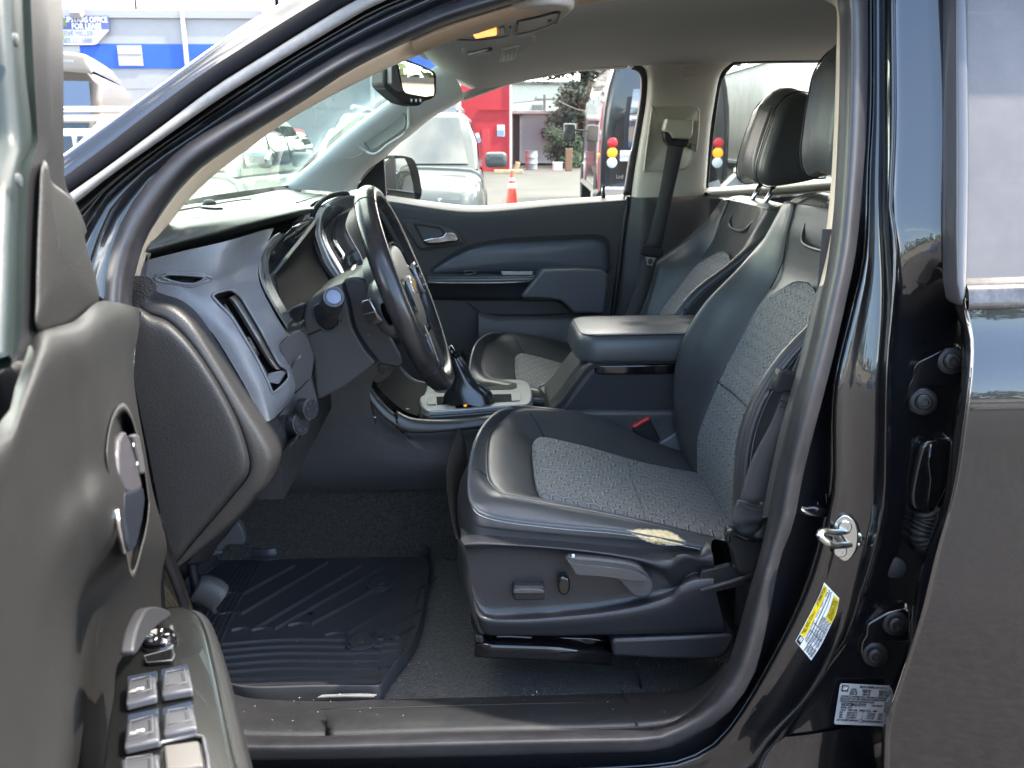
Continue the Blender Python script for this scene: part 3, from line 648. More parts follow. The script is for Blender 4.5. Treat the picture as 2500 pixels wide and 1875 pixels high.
# ---- far (passenger) pillar trim
pa = ln(None, [(690,459),(770,395),(850,324),(960,241),(1040,182),(1083,154)], (1.30, 1.31), 16)
pb = ln(None, [(866,470),(880,440),(897,415),(936,388),(974,352),(997,335),(1042,298),(1062,283),(1099,262),(1133,243)], (1.43, 1.40), 16)
pale = mat('pale grey trim', (.58, .60, .57), .5, bump=GR)
pt_ = sheet('far_pillar_trim', [[p + V3(-.01, .02, .0) for p in pa], pa, mid(pa, pb, .2, (.006, -.022, .0)), mid(pa, pb, .6, (.01, -.034, .0)), mid(pa, pb, .85, (.006, -.03, -.004)), pb, [p + V3(-.01, .05, 0) for p in pb]], pale, truck, fr=4, fc=2)
def onpil(x, y): return P(x, y, 1.325)
hnd = [onpil(p.x, p.y) for p in rs(T('e', (180,1520), (300,1410), (450,1290), (560,1225), (608,1230), (620,1300), (615,1370), (520,1450), (400,1530), (290,1605), (225,1600)), 40, True)]
sheet('grab_handle_recess', [[p + V3(0, -.009, 0) for p in hnd], [hnd[0].lerp(hnd[20], .5) + (p - hnd[0].lerp(hnd[20], .5)) * .93 + V3(0, -.004, 0) for p in hnd], [hnd[0].lerp(hnd[20], .5) + (p - hnd[0].lerp(hnd[20], .5)) * .05 + V3(0, -.002, 0) for p in hnd]], mat('taupe recess', (.24, .235, .20), .6), pt_, fr=2, cc=True)
hf = [onpil(p.x, p.y) + V3(0, -.006, 0) for p in rs(T('e', (60,1470), (150,1330), (350,1180), (520,1040), (600,1110), (645,1150), (650,1370), (600,1450), (430,1560), (300,1659), (200,1640), (80,1540)), 50, True)]
tube('grab_handle_frame', hf, .0035, pale, pt_, closed=True)
tube('airbag_badge', [onpil(p.x, p.y) + V3(0, -.01, 0) for p in rs(T('d', (1400,612), (1480,540), (1610,430), (1740,520), (1680,565), (1600,600)), 24, True, False)], .0013, beiged, pt_, closed=True, k=6)
prism('mirror_sail', [P(x, y, 1.46) for x, y in T('f', (60,520), (110,440), (200,330), (385,135), (400,400), (410,575), (200,580))], (0, .03, 0), matte, truck, bev=.004)
# ---- headliner side strip (rear of pillar trim, over the far window)
fl = ln(None, [(1130,244),(1180,226),(1252,201),(1350,181),(1410,170),(1532,163)], 1.405, 20)
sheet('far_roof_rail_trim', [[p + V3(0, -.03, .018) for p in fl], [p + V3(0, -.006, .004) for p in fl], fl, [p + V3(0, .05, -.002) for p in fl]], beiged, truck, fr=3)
# ---- far front door
L0 = [(780,462),(940,479),(1010,489),(1094,500),(1150,505),(1212,503),(1350,490),(1440,484),(1526,478)]
L1 = [(780,474),(940,488),(1010,498),(1094,510),(1150,514),(1212,512),(1350,499),(1440,492),(1527,486)]
L2 = [(x, y + 16) for x, y in L1[:-1]] + [(1527,500)]
L3 = [(780,600),(1000,604),(1250,600),(1522,590)]
L4 = [(780,760),(1000,760),(1250,760),(1500,740)]
L5 = [(780,1000),(1000,1000),(1250,1000),(1480,1000)]
dp = sheet('far_front_door', [[p + V3(0, .05, .0) for p in ln(None, L0, 1.47, 30)], ln(None, L0, 1.462, 30), ln(None, L1, 1.425, 30), ln(None, L2, 1.415, 30), ln(None, L3, 1.43, 30), ln(None, L4, 1.44, 30), ln(None, L5, 1.44, 30)], mat('grey black door plastic', (.066, .064, .063), .5, bump=GR), truck, fr=3)
sheet('door_skin', [[V3(x, y, z) for x in (-.62, .42)] for y, z in ((1.51, 1.17), (1.54, .95), (1.54, .6), (1.50, .35))], paint, dp, fr=3)
dg = glass('side glass', (.86, .91, .89), ior=1.35, dust=.035, dcol=(.6, .62, .6))
sheet('door_glass', [[V3(-.62, 1.49, 1.15), V3(0, 1.49, 1.15), V3(.38, 1.49, 1.15)], [V3(-.62, 1.42, 1.62), V3(0, 1.42, 1.62), V3(.33, 1.42, 1.62)]], dg, dp, fr=1)
# soft insert panel with dark groove
ins = T('f', (905,1405), (1000,1310), (1150,1215), (1350,1130), (1600,1082), (1900,1062), (2212,1045)) + T('l', (300,1030), (470,1030), (550,1060), (590,1110), (592,1250), (590,1385)) + T('l', (300,1385), (0,1390)) + T('f', (1600,1395), (1200,1402))
gro = T('f', (880,1405), (980,1290), (1150,1175), (1350,1088), (1600,1040), (1900,1012), (2212,998)) + T('l', (300,985), (480,985), (570,1010), (612,1080), (618,1250), (612,1400)) + T('l', (300,1395), (0,1395)) + T('f', (1600,1400), (1200,1410))
prism('panel_groove', [P(p.x, p.y, 1.424) for p in rs(gro, 70, True)], (0, .03, 0), matte, dp)
slate = mat('slate leatherette', (.080, .088, .102), .38, bump=[('vor', 1000, .3, .0005)])
ip = rs(ins, 70, True)
c_ = Vector((1300, 630, 0))
sheet('door_insert', [[P(p.x, p.y, 1.428) for p in ip], [P(c_.x + (p.x - c_.x) * .985, c_.y + (p.y - c_.y) * .95, 1.419) for p in ip], [P(c_.x + (p.x - c_.x) * .9, c_.y + (p.y - c_.y) * .8, 1.413) for p in ip], [P(c_.x + (p.x - c_.x) * .3, c_.y + (p.y - c_.y) * .3, 1.408) for p in ip], [P(c_.x + (p.x - c_.x) * .01, c_.y + (p.y - c_.y) * .01, 1.408) for p in ip]], slate, dp, fr=2, cc=True)
# handle bezel + lever + lock switch
bz_o = T('f', (585,840), (700,822), (900,845), (1080,890), (1170,935), (1225,1000), (1260,1040), (1240,1090), (1100,1115), (900,1140), (780,1150), (700,1050))
prism('handle_bezel', [P(p.x, p.y, 1.418) for p in rs(bz_o, 50, True)], (0, .02, 0), plas, dp, bev=.003)
prism('handle_bezel', [P(p.x, p.y, 1.415) for p in rs([(x * .955 + .045 * 1030, y * .93 + .07 * 566) for x, y in bz_o], 50, True)], (0, .02, 0), mat('bezel inner', (.05, .05, .05), .4), dp, bev=.003)
prism('handle_recess', [P(p.x, p.y, 1.4135) for p in rs(T('f', (705,880), (740,865), (900,890), (990,905), (1040,960), (1060,1000), (1190,1010), (1190,1060), (1120,1080), (960,1105), (860,1105), (810,1070)), 50, True)], (0, .02, 0), matte, dp, bev=.002)
prism('handle_recess', [P(p.x, p.y, 1.4125) for p in rs(T('f', (745,890), (900,915), (985,930), (1030,990), (900,1030), (810,1035)), 40, True, False)], (0, .01, 0), mat('recess grey', (.06, .06, .065), .45), dp)
prism('door_handle', [P(p.x, p.y, 1.395) for p in rs(T('f', (805,1048), (880,1030), (1000,1015), (1035,1000), (1050,970), (1130,965), (1160,985), (1190,1035), (1180,1052), (1080,1060), (980,1075), (870,1080)), 44, True, False)], (0, .014, 0), chrome, dp, bev=.004)
prism('lock_switch', [P(x, y, 1.41) for x, y in T('f', (632,925), (685,918), (732,1020), (700,1035))], (0, .012, 0), plas, dp, bev=.003)
# armrest pod, gloss strip, pull strip
pod = T('E', (1290,146), (1500,138), (1640,146), (1678,165), (1682,230), (1662,408), (1480,408), (1445,370), (1400,330), (1300,318), (1160,316), (1175,290))
prism('door_armrest', [P(x, y, 1.345) for x, y in pod], (0, .09, 0), slate, dp, bev=.012, seg=4)
gs = [V3(p.x, p.y, p.z) for p in ln('E', [(600,160), (1000,160), (1275,152)], 1.425, 8)]
gb = ln('E', [(600,195), (1000,194), (1245,190)], 1.375, 8); gc = ln('E', [(600,222), (1000,222), (1212,214)], 1.37, 8); gd = ln('E', [(600,300), (1000,318), (1160,318)], 1.40, 8); ge = ln('E', [(600,325), (1000,330), (1170,325)], 1.43, 8)
sheet('armrest_ledge', [gs, mid(gs, gb, .9, (0, -.004, .003)), gb, gc], mat('satin dark trim', (.05, .056, .065), .22, coat=.4), dp, fr=2)
sheet('armrest_underside', [gc, mid(gc, gd, .5, (0, .006, 0)), gd, ge], mat('dark slate trim', (.035, .038, .044), .35), dp, fr=2)
sweep('trim_line', [p + V3(0, -.002, 0) for p in gc], circ(.0016, 6), (0, 0, 1), satin, dp)
prism('pull_strip', [P(x, y, 1.385) for x, y in T('E', (1040,153), (1235,153), (1230,176), (1048,178))], (0, .006, 0), mat('brushed strip', (.35, .35, .36), .4, .6, var=(150, .25)), dp, bev=.002)
tube('pull_cup', [P(p.x, p.y, 1.40) for p in rs(T('E', (820,158), (850,150), (885,153), (892,160), (860,170), (828,170)), 24, True)], .002, slate, dp, closed=True)
# speaker area and map pocket
prism('speaker_panel', [P(p.x, p.y, 1.428) for p in rs(T('E', (825,330), (1100,328), (1380,330), (1430,360), (1460,405), (1300,418), (930,415), (880,380)), 40, True, False)], (0, .01, 0), mat('speaker grey', (.06, .058, .056), .6), dp, bev=.003)
pk = ln('E', [(905,425), (935,432), (980,455), (1060,462), (1400,455), (1690,440)], 1.36, 16)
pk0 = ln('E', [(905,424), (940,424), (1000,436), (1060,438), (1400,432), (1700,424)], 1.38, 16)
sheet('map_pocket', [[p + V3(0, .04, -.005) for p in pk0], pk0, pk, [p + V3(.0, .0, -.2) for p in pk]], plas, dp, fr=2)
prism('lock_pull', [P(x, y, 1.455) for x, y in T('l', (535,545), (555,545), (560,605), (530,605))], (0, .006, 0), plas, dp)
lathe('lock_pull', [(.004, .0), (.006, .004), (.006, .012), (.003, .028), (.005, .034), (.003, .04)], P(1473, 487, 1.455), (0, 0, 1), matte, dp, 12)
# window frame seal at the rear of the far front window
wf = T('j', (1300,700), (1370,720), (1425,780), (1440,900), (1425,1100), (1385,1350), (1330,1659)) + T('l', (880,100), (840,350), (805,560))
sweep('window_seal', [P(p.x, p.y, 1.44) for p in rs(wf, 30)], rect(.026, .02, .006), (0, -1, 0), rubber, dp)
sweep('window_seal', [P(p.x - 7, p.y + 1, 1.455) for p in rs(wf, 30)], rect(.010, .02, .003), (0, -1, 0), gloss, dp)
# ---- far B pillar
bl_ = T('j', (1380,690), (1435,730), (1468,850), (1452,1100), (1405,1400), (1360,1659)) + T('l', (880,350), (852,582))
br_ = [(1792,150),(1771,166),(1756,190),(1742,264),(1733,330),(1722,468),(1715,475)]
A_, B_ = ln(None, bl_, 1.425, 20), ln(None, br_, 1.45, 20)
bpil = sheet('far_pillar_cover', [[p + V3(0, .05, 0) for p in A_], A_, mid(A_, B_, .12, (0, -.026, 0)), mid(A_, B_, .5, (0, -.036, 0)), mid(A_, B_, .88, (0, -.028, 0)), B_, [p + V3(.0, .06, 0) for p in B_]], mat('cream trim', (.47, .44, .37), .5, bump=GR), truck, fr=4, fc=2)
al = [(1531,480),(1528,508),(1520,576),(1513,644),(1504,725),(1491,800),(1480,900)]
ar = [(1716,470),(1722,520),(1722,600),(1715,700),(1700,800),(1690,900)]
A2, B2_ = ln(None, al, 1.43, 16), ln(None, ar, 1.45, 16)
sheet('far_pillar_lower_cover', [[p + V3(0, .05, 0) for p in A2], A2, mid(A2, B2_, .14, (0, -.024, 0)), mid(A2, B2_, .26, (0, -.034, 0)), mid(A2, B2_, .6, (0, -.02, 0)), B2_, [p + V3(.05, .02, 0) for p in B2_]], plas, truck, fr=4, fc=2)
sweep('door_seal', [P(p.x, p.y, 1.425) for p in rs([(1533,480),(1529,508),(1519,576),(1511,650),(1500,735),(1488,820)], 20)], rect(.012, .02, .004), (0, -1, 0), rubber, truck)
# raised field and belt guide
fld = T('j', (1505,1165), (1530,1145), (1960,1148), (2010,1160), (2030,1200), (2020,1450), (1990,1659)) + T('l', (1530,0), (1510,150), (1470,250), (1400,285), (1200,300), (990,310), (975,290), (1010,0))
sheet('belt_guide_field', [[P(p.x, p.y, 1.398) for p in rs(fld, 60, True)], [P(1640 + (p.x - 1640) * .95, 340 + (p.y - 340) * .965, 1.388) for p in rs(fld, 60, True)], [P(1640 + (p.x - 1640) * .9, 340 + (p.y - 340) * .93, 1.396) for p in rs(fld, 60, True)], [P(1640 + (p.x - 1640) * .01, 340 + (p.y - 340) * .01, 1.396) for p in rs(fld, 60, True)]], MT['cream trim'], bpil, fr=1, cc=True)
tube('airbag_mark', [P(p.x, p.y, 1.393) for p in rs(T('j', (1870,728), (1985,728), (1990,815), (1860,818), (1845,770)), 24, True, False)], .0009, beiged, bpil, closed=True, k=5)
prism('belt_guide', [P(x, y, 1.345) for x, y in T('j', (1672,1280), (1965,1290), (1950,1470), (1920,1500), (1740,1495), (1700,1430), (1640,1412))], (0, .045, 0), MT['cream trim'], bpil, bev=.007)
prism('belt_guide', [P(x, y, 1.352) for x, y in T('j', (1640,1420), (1720,1440), (1740,1500), (1920,1505), (1925,1540), (1880,1590), (1700,1590), (1650,1520))], (0, .03, 0), matte, bpil, bev=.006)
# belt webbing with stop and tongue
wl = T('l', (1240,20), (1140,580), (1010,1100)); wr = T('l', (1415,40), (1290,580), (1170,1130))
sheet('seat_belt', [ln(None, wl, (1.35, 1.34), 10), ln(None, wr, (1.35, 1.34), 10)], webm, truck, fr=2, thick=.0015)
sheet('seat_belt', [ln('l', [(975,1190), (930,1400), (850,1700), (700,2000)], (1.34, 1.28), 8), ln('l', [(1130,1220), (1090,1400), (1000,1700), (850,2000)], (1.34, 1.28), 8)], webm, truck, fr=2, thick=.0015)
bst = prism('belt_tongue', [P(x, y, 1.33) for x, y in T('l', (965,1095), (1200,1140), (1190,1235), (1120,1232), (1000,1215), (945,1190))], (0, .012, 0), matte, truck, bev=.004)
tg = T('l', (1000,1225), (1120,1235), (1085,1290), (1065,1370), (1000,1355), (1015,1290))
prism('metal_tongue', [P(x, y, 1.332) for x, y in tg], (0, .003, 0), satin, bst, bev=.001)
prism('tongue_slot', [P(p.x, p.y, 1.330) for p in rs(T('l', (1035,1250), (1070,1250), (1078,1280), (1055,1310), (1032,1300), (1028,1270)), 20, True)], (0, .003, 0), webm, bst)
prism('tongue_slot', [P(x, y, 1.330) for x, y in T('l', (1018,1322), (1055,1322), (1050,1345), (1015,1345))], (0, .003, 0), matte, bst)
# ---- far rear side: window, ledge, trim
ledg0 = ln('C', [(300,1128), (700,1098), (1000,1072), (1400,1040)], 1.45, 10); ledg1 = ln('C', [(300,1150), (700,1125), (1000,1100), (1400,1070)], 1.40, 10); ledg2 = ln('C', [(340,1170), (700,1165), (1000,1140), (1400,1100)], 1.40, 10)
sheet('rear_window_ledge', [ledg0, ledg1, ledg2, [p + V3(0, .04, -.01) for p in ledg2]], MT['cream trim'], truck, fr=3)
sheet('rear_side_trim', [[p + V3(0, .02, -.012) for p in ledg2], [p + V3(0, .02, -.2) for p in ledg2], [p + V3(0, .02, -.7) for p in ledg2]], plas, truck, fr=2)
rwf = rs([(1722,478),(1728,400),(1740,300),(1752,215),(1762,185),(1785,158),(1820,150),(1990,148),(2200,146)], 30)
sweep('rear_window_seal', [P(p.x, p.y, 1.46) for p in rwf], rect(.012, .02, .003), (0, -1, 0), rubber, truck)
sheet('rear_side_glass', [[V3(.60, 1.47, 1.2), V3(1.35, 1.47, 1.2)], [V3(.60, 1.44, 1.6), V3(1.35, 1.44, 1.6)]], dg, truck, fr=1)
# rear seat bench and back wall (mostly hidden)
box('rear_bench', (1.05, .75, .62), (.5, 1.3, .3), leather, truck, bev=.05)
box('rear_seat_back', (1.33, .75, .98), (.12, 1.3, .6), leather, truck, rot=(0, 8, 0), bev=.05)
# coat handle on the far rear roof rail
tube('grab_handle', [P(p.x, p.y, 1.38) for p in rs([(1955,115),(1962,100),(1975,88),(2010,80),(2050,80)], 14)], .012, beiged, truck)
# ---- interior mirror
mh = rs(T('e', (390,745), (470,720), (530,690), (570,655), (640,640), (800,700), (930,760), (965,800), (965,1000), (940,1060), (820,1100), (800,1140), (740,1145), (600,1110), (520,1050), (430,970), (385,920)), 50, True, False)
mc = P(1010, 200, .72)
mface = (V3(.62, -.74, -.12)).normalized()
mir = prism('rearview_mirror', [P(p.x, p.y, .70 + (p.x - 1010) * .00030) for p in mh], (-.03, .035, 0), matte, truck, bev=.006)
gl_ = rs(T('e', (540,670), (600,660), (720,700), (850,750), (925,800), (930,1030), (830,1045), (640,1010), (600,990), (570,850)), 30, True, False)
pg_ = prism('mirror_glass', [P(p.x, p.y, .695 + (p.x - 1010) * .00030) for p in gl_], (-.002, .003, 0), mat('mirror silver', (.85, .88, .88), .0, 1), mir)
pg2 = rs(T('e', (470,720), (525,690), (560,850), (600,1000), (560,985), (470,900)), 20, True, False)
prism('mirror_bezel', [P(p.x, p.y, .685 + (p.x - 1010) * .0003) for p in pg2], (-.01, .012, 0), plas, mir, bev=.002)
for bx in (685, 733, 780):
    prism('mirror_button', [P(x, y, .688) for x, y in T('e', (bx - 18, 1055), (bx + 18, 1065), (bx + 14, 1115), (bx - 18, 1105))], (0, .01, 0), plas, mir, bev=.002)
    prism('button_mark', [P(x, y, .6865) for x, y in T('e', (bx - 9, 1068), (bx + 9, 1072), (bx + 4, 1100), (bx - 6, 1095))], (0, .002, 0), whitep, mir)
tube('mirror_stem', [P(930, 172, .76), P(910, 165, .80), P(890, 162, .84)], .012, matte, mir)
# ---- far side mirror outside the window
so_ = rs(T('f', (372,140), (420,125), (600,128), (690,150), (735,200), (770,320), (802,500), (800,560), (780,612), (640,605), (400,575)), 40, True, False)
sm_ = prism('side_mirror', [P(p.x, p.y, 1.66) for p in so_], (-.08, .05, 0), gloss, truck, bev=.01)
si_ = rs(T('f', (385,175), (450,165), (610,160), (650,250), (700,440), (722,610), (600,590), (425,560), (400,400)), 30, True, False)
prism('mirror_glass', [P(p.x, p.y, 1.652) for p in si_], (-.002, .003, 0), MT['mirror silver'], sm_)
from mathutils.bvhtree import BVHTree
# ================================================================ FRONT SEATS (driver's side built, the other a copy)
seat = bpy.data.objects.new('front_seat', None); COL.objects.link(seat); seat.parent = truck
def loopP(pts): return [P(x, y, yy) for x, y, yy in pts]
skirt = loopP([(1735,1352,.17),(1600,1340,.165),(1420,1325,.16),(1215,1309,.158),(1152,1300,.165),(1121,1265,.23),(1119,1200,.32)])
S1 = loopP([(1735,1340,.165),(1532,1300,.16),(1370,1285,.16),(1207,1263,.16),(1152,1230,.17),(1146,1150,.225),(1162,1076,.30),(1190,1029,.41),(1227,1003,.51),(1280,1001,.60),(1431,1030,.66),(1573,1092,.675),(1700,1140,.67)])
skirt += [S1[7] + V3(-.03, .0, -.09), S1[8] + V3(-.02, .01, -.09), S1[9] + V3(0, .01, -.09), S1[10] + V3(0, .01, -.09), S1[11] + V3(0, .01, -.09), S1[12] + V3(0, .01, -.09)]
S2 = loopP([(1740,1318,.20),(1532,1267,.20),(1370,1235,.20),(1247,1212,.20),(1216,1200,.22),(1190,1168,.27),(1186,1109,.36),(1195,1056,.45),(1221,1022,.53),(1285,1000,.585),(1431,1013,.635),(1573,1072,.645),(1700,1120,.64)])
IE = loopP([(1740,1308,.275),(1590,1275,.275),(1440,1242,.278),(1345,1218,.28),(1319,1208,.285),(1308,1188,.31),(1302,1149,.37),(1299,1105,.45),(1303,1076,.52),(1329,1066,.54),(1451,1094,.56),(1573,1129,.57),(1740,1160,.57)])
def lerpl(A_, B_, w, d=(0, 0, 0)): return [a.lerp(b_, w) + V3(*d) for a, b_ in zip(A_, B_)]
low = [p + V3(.0, 0, -.12) for p in skirt]
cushion = sheet('seat_cushion', [low, skirt, lerpl(skirt, S1, .5, (0, -.004, 0)), lerpl(skirt, S1, .93, (0, -.003, 0)), S1, lerpl(S1, S2, .08, (0, 0, .005)), lerpl(S1, S2, .5, (0, 0, .009)), lerpl(S1, S2, .93, (0, 0, .003)), S2,
    lerpl(S2, IE, .08, (0, 0, .004)), lerpl(S2, IE, .4, (0, 0, .004)), lerpl(S2, IE, .85, (0, 0, -.003)), lerpl(IE, IE, 0, (0, 0, -.006))], leather, seat, fr=4, fc=6)
IA = rs([IE[0] + V3(.05, 0, -.012)] + IE[0:7], 22); IB = rs([IE[12] + V3(.05, 0, -.012)] + list(reversed(IE[6:13])), 22)
def insrow(a, b_, w0, lift):
    out = []
    for t in (0, .03, .10, .3, .5, .7, .90, .97, 1):
        p = a.lerp(b_, t); dome = (0 if t in (0, 1) else (.75 if t in (.03, .97) else 1)); out.append(p + V3(0, 0, -.005 + lift * dome))
    return out
sheet('cushion_insert', [insrow(a, b_, 0, .010 if i < 20 else (.006 if i < 21 else 0)) for i, (a, b_) in enumerate(zip(IA, IB))], hexc, seat, fr=2, fc=4)
# seams: piping, stitches
tube('piping', rs(S1, 120), .0032, leatherg, seat, k=8)
tube('piping', rs([p + V3(0, 0, .0005) for p in S2], 120), .0024, leather, seat, k=8)
def stitches(name, path, n, ln_, off, m=thread, parent=seat, r=.0007):
    q = rs(path, n * 2); parts = []
    for i in range(0, n * 2 - 1, 2):
        a, b_ = q[i] + Vector(off), q[i + 1] + Vector(off); c_ = (a + b_) / 2; d_ = (b_ - a).normalized() * ln_ / 2
        parts.append(sweep('x', [c_ - d_, c_ + d_], circ(r, 5), (0, 0, 1), None, raw=True))
    return multi(name, parts, m, parent, autosm=None)
stitches('stitching', S1[:6], 120, .0034, (0, -.004, -.003))
stitches('stitching', [p + V3(0, -.006, 0) for p in S2[:7]], 130, .0034, (0, 0, .0035))
# cross seams
tube('seam', [S1[5].lerp(S2[5], .0) + V3(0, 0, .002), S1[5].lerp(S2[5], .5) + V3(0, 0, .0085), S2[5] + V3(0, 0, .002)], .0011, matte, seat, n=8, k=6)
cs_ = [IE[9] + V3(0, 0, .002), P(1312,1058,.55), P(1295,1040,.565), P(1260,1017,.57)]
tube('seam', [IE[9], S2[9].lerp(IE[9], .66) + V3(0, 0, .004), S2[9].lerp(IE[9], .33) + V3(0, 0, .006), S2[9]], .0011, matte, seat, n=8, k=6)
sq_ = [P(x_, y_, .4) for x_, y_ in ((0, 0),)]
ibv = [o for o in seat.children if o.name.startswith('cushion_insert')][0]
ibv = BVHTree.FromPolygons([v.co for v in ibv.data.vertices], [tuple(p.vertices) for p in ibv.data.polygons])
mp__ = []
for p in rs(T('E', (1790,1275), (1800,1310), (1830,1420), (1870,1540), (1912,1655)), 20):
    r_ = ray(p.x, p.y).normalized(); h = ibv.ray_cast(CAM, r_)
    if h[0] is not None: mp__.append(h[0] - r_ * .0004)
tube('seam', mp__, .0014, mat('seam grey', (.10, .10, .10), .8), seat, k=6)
# torn patch with bare foam on the outer bolster
cbv = BVHTree.FromPolygons([v.co for v in cushion.data.vertices], [tuple(p.vertices) for p in cushion.data.polygons])
def onC(x, y, o=0.0):
    r_ = ray(x, y).normalized(); h = cbv.ray_cast(CAM, r_); return (h[0] if h[0] is not None else P(x, y, .17)) - r_ * o
fp = rs(T('H', (1795,238), (1840,230), (1900,226), (1970,230), (2030,234), (2060,244), (2100,266), (2130,290), (2152,314), (2120,322), (2060,322), (2000,317), (1940,306), (1890,288), (1845,264)), 56, True, False)
rnd = random.Random(4)
fpl = [Vector((p.x + rnd.uniform(-1.6, 1.6), p.y + rnd.uniform(-1.2, 1.2), 0)) for p in fp]
fc_ = Vector((sum(p.x for p in fpl) / 56, sum(p.y for p in fpl) / 56, 0))
def tornrow(w, o): return [onC(fc_.x + (p.x - fc_.x) * w, fc_.y + (p.y - fc_.y) * w, o) for p in fpl]
sheet('exposed_foam', [tornrow(1, .0012), tornrow(.8, .0018), tornrow(.4, .002), tornrow(.03, .002)], foam, seat, fr=2, cc=True)
tube('torn_edge', tornrow(1.0, .0015), .0011, mat('torn leather fringe', (.30, .28, .24), .8), seat, closed=True, k=5)
# ---- backrest
def xz(pts, y):
    q = [P(a, b_, y) for a, b_ in pts]; return sorted([(p.z, p.x) for p in q])
def itp(tb, z):
    if z <= tb[0][0]: return tb[0][1] + (z - tb[0][0]) * (tb[1][1] - tb[0][1]) / (tb[1][0] - tb[0][0])
    for (a, b_), (c_, d_) in zip(tb, tb[1:]):
        if a <= z <= c_: return b_ + (d_ - b_) * (z - a) / max(c_ - a, 1e-6)
    return tb[-1][1] + (z - tb[-1][0]) * .25
PIP = xz([(1954,480),(1925,513),(1885,565),(1844,614),(1805,660),(1783,681),(1734,734),(1698,783),(1673,836),(1659,885),(1652,946),(1652,991),(1657,1039),(1669,1080),(1690,1108)], .66)
EDG = xz([(1945,484),(1922,570),(1912,635),(1893,689),(1860,730),(1828,791),(1795,852),(1763,909),(1734,982),(1712,1031),(1702,1068),(1702,1108)], .56)
ZB, ZT = .64, 1.262
SX = [-1, -1, -.985, -.93, -.84, -.72, -.62, -.57, -.3, 0, .3, .57, .62, .72, .84, .93, .985, 1, 1]
YC = .42
def bpt(z, k, w=None):
    """point on the backrest at height z, column k"""
    s = SX[k]; a = abs(s)
    xp, xe = itp(PIP, z), itp(EDG, z); xc = xe + .010
    if k in (0, len(SX) - 1): return V3(xp + .10, YC + .235 * s, z - .03)
    if a > .98: x = xp + (0 if a > .99 else -.004)
    elif a > .9: x = xp - .012
    elif a > .8: x = (xp + xe) / 2 - .020
    elif a > .7: x = xp * .25 + xe * .75 - .012
    elif a > .6: x = xe - .004
    elif a > .5: x = xe + .004
    else: x = xc + (.004 if a < .1 else 0)
    return V3(x, YC + .24 * s, z)
zs = [ZB - .1, ZB, .70, .76, .82, .88, .94, 1.0, 1.06, 1.12, 1.17, 1.21, 1.24, ZT]
rows = [[bpt(z, k) for k in range(len(SX))] for z in zs]
for ri, (sh, dz, dx) in enumerate(((.985, 0, 0), (.95, .012, .02), (.88, .018, .055), (.84, .006, .10))):   # rounded top
    base = [bpt(ZT, k) for k in range(len(SX))]
    cx_ = base[9].x
    rows.append([V3((p.x * .5 + cx_ * .5 if 0 < k < len(SX) - 1 else p.x) + dx if 0 < k < len(SX) - 1 else p.x + .0, YC + (p.y - YC) * sh, ZT + dz) for k, p in enumerate(base)])
backr = sheet('backrest', rows, leather, seat, fr=3, fc=3)
sheet('backrest_shell', [[V3(itp(PIP, z) + .10 + b_, YC + s, z - .03) for s, b_ in ((-.235, 0), (-.2, .035), (0, .045), (.2, .035), (.235, 0))] for z in (.55, .7, .9, 1.1, 1.22, 1.285)], plas, seat, fr=3, fc=3)
tube('piping', [bpt(z, 17) + V3(.002, .002, 0) for z in zs[:-1]], .0035, leatherg, seat, n=80, k=8)
tube('piping', [bpt(z, 1) + V3(.002, -.002, 0) for z in zs[:-1]], .0035, leatherg, seat, n=80, k=8)
stitches('stitching', [bpt(z, 1) + V3(.008, -.001, 0) for z in zs[1:-1]], 150, .0032, (.0, -.002, 0))
# insert
def ins_pt(z, t):      # t -1..1
    ZI = 1.135; w = .57 * math.sqrt(max(1 - max(0, (z - 1.01) / (ZI - 1.01)) ** 2.6, .0004))
    s = t * w; xe = itp(EDG, z); a = abs(t)
    x = xe + .010 * (1 - a ** 3) - .0015 + .004 * (a > .95)
    return V3(x - .003, YC + .24 * s, z)
zi = [.63, .66, .70, .75, .80, .85, .90, .95, .98, 1.01, 1.04, 1.06, 1.08, 1.095, 1.108, 1.118, 1.126, 1.131, 1.134, 1.135]
sheet('backrest_insert', [[ins_pt(z, t) for t in (-1, -.93, -.8, -.5, 0, .5, .8, .93, 1)] for z in zi], hexb, seat, fr=2, fc=3)
tube('seam', [ins_pt(.915 + .0 * t, t / 6) + V3(-.003, 0, 0) for t in range(-6, 7)], .0013, matte, seat, k=6)
for s in (-1, 1):
    tube('seam', [bpt(z, 11 if s > 0 else 7) + V3(-.004, s * .004, 0) for z in (1.10, 1.15, 1.2, 1.24, 1.262)], .0014, matte, seat, n=20, k=6)
stitches('stitching', [V3(itp(EDG, z) - .012, YC - .24 * .70, z) for z in (.66, .75, .85, .95, 1.05)], 90, .0032, (-.002, 0, 0))
# headrest collar and scoop
def topx(y, z): return itp(PIP, min(z, ZT)) * .45 + (itp(EDG, min(z, ZT)) + .01) * .55 - .004
tube('headrest_collar', [V3(topx(y, z) + .001, YC + y, z) for y, z in ((-.085, 1.262), (-.09, 1.235), (-.075, 1.205), (-.04, 1.195), (.04, 1.195), (.075, 1.205), (.09, 1.235), (.085, 1.262))], .0035, leather, seat, n=40)
tube('headrest_scoop', [V3(topx(y, z) + .004 + .02 * (z > 1.26), YC + y, z) for y, z in ((-.06, 1.258), (-.05, 1.24), (.05, 1.24), (.06, 1.258), (.05, 1.274), (-.05, 1.274))], .0018, matte, seat, closed=True)
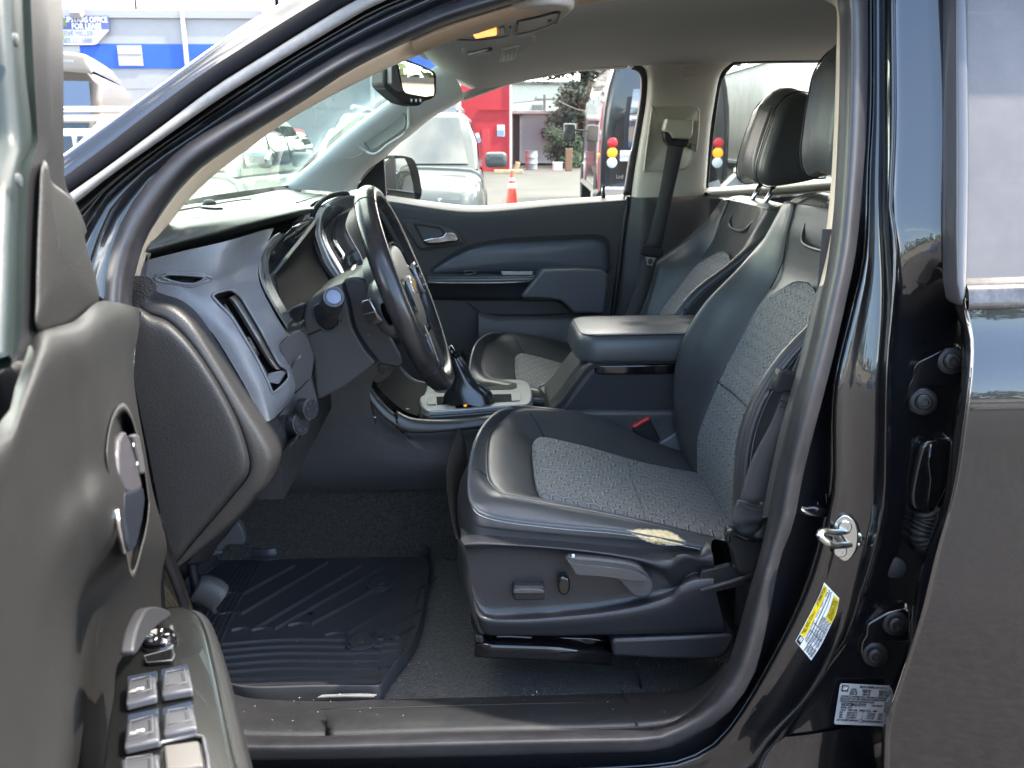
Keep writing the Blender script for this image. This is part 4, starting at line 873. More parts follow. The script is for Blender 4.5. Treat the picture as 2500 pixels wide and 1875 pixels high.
# ---- headrest: profile read off the far seat
HP = [(1811,419),(1812,385),(1826,335),(1840,293),(1858,246),(1885,216),(1917,205),(1950,213),(1978,236),(1988,275),(1992,340),(1990,395),(1965,420),(1925,432),(1880,440),(1845,444),(1820,436)]
PHI = R_(10.0); HG = V3(.43, 0, .80)
def recl(p, s_): 
    q = Vector(p) - HG; c_, n_ = math.cos(PHI * s_), math.sin(PHI * s_); return V3(HG.x + q.x * c_ + q.z * n_, p[1], HG.z - q.x * n_ + q.z * c_)
hp_ = [recl(P(p.x, p.y, 1.13), -1) for p in rs(HP, 40, True)]
hc = sum(hp_, Vector()) / len(hp_)
hp_ = [hc + (p - hc) * .94 for p in hp_]
def hrow(y, sc, dx=0): return [V3(hc.x + (p.x - hc.x) * sc + dx + abs(y) * .10, YC + y * .84, hc.z + (p.z - hc.z) * sc - abs(y) * .14) for p in hp_]
hr = sheet('headrest', [hrow(-.132, .02), hrow(-.132, .5), hrow(-.130, .80), hrow(-.120, .93), hrow(-.09, .985), hrow(0, 1), hrow(.09, .985), hrow(.12, .93), hrow(.13, .8), hrow(.132, .5), hrow(.132, .02)], leather, seat, fr=3, cc=True)
def on_hr(i, y, o=0): 
    q = hrow(y, 1.0 if abs(y) < .1 else .96)[i % 40]; return q + (q - V3(hc.x, q.y, hc.z)).normalized() * o
prof_i = [0, 2, 4, 6, 8, 10, 12, 14]
for s in (-1, 1):
    tube('headrest_seam', [on_hr(i, s * .098, .001) for i in range(-3, 22)], .0016, matte, seat, n=60, k=6)
    stitches('stitching', [on_hr(i, s * .104, .002) for i in range(-3, 22)], 70, .003, (0, 0, 0))
sheet('headrest_pad', [[on_hr(i, y, -.004 if (k in (0, 8) or i in (38, 51)) else .0035) for k, y in enumerate((-.082, -.078, -.06, -.03, 0, .03, .06, .078, .082))] for i in (38, 39, 40, 42, 44, 46, 48, 50, 51)], leatherg, seat, fr=2, fc=2)
pb_ = P(1870, 476, 1.07)
for s in (-.05, .055):
    tube('headrest_post', [V3(hc.x + .004, YC + s, hc.z - .10), V3(hc.x - .022, YC + s, 1.25)], .0065, chrome, seat, n=3, k=12)
    tube('post_sleeve', [V3(hc.x - .020, YC + s, 1.262), V3(hc.x - .027, YC + s, 1.245)], .013, matte, seat, n=3, k=12)
# ---- outer side shield, switches, lever
ltop = T('H', (800,285), (870,268), (1000,275), (1300,300), (1600,330), (1900,362), (2212,375)) + T('I', (250,368), (330,330))
lur = T('H', (818,320), (880,315), (1000,318), (1300,335), (1600,365), (1850,405), (2040,450)) + T('I', (150,380), (250,400), (350,420))
lft = T('H', (830,345), (890,362), (1000,348), (1300,366), (1600,398), (1850,445), (2000,490), (2090,560)) + T('I', (210,480), (350,480))
lfb = T('H', (868,600), (930,715), (1100,722), (1300,712), (1600,688), (1850,648), (2000,612), (2095,580)) + T('I', (215,500), (350,500))
llr = T('H', (885,700), (935,760), (1100,775), (1300,768), (1600,742), (1850,705), (2050,650)) + T('I', (150,580), (350,540))
lbt = T('H', (905,760), (945,850), (1100,858), (1400,862), (1700,858), (2000,852)) + T('I', (200,850), (420,845))
def sh(L_, y): return ln(None, L_, y, 28)
shield = sheet('side_shield', [[p + V3(0, .04, -.0) for p in sh(ltop, .165)], sh(ltop, .150), sh(lur, .128), sh(lft, .143), mid(sh(lft, .143), sh(lfb, .143), .5, (0, .002, 0)), sh(lfb, .143), sh(llr, .122), mid(sh(llr, .122), sh(lbt, .140), .6, (0, -.004, 0)), sh(lbt, .142), [p + V3(.01, .05, 0) for p in sh(lbt, .142)]], mat('seat shield plastic', (.022, .023, .027), .35, bump=[('vor', 500, .4, .0008)]), seat, fr=4, fc=2)
front = ln(None, T('H', (800,285), (850,400), (868,600), (900,760), (935,850)), .15, 14)
sheet('seat_front_panel', [front, [p + V3(-.012, .03, 0) for p in front], [p + V3(-.03, .25, .02) for p in front], [p + V3(-.01, .5, .02) for p in front]], plas, seat, fr=3, fc=2)
prism('seat_switch', [P(x, y, .128) for x, y in T('H', (1112,568), (1302,568), (1305,655), (1120,658), (1108,630))], (0, .02, 0), matte, seat, bev=.004)
prism('seat_switch', [P(p.x, p.y, .122) for p in rs(T('H', (1118,592), (1150,585), (1270,588), (1302,600), (1298,612), (1120,612)), 16, True)], (0, .012, 0), plas, seat, bev=.003)
prism('lumbar_switch', [P(p.x, p.y, .126) for p in rs(T('H', (1380,560), (1390,525), (1420,512), (1450,528), (1456,570), (1448,610), (1420,628), (1390,612)), 24, True)], (0, .02, 0), gloss, seat, bev=.004)
lv = T('H', (1430,398), (1500,395), (1700,412), (1850,440), (1910,490), (1950,545), (1955,590), (1930,630), (1880,640), (1830,625), (1780,575), (1720,530), (1500,500), (1475,470))
prism('recline_lever', [P(p.x, p.y, .122) for p in rs(lv, 60, True)], (0, .02, 0), plas, seat, bev=.005, seg=4)
lvr = T('H', (1432,402), (1470,430), (1600,445), (1800,470), (1880,495), (1925,530), (1900,542), (1780,528), (1620,508), (1500,500), (1475,470))
prism('recline_lever', [P(p.x, p.y, .108) for p in rs(lvr, 50, True)], (0, .016, 0), plas, seat, bev=.004, seg=3)
prism('white_tab', [P(x, y, .12) for x, y in T('H', (1466,382), (1482,382), (1482,396), (1466,396))], (0, .004, 0), whitep, seat)
# rails under the seat
rl = sweep('seat_rail', [P(x, y, yy) for (x, y), yy in zip(T('H', (885,905), (1000,915), (1300,925), (1695,960)), (.17, .17, .17, .17))], rect(.05, .028, .006), (0, 0, 1), gloss, seat)
prism('rail_end_cap', [P(x, y, .15) for x, y in T('H', (880,865), (935,868), (940,950), (882,955))], (0, .05, 0), matte, seat, bev=.004)
prism('rail_bracket', [P(x, y, .175) for x, y in T('H', (890,800), (905,795), (935,850), (1000,865), (1580,880), (1700,900), (1700,950), (890,900))], (0, .01, 0), gloss, seat, bev=.002)
tube('seat_spring', [P(x, y, .16) for x, y in T('H', (1010,868), (1100,868), (1225,875))], .0035, gloss, seat, n=20)
rc_ = T('H', (1702,895), (1730,885), (2212,868)) + T('I', (450,855), (480,880), (440,960), (380,1010), (250,1012), (0,1005)) + T('H', (1900,1000), (1712,990))
prism('rail_cover', [P(x, y, .135) for x, y in rc_], (0, .08, 0), MT['seat shield plastic'], seat, bev=.012, seg=4)
# inner seat pan and frame
box('seat_pan', (.19, .42, .60), (.40, .44, .10), matte, seat, rot=(0, 5, 0), bev=.02)
box('seat_rail', (.26, .60, .52), (.30, .05, .03), gloss, seat, bev=.004)
# passenger seat: a copy
DY = .71
for ch in list(seat.children): pass
seat2 = seat.copy(); COL.objects.link(seat2); seat2.parent = truck; seat2.location = (0, DY, 0)
skip = ('exposed_foam', 'torn_edge', 'white_tab', 'lumbar_switch', 'side_shield', 'recline_lever', 'seat_switch')
BACK = ('backrest', 'backrest_shell', 'backrest_insert', 'headrest', 'headrest_collar', 'headrest_scoop', 'headrest_pad', 'headrest_seam', 'headrest_post', 'post_sleeve')
MR = Matrix.Translation(HG) @ Matrix.Rotation(PHI, 4, 'Y') @ Matrix.Translation(-HG)
for ch in list(seat.children):
    if ch.name.split('.')[0] in skip: continue
    c_ = ch.copy(); COL.objects.link(c_); c_.parent = seat2
    zc = sum(v.co.z for v in ch.data.vertices) / len(ch.data.vertices)
    if ch.name.split('.')[0] in BACK or zc > .86: c_.matrix_local = MR
# ---- driver's belt, anchor and buckle
sheet('seat_belt', [ln('F', [(1000,-100), (970,250), (945,400), (900,560), (820,750), (800,800)], .10, 12), ln('F', [(1130,-100), (1060,300), (1020,420), (980,560), (900,760), (880,820)], .11, 12)], webm, truck, fr=2, thick=.0015)
belt2 = [ln('F', [(765,880), (700,1050), (620,1200), (560,1330), (500,1540)], .10, 14), ln('F', [(865,860), (800,1100), (740,1300), (690,1450), (670,1560)], .105, 14)]
sheet('seat_belt', [belt2[0], mid(belt2[0], belt2[1], .5, (0, -.006, 0)), belt2[1]], webm, truck, fr=3, thick=.0015)
sheet('seat_belt', [ln('F', [(500,1530), (470,1600), (460,1659)], .095, 6) + ln('I', [(480,230), (520,262)], .10, 3), ln('F', [(690,1540), (680,1600), (675,1659)], .098, 6) + ln('I', [(660,150), (610,260)], .105, 3)], webm, truck, fr=3, thick=.004)
for y0_, x0_, x1_ in ((1535,495,680), (1560,490,678), (925,745,850), (960,740,840)):
    stitches('belt_stitching', ln('F', [(x0_, y0_), (x1_, y0_ + 40)], .093, 6), 26, .003, (0, 0, 0), m=mat('black thread', (.05,.05,.05), .5), parent=truck, r=.0009)
prism('belt_stop', [P(p.x, p.y, .085) for p in rs(T('F', (745,752), (800,758), (870,790), (880,870), (790,880), (740,893), (715,865), (722,820), (740,780)), 30, True)], (0, .02, 0), matte, truck, bev=.006, seg=4)
prism('belt_anchor', [P(p.x, p.y, .10) for p in rs(T('I', (452,238), (640,300), (640,400), (600,485), (545,505), (495,480), (470,380), (440,320), (442,270)), 40, True, False)], (0, .03, 0), matte, truck, bev=.006, seg=4)
tube('anchor_loop', [P(x, y, .095) for x, y in T('I', (440,300), (438,255), (460,228), (490,262), (560,285), (640,290))], .0035, gloss, truck, n=24)
sheet('belt_end', [ln('I', [(590,260), (625,300), (640,330)], .10, 6), ln('I', [(660,200), (670,260), (660,320)], .11, 6)], webm, truck, fr=2, thick=.003)
# shield rear with its slot
prism('shield_slot', [P(x, y, .127) for x, y in T('I', (245,600), (280,480), (450,440), (500,500), (560,520), (590,490), (560,560), (300,620), (235,640))], (0, .01, 0), matte, seat, bev=.003)
sweep('shield_lip', [P(x, y, .118) for x, y in T('I', (270,590), (400,555), (500,525), (590,500))], rect(.006, .004, .001), (0, 0, 1), plas, seat)
# buckles inboard
def buckle(dy):
    b_ = prism('belt_buckle', [P(x, y, .668) + V3(0, dy, 0) for x, y in T('E', (1828,1085), (1935,1030), (1945,1060), (2000,1165), (1960,1200), (1900,1170), (1835,1115))], (0, .016, 0), matte, truck, bev=.004)
    prism('buckle_button', [P(p.x, p.y, .664) + V3(0, dy, 0) for p in rs(T('E', (1828,1085), (1900,1040), (1932,1028), (1940,1045), (1850,1095), (1832,1098)), 16, True, False)], (0, .014, 0), redm, b_, bev=.003)
    prism('buckle_stalk', [P(x, y, .668) + V3(0, dy, 0) for x, y in T('E', (1975,1195), (2118,1108), (2130,1225), (2125,1250))], (0, .014, 0), plasb, b_, bev=.004)
buckle(0)
# ================================================================ FLOOR, SILL, CONSOLE
fl_ = [[V3(x, y, z) for x in (-.85, -.70, -.60, -.1, .15, .4, .62)] for y, z in ((.13, .485), (.17, .467), (.25, .462), (.45, .462), (.67, .462), (.70, .48), (.71, .60), (.712, .70))]
for r in fl_:
    r[0].z += .28; r[1].z += .12; r[2].z += .01
sheet('floor_carpet', fl_, carpet, truck, fr=4, fc=4)
sheet('floor_carpet', [[V3(p.x, 1.56 - p.y + .02, p.z) for p in r] for r in fl_], carpet, truck, fr=2, fc=2)
box('firewall_carpet', (-.74, .75, .85), (.04, 1.4, .6), carpet, truck)
tube('carpet_seam', [P(x, y, .2) for x, y in T('H', (1850,1010), (1865,1080), (1885,1200))], .0025, matte, truck, n=10)
box('floor_pan', (.2, .75, .30), (2.2, 1.4, .03), matte, truck)
rnd = random.Random(12); lint = []
def speck(p, r_): 
    a = rnd.uniform(0, 3.1); d_ = V3(math.cos(a), math.sin(a), .3) * r_ * rnd.uniform(.6, 2.2); e_ = V3(-math.sin(a), math.cos(a), .2) * r_ * .5; return [p - d_, p + e_, p + d_, p - e_], [(0, 1, 2, 3)]
for k in range(90): lint.append(speck(V3(rnd.uniform(-.5, .42), rnd.uniform(.15, .5), .4665 + rnd.random() * .002), .0011))
for k in range(50): lint.append(speck(V3(rnd.uniform(-.42, -.05), rnd.uniform(.22, .55), .477), .0009))
for k in range(45): lint.append(speck(V3(rnd.uniform(-.5, .3), rnd.uniform(.06, .13), .5165), .0009))
lo_ = multi('lint', lint, mat('pale grit', (.5, .48, .42), .9), truck, autosm=None); lo_['kind'] = 'stuff'
# sill plate
q0 = ln(None, T('G', (1200,1180), (1330,1195), (1500,1245), (1900,1262), (2212,1255)) + T('H', (370,1252), (1000,1235), (1700,1216)) + T('I', (100,1200), (250,1170), (330,1120), (400,1050)), .15, 60)
q1 = ln(None, T('G', (1250,1440), (1420,1468), (2000,1475)) + T('H', (0,1470), (800,1442), (1700,1424)) + T('I', (100,1390), (250,1290), (370,1150), (430,1040)), .035, 60)
qm = mid(q0, q1, .45, (0, 0, .006)); qn = mid(q0, q1, .86, (0, 0, .005))
sheet('sill_plate', [[p + V3(0, .03, -.05) for p in q0], [p + V3(0, .01, -.008) for p in q0], mid(q0, q1, .04, (0, 0, .0)), qm, qn, mid(q0, q1, .96, (0, 0, -.002)), q1, [p + V3(0, 0, -.03) for p in q1]], sill_m, truck, fr=3)
def onsill(x, y, o=.0): p = PZ(x, y, .507 + o); return p
st = T('H', (30,1350), (60,1335), (700,1318), (1540,1300), (1568,1320), (700,1342), (50,1362))
def sillY(w, px):      # point on plate at fraction w across, at pixel x
    k = min(range(60), key=lambda i: abs((q0[i] + (q1[i] - q0[i]) * w - P(px, 1740, .09)).x)); return q0[k].lerp(q1[k], w)
stp = [sillY(.50, x) for x in (814, 900, 1000, 1100, 1200, 1300, 1400, 1436)]; stq = [sillY(.62, x) for x in (814, 900, 1000, 1100, 1200, 1300, 1400, 1436)]
sheet('kick_strip', [[p + V3(0, 0, .0015) for p in stp], [p + V3(0, 0, .0035) for p in mid(stp, stq, .12, (0, 0, 0))], [p + V3(0, 0, .003) for p in mid(stp, stq, .88, (0, 0, 0))], [p + V3(0, 0, .001) for p in stq]], mat('kick strip plastic', (.022, .023, .026), .35, bump=GRF), truck, fr=1)
for w_, x0_, x1_ in ((.30, 780, 1470), (.76, 780, 1490)):
    gp = [sillY(w_, x) + V3(0, 0, .004) for x in range(x0_, x1_, 60)]
    tube('plate_groove', gp, .0012, matte, truck, k=6)
tube('plate_joint', [sillY(w_, 1535 + w_ * 14) + V3(0, 0, .0055) for w_ in (0, .25, .5, .75, 1)], .0016, matte, truck, k=6)
# floor mat ------------------------------------------------ a thing of its own, lies on the carpet
MZ = .474
def mz(x, y, z=MZ): return PZ(x, y, z)
MO = T('G', (1160,560), (1290,450), (1345,400), (1600,415), (1750,395), (2212,385)) + T('H', (300,385), (560,390), (600,420), (590,560), (560,760), (520,900), (460,1010), (400,1080), (350,1150), (300,1228)) + T('G', (2212,1225), (1900,1225), (1500,1230), (1330,1165), (1250,1000), (1100,760))
mo = [mz(p.x, p.y) for p in rs(MO, 110, True)]
mcen = sum(mo, Vector()) / len(mo)
def mrow(sc, z): return [V3(mcen.x + (p.x - mcen.x) * sc, mcen.y + (p.y - mcen.y) * sc, z) for p in mo]
mat_o = sheet('floor_mat', [mrow(1.03, MZ - .004), mrow(1.03, MZ + .022), mrow(1.022, MZ + .024), mrow(1.0, MZ + .003), mrow(.98, MZ), mrow(.5, MZ), mrow(.02, MZ)], matr, None, fr=2, cc=True)
tag(mat_o, 'black ribbed rubber all weather mat lying on the carpet of the footwell', 'floor mat')
def rib(pts, w=.010, h=.007, z=MZ):
    q = [mz(x, y, z) for x, y in pts]
    return sweep('x', [p + V3(0, 0, h / 2) for p in rs(q, 16)], [(-w/2, -h/2), (w/2, -h/2), (w*.3, h/2), (-w*.3, h/2)], (0, 0, 1), None, raw=True)
rb = []
for k in range(6): # fan of straight ribs from top-left going down-left
    x0, x1 = 1420 + k * 28, 1120 + k * 34
    rb.append(rib(T('G', (x0, 440), ((x0 + x1) / 2 - 10, 700), (x1 + 10, 960)), .006, .004))
for a, b_ in (((1760,450),(1450,620)), ((1960,430),(1440,740)), ((2160,450),(1520,830)), ((2330,440),(1640,830)), ((2500,460),(1860,800)), ((2610,520),(2080,860)), ((2540,700),(2250,860)), ((2480,810),(2340,890))):
    rb.append(rib(T('G', a, ((a[0] + b_[0]) / 2, (a[1] + b_[1]) / 2), b_), .012, .006))
    rb.append(rib(T('G', b_, (b_[0] - 60, b_[1] - 8), (b_[0] - 130, b_[1] + 6)), .006, .005))
for k, y in enumerate((905, 945, 985, 1030, 1075, 1120, 1165, 1205)):
    rb.append(rib(T('G', (1330, y + 15), (1700, y - (12 if k < 5 else 0)), (2100, y - 10 + k), (2300 - k * 5, y - 15 + k * 2)), .009, .005))
    if k < 5: rb.append(rib(T('H', (60, y - 18 + k), (430, y - 28 + k)), .009, .005))
multi('mat_ribs', rb, matr, mat_o)
for x, y in T('H', (315,566), (200,915)):
    c_ = mz(x, y, MZ + .001)
    lathe('mat_fastener', [(.030, 0), (.030, .006), (.026, .007), (.025, .004), (.023, .004), (.022, .008), (.010, .008), (.0095, .006), (.0085, .009), (.001, .009)], c_, (0, 0, 1), matr, mat_o, 36)
prism('mat_tag', [mz(x, y, MZ + .012) for x, y in T('G', (1905,1240), (1935,1225), (2212,1215))] + [mz(x, y, MZ + .012) for x, y in T('H', (160,1218), (295,1222), (270,1236), (100,1234), (0,1236))] , (0, 0, .002), mat('tag grey', (.16, .165, .17), .6), mat_o)
# small writing along the outer edge of the mat
tb0, tb1 = mz(*T('H', (440,985))[0], MZ + .002), mz(*T('H', (575,520))[0], MZ + .002)
text('mat_writing', 'WARNING  DO NOT PLACE ON TOP OF ANOTHER FLOOR MAT', (tb0 + tb1) / 2, frame(tb1 - tb0, (0, 0, 1)), .0105, mat('embossed rubber print', (.045, .048, .052), .6), mat_o)
# ---- pedals
bp_ = T('G', (1140,630), (1165,560), (1200,520), (1240,520), (1310,545), (1345,570), (1350,620), (1300,700), (1260,680), (1220,645), (1180,630))
bpc = [P(p.x, p.y, .33) for p in rs(T('G', (1200,522), (1240,520), (1310,545), (1350,575)), 10)]; bpd = [P(p.x, p.y, .31) for p in rs(T('G', (1142,625), (1180,625), (1240,655), (1298,700)), 10)]
pedal = sheet('brake_pedal', [bpc, mid(bpc, bpd, .5, (.012, -.01, .01)), bpd, [p + V3(0, .01, -.012) for p in bpd]], mat('pedal rubber', (.06, .06, .062), .55, bump=[('noise', 400, .4, .001)]), truck, fr=3, thick=.008)
for t in (.15, .28, .62, .78):
    tube('pedal_ridge', [bpc[int(t * 9)].lerp(bpd[int(t * 9)], u) + V3(.012 * math.sin(math.pi * u), -.01 * math.sin(math.pi * u) - .003, .01 * math.sin(math.pi * u) + .002) for u in (.08, .3, .5, .7, .92)], .0042, MT['pedal rubber'], pedal, n=10, k=6)
tube('pedal_arm', [P(485, 1480, .34), P(470, 1380, .40), P(440, 1200, .45)], .009, matte, truck)
fr_ = rs(T('G', (1265,340), (1330,290), (1400,200), (1425,182), (1460,240), (1470,290), (1455,320), (1360,325), (1320,370)), 30, True)
prism('gas_pedal', [P(p.x, p.y, .56) for p in fr_], (.0, .02, 0), mat('foot rest grey', (.10, .10, .10), .5), truck, bev=.006)
prism('gas_pedal', [P(x, y, .52) for x, y in T('G', (1200,405), (1265,345), (1335,370), (1230,410))], (0, .01, 0), MT['foot rest grey'], truck, bev=.003)
# ---- centre console
CZ = .812
side = [(500,1165),(560,1125),(640,1060),(720,985),(790,945),(830,930)] + T('h', (1600,1020), (1640,1015), (1715,1080), (1830,1280), (1950,1420), (2100,1520), (2212,1570)) + T('E', (400,1085), (470,1115), (560,1122), (800,1102), (1100,1080), (1340,1040), (1500,1000), (2300,1000))
cs0 = ln(None, side, .672, 50)
carp = ln(None, [(480,1230),(560,1190),(640,1170)] + T('D', (1700,1365), (1900,1372)) + T('E', (0,1362), (400,1355), (800,1345), (1200,1340), (2300,1340)), .668, 50)
cp = sheet('center_console', [[p + V3(0, .03, .0) for p in cs0], cs0, mid(cs0, carp, .3, (0, .004, 0)), carp, [p + V3(0, .02, -.05) for p in carp]], plas, truck, fr=3)
# curved trim band
bu = T('h', (1700,960), (1780,1060), (1900,1230), (2050,1370), (2212,1450)) + T('E', (400,985), (470,1022), (540,1040), (700,1045), (900,1030), (1060,1005))
blw = T('h', (1640,1018), (1700,1090), (1830,1290), (1960,1430), (2110,1525), (2212,1570)) + T('E', (400,1090), (480,1115), (560,1122), (700,1112), (900,1092), (1060,1082))
U_, D_ = ln(None, bu, .675, 44), ln(None, blw, .668, 44)
sheet('console_edge_trim', [[p + V3(0, .03, -.02) for p in U_], [p + V3(0, .012, -.003) for p in U_], U_, mid(U_, D_, .15, (0, -.008, 0)), mid(U_, D_, .9, (0, -.008, 0)), D_, [p + V3(0, .01, 0) for p in D_]], mat('satin charcoal', (.045, .042, .042), .3, coat=.2, bump=GRF), cp, fr=3)
# tray floor left of the shifter, far wall, far edge
tf0 = ln(None, T('E', (250,790), (330,900), (430,985), (520,1030)), .69, 10); 
sheet('console_tray', [ln(None, T('E', (250,760), (330,880), (430,970), (480,1000), (540,1020)), .70, 16), ln(None, T('E', (400,680), (450,760), (500,810), (545,828), (600,838)), .88, 16)], mat('tray black', (.012, .012, .013), .7, spec=.06), cp, fr=3)
fe0_ = ln(None, T('E', (395,668), (440,745), (510,810), (590,835)), .90, 14)
tube('console_far_edge', fe0_, .006, MT['satin charcoal'], cp, n=30)
sheet('console_far_wall', [fe0_, [p + V3(0, .02, -.25) for p in fe0_]], plas, cp, fr=1)
# shifter plate
pl_o = T('i', (548,560), (560,490), (600,430), (650,400), (750,378), (1080,350), (1400,338), (1600,335), (1690,352), (1745,400), (1765,480), (1758,545), (1710,600), (1500,615), (1200,640), (1000,655), (700,672), (630,670), (575,632))
po = [PZ(p.x, p.y, CZ + .006) for p in rs(pl_o, 80, True)]
platem = mat('satin grey plate', (.34, .35, .35), .3, .35, bump=[('noise', 600, .1, .0003)], var=(60, .1))
plate = prism('shifter_plate', po, (0, 0, -.02), platem, cp, bev=.004, seg=4)
pc = sum(po, Vector()) / len(po)
prism('shifter_base', [V3(pc.x + (p.x - pc.x) * 1.03, pc.y + (p.y - pc.y) * 1.04, CZ - .004) for p in po], (0, 0, -.022), MT['satin charcoal'], cp, bev=.004)
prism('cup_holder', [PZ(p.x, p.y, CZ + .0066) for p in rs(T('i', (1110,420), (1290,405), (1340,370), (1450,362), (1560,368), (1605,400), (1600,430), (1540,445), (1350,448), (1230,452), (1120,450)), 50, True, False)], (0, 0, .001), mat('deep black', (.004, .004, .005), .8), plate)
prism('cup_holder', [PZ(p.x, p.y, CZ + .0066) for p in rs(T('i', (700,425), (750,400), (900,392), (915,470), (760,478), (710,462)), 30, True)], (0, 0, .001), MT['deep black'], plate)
prism('gear_gate', [PZ(x, y, CZ + .0066) for x, y in T('i', (735,530), (900,522), (1250,505), (1540,498), (1548,575), (1250,590), (740,612))], (0, 0, .001), mat('gate satin black', (.05, .05, .052), .15, .6), plate)
for pts in (((640,540),(650,525),(735,525),(730,612),(645,615),(632,600)), ((1540,500),(1560,480),(1640,478),(1648,540),(1630,572),(1545,575))):
    prism('gate_cap', [PZ(x, y, CZ + .0070) for x, y in T('i', *pts)], (0, 0, .002), mat('light satin', (.26, .27, .265), .35, .4), plate, bev=.0008)
prism('gear_display', [PZ(x, y, CZ + .0070) for x, y in T('i', (935,615), (1000,604), (1130,602), (1110,640), (940,650))], (0, 0, .001), gloss, plate)
prism('gear_indicator', [PZ(p.x, p.y, CZ + .0086) for p in rs(T('i', (1025,618), (1040,600), (1062,615), (1045,630)), 12, True)], (0, 0, .0006), amber, plate)
bc_ = PZ(1146, 978, CZ + .012); rows = []
for k in range(8):
    t = k / 7; c_ = V3(bc_.x - .018 * t - .012 * t * t, bc_.y + .004, CZ + .010 + .10 * t); rx, ry = .046 * (1 - t) ** 1.5 + .010 + .004 * math.sin(9 * t), .026 * (1 - t) ** 1.3 + .010
    rows.append([c_ + V3(rx * math.cos(2 * math.pi * j / 16) * (1 + .10 * math.sin(5 * j + 4 * t)), ry * math.sin(2 * math.pi * j / 16), .004 * math.sin(j * 2.3 + k)) for j in range(16)])
shl = sheet('shifter_boot', rows, mat('shiny black leather', (.016, .016, .017), .2, coat=.3, bump=[('noise', 60, .3, .003)]), cp, fr=4, fc=2, cc=True)
sweep('gear_lever', [rows[-1][0] * .5 + rows[-1][8] * .5, rows[-1][0] * .5 + rows[-1][8] * .5 + V3(-.015, 0, .02)], circ(.010, 14), (1, 0, 0), gloss, cp)
# rear box of the console and armrest
bxs = T('E', (1340,972), (1400,910), (1480,800), (1550,715), (1590,692), (1650,680), (1800,672), (2300,660), (2300,1300), (1340,1300))
prism('console_box', [P(x, y, .69) for x, y in bxs], (0, .19, 0), plas, cp, bev=.006)
fpan = T('E', (1430,985), (1500,890), (1590,770), (1660,735), (1760,720), (2250,705), (2250,1290), (1430,1290))
prism('console_box_panel', [P(x, y, .687) for x, y in fpan], (0, .01, 0), mat('felt side panel', (.022, .022, .025), .75, bump=[('noise', 600, .3, .0008)]), cp, bev=.004)
tp_ = ln(None, T('E', (1335,978), (1400,912), (1480,800), (1550,715), (1590,692), (1650,680), (1800,672), (2250,662)), .688, 40)
sheet('console_box_trim', [[p + V3(0, .05, .002) for p in tp_], [p + V3(0, .008, .004) for p in tp_], [p + V3(0, -.006, 0) for p in tp_], [p + V3(.008, -.003, -.014) for p in tp_]], MT['satin charcoal'], cp, fr=3)
slp = ln(None, T('E', (1270,850), (1330,815), (1400,745), (1450,690), (1500,628)), .90, 16)
sheet('console_far_side', [slp, [p + V3(.02, -.10, -.01) for p in slp], [p + V3(.03, -.20, -.04) for p in slp]], plas, cp, fr=3)
tube('console_far_side_edge', slp, .0035, MT['satin charcoal'], cp, n=30)
aY0, aY1 = .668, .90
x0_, x1_ = P(1408, 800, .69).x, .62
AZ = .985
ar = []
for t, dx, dy, dz in ((0, 0, .02, -.030), (.0, -.008, .004, -.020), (0, -.002, .003, .0), (0, .012, .012, .012), (0, .04, .04, .018)):
    pass
def rrect(inset, z, n=48):
    cx0, cx1, cy0, cy1 = x0_ + inset, x1_, aY0 + inset, aY1 - inset; r = .05 - min(inset, .03); out = []
    pts = []
    for ccx, ccy, a0 in ((cx0 + r, cy0 + r, 180), (cx1 - r, cy0 + r, 270), (cx1 - r, cy1 - r, 0), (cx0 + r, cy1 - r, 90)):
        for k in range(8): a = R_(a0 + 90 * k / 7); pts.append(V3(ccx + r * math.cos(a), ccy + r * math.sin(a), z))
    return pts
tilt = lambda L_: [V3(p.x, p.y, p.z + (p.x - x0_) * .01) for p in L_]
sheet('console_armrest', [tilt(rrect(.012, AZ - .062)), tilt(rrect(.0, AZ - .055)), tilt(rrect(-.002, AZ - .035)), tilt(rrect(.002, AZ - .015)), tilt(rrect(.010, AZ - .004)), tilt(rrect(.022, AZ)), tilt(rrect(.05, AZ + .002)), tilt(rrect(.084, AZ + .003))], leatherg, cp, fr=3, cc=True, cap=True)
arm_s = tilt(rrect(.011, AZ - .002)); 
tube('armrest_seam', arm_s, .0012, matte, cp, closed=True, k=6)
stitches('stitching', tilt(rrect(.016, AZ - .0005))[6:12] + tilt(rrect(.016, AZ - .0005))[4:8][:0], 60, .0032, (0, 0, .0008), parent=cp)
st_line = [V3(x0_ + .045 + i * (x1_ - x0_ - .09) / 10, aY0 + .0165, AZ + .0003 + i * .0004) for i in range(11)]
stitches('stitching', st_line, 110, .0034, (0, 0, .0005), parent=cp)
prism('armrest_base', [V3(p.x + .012, p.y, AZ - .066) for p in rrect(.014, 0)], (0, 0, -.022), gloss, cp, bev=.004)
# ================================================================ DASHBOARD
TV = V3
def proj(p):
    q = RC.transposed() @ (Vector(p) - CAM); return CXP - FPX * q.x / q.z * 1.0 * -1 * -1 if False else CXP + FPX * q.x / -q.z, CYP - FPX * q.y / -q.z
def inpoly(x, y, poly):
    c_ = False; n = len(poly)
    for i in range(n):
        x1, y1 = poly[i][0], poly[i][1]; x2, y2 = poly[(i + 1) % n][0], poly[(i + 1) % n][1]
        if (y1 > y) != (y2 > y) and x < (x2 - x1) * (y - y1) / (y2 - y1) + x1: c_ = not c_
    return c_
def cut(o, poly):
    """open a hole in a sheet: drop its faces inside the traced outline"""
    bm = bmesh.new(); bm.from_mesh(o.data)
    dead = [f for f in bm.faces if inpoly(*proj(f.calc_center_median()), poly)]
    bmesh.ops.delete(bm, geom=dead, context='FACES'); bm.to_mesh(o.data); bm.free()
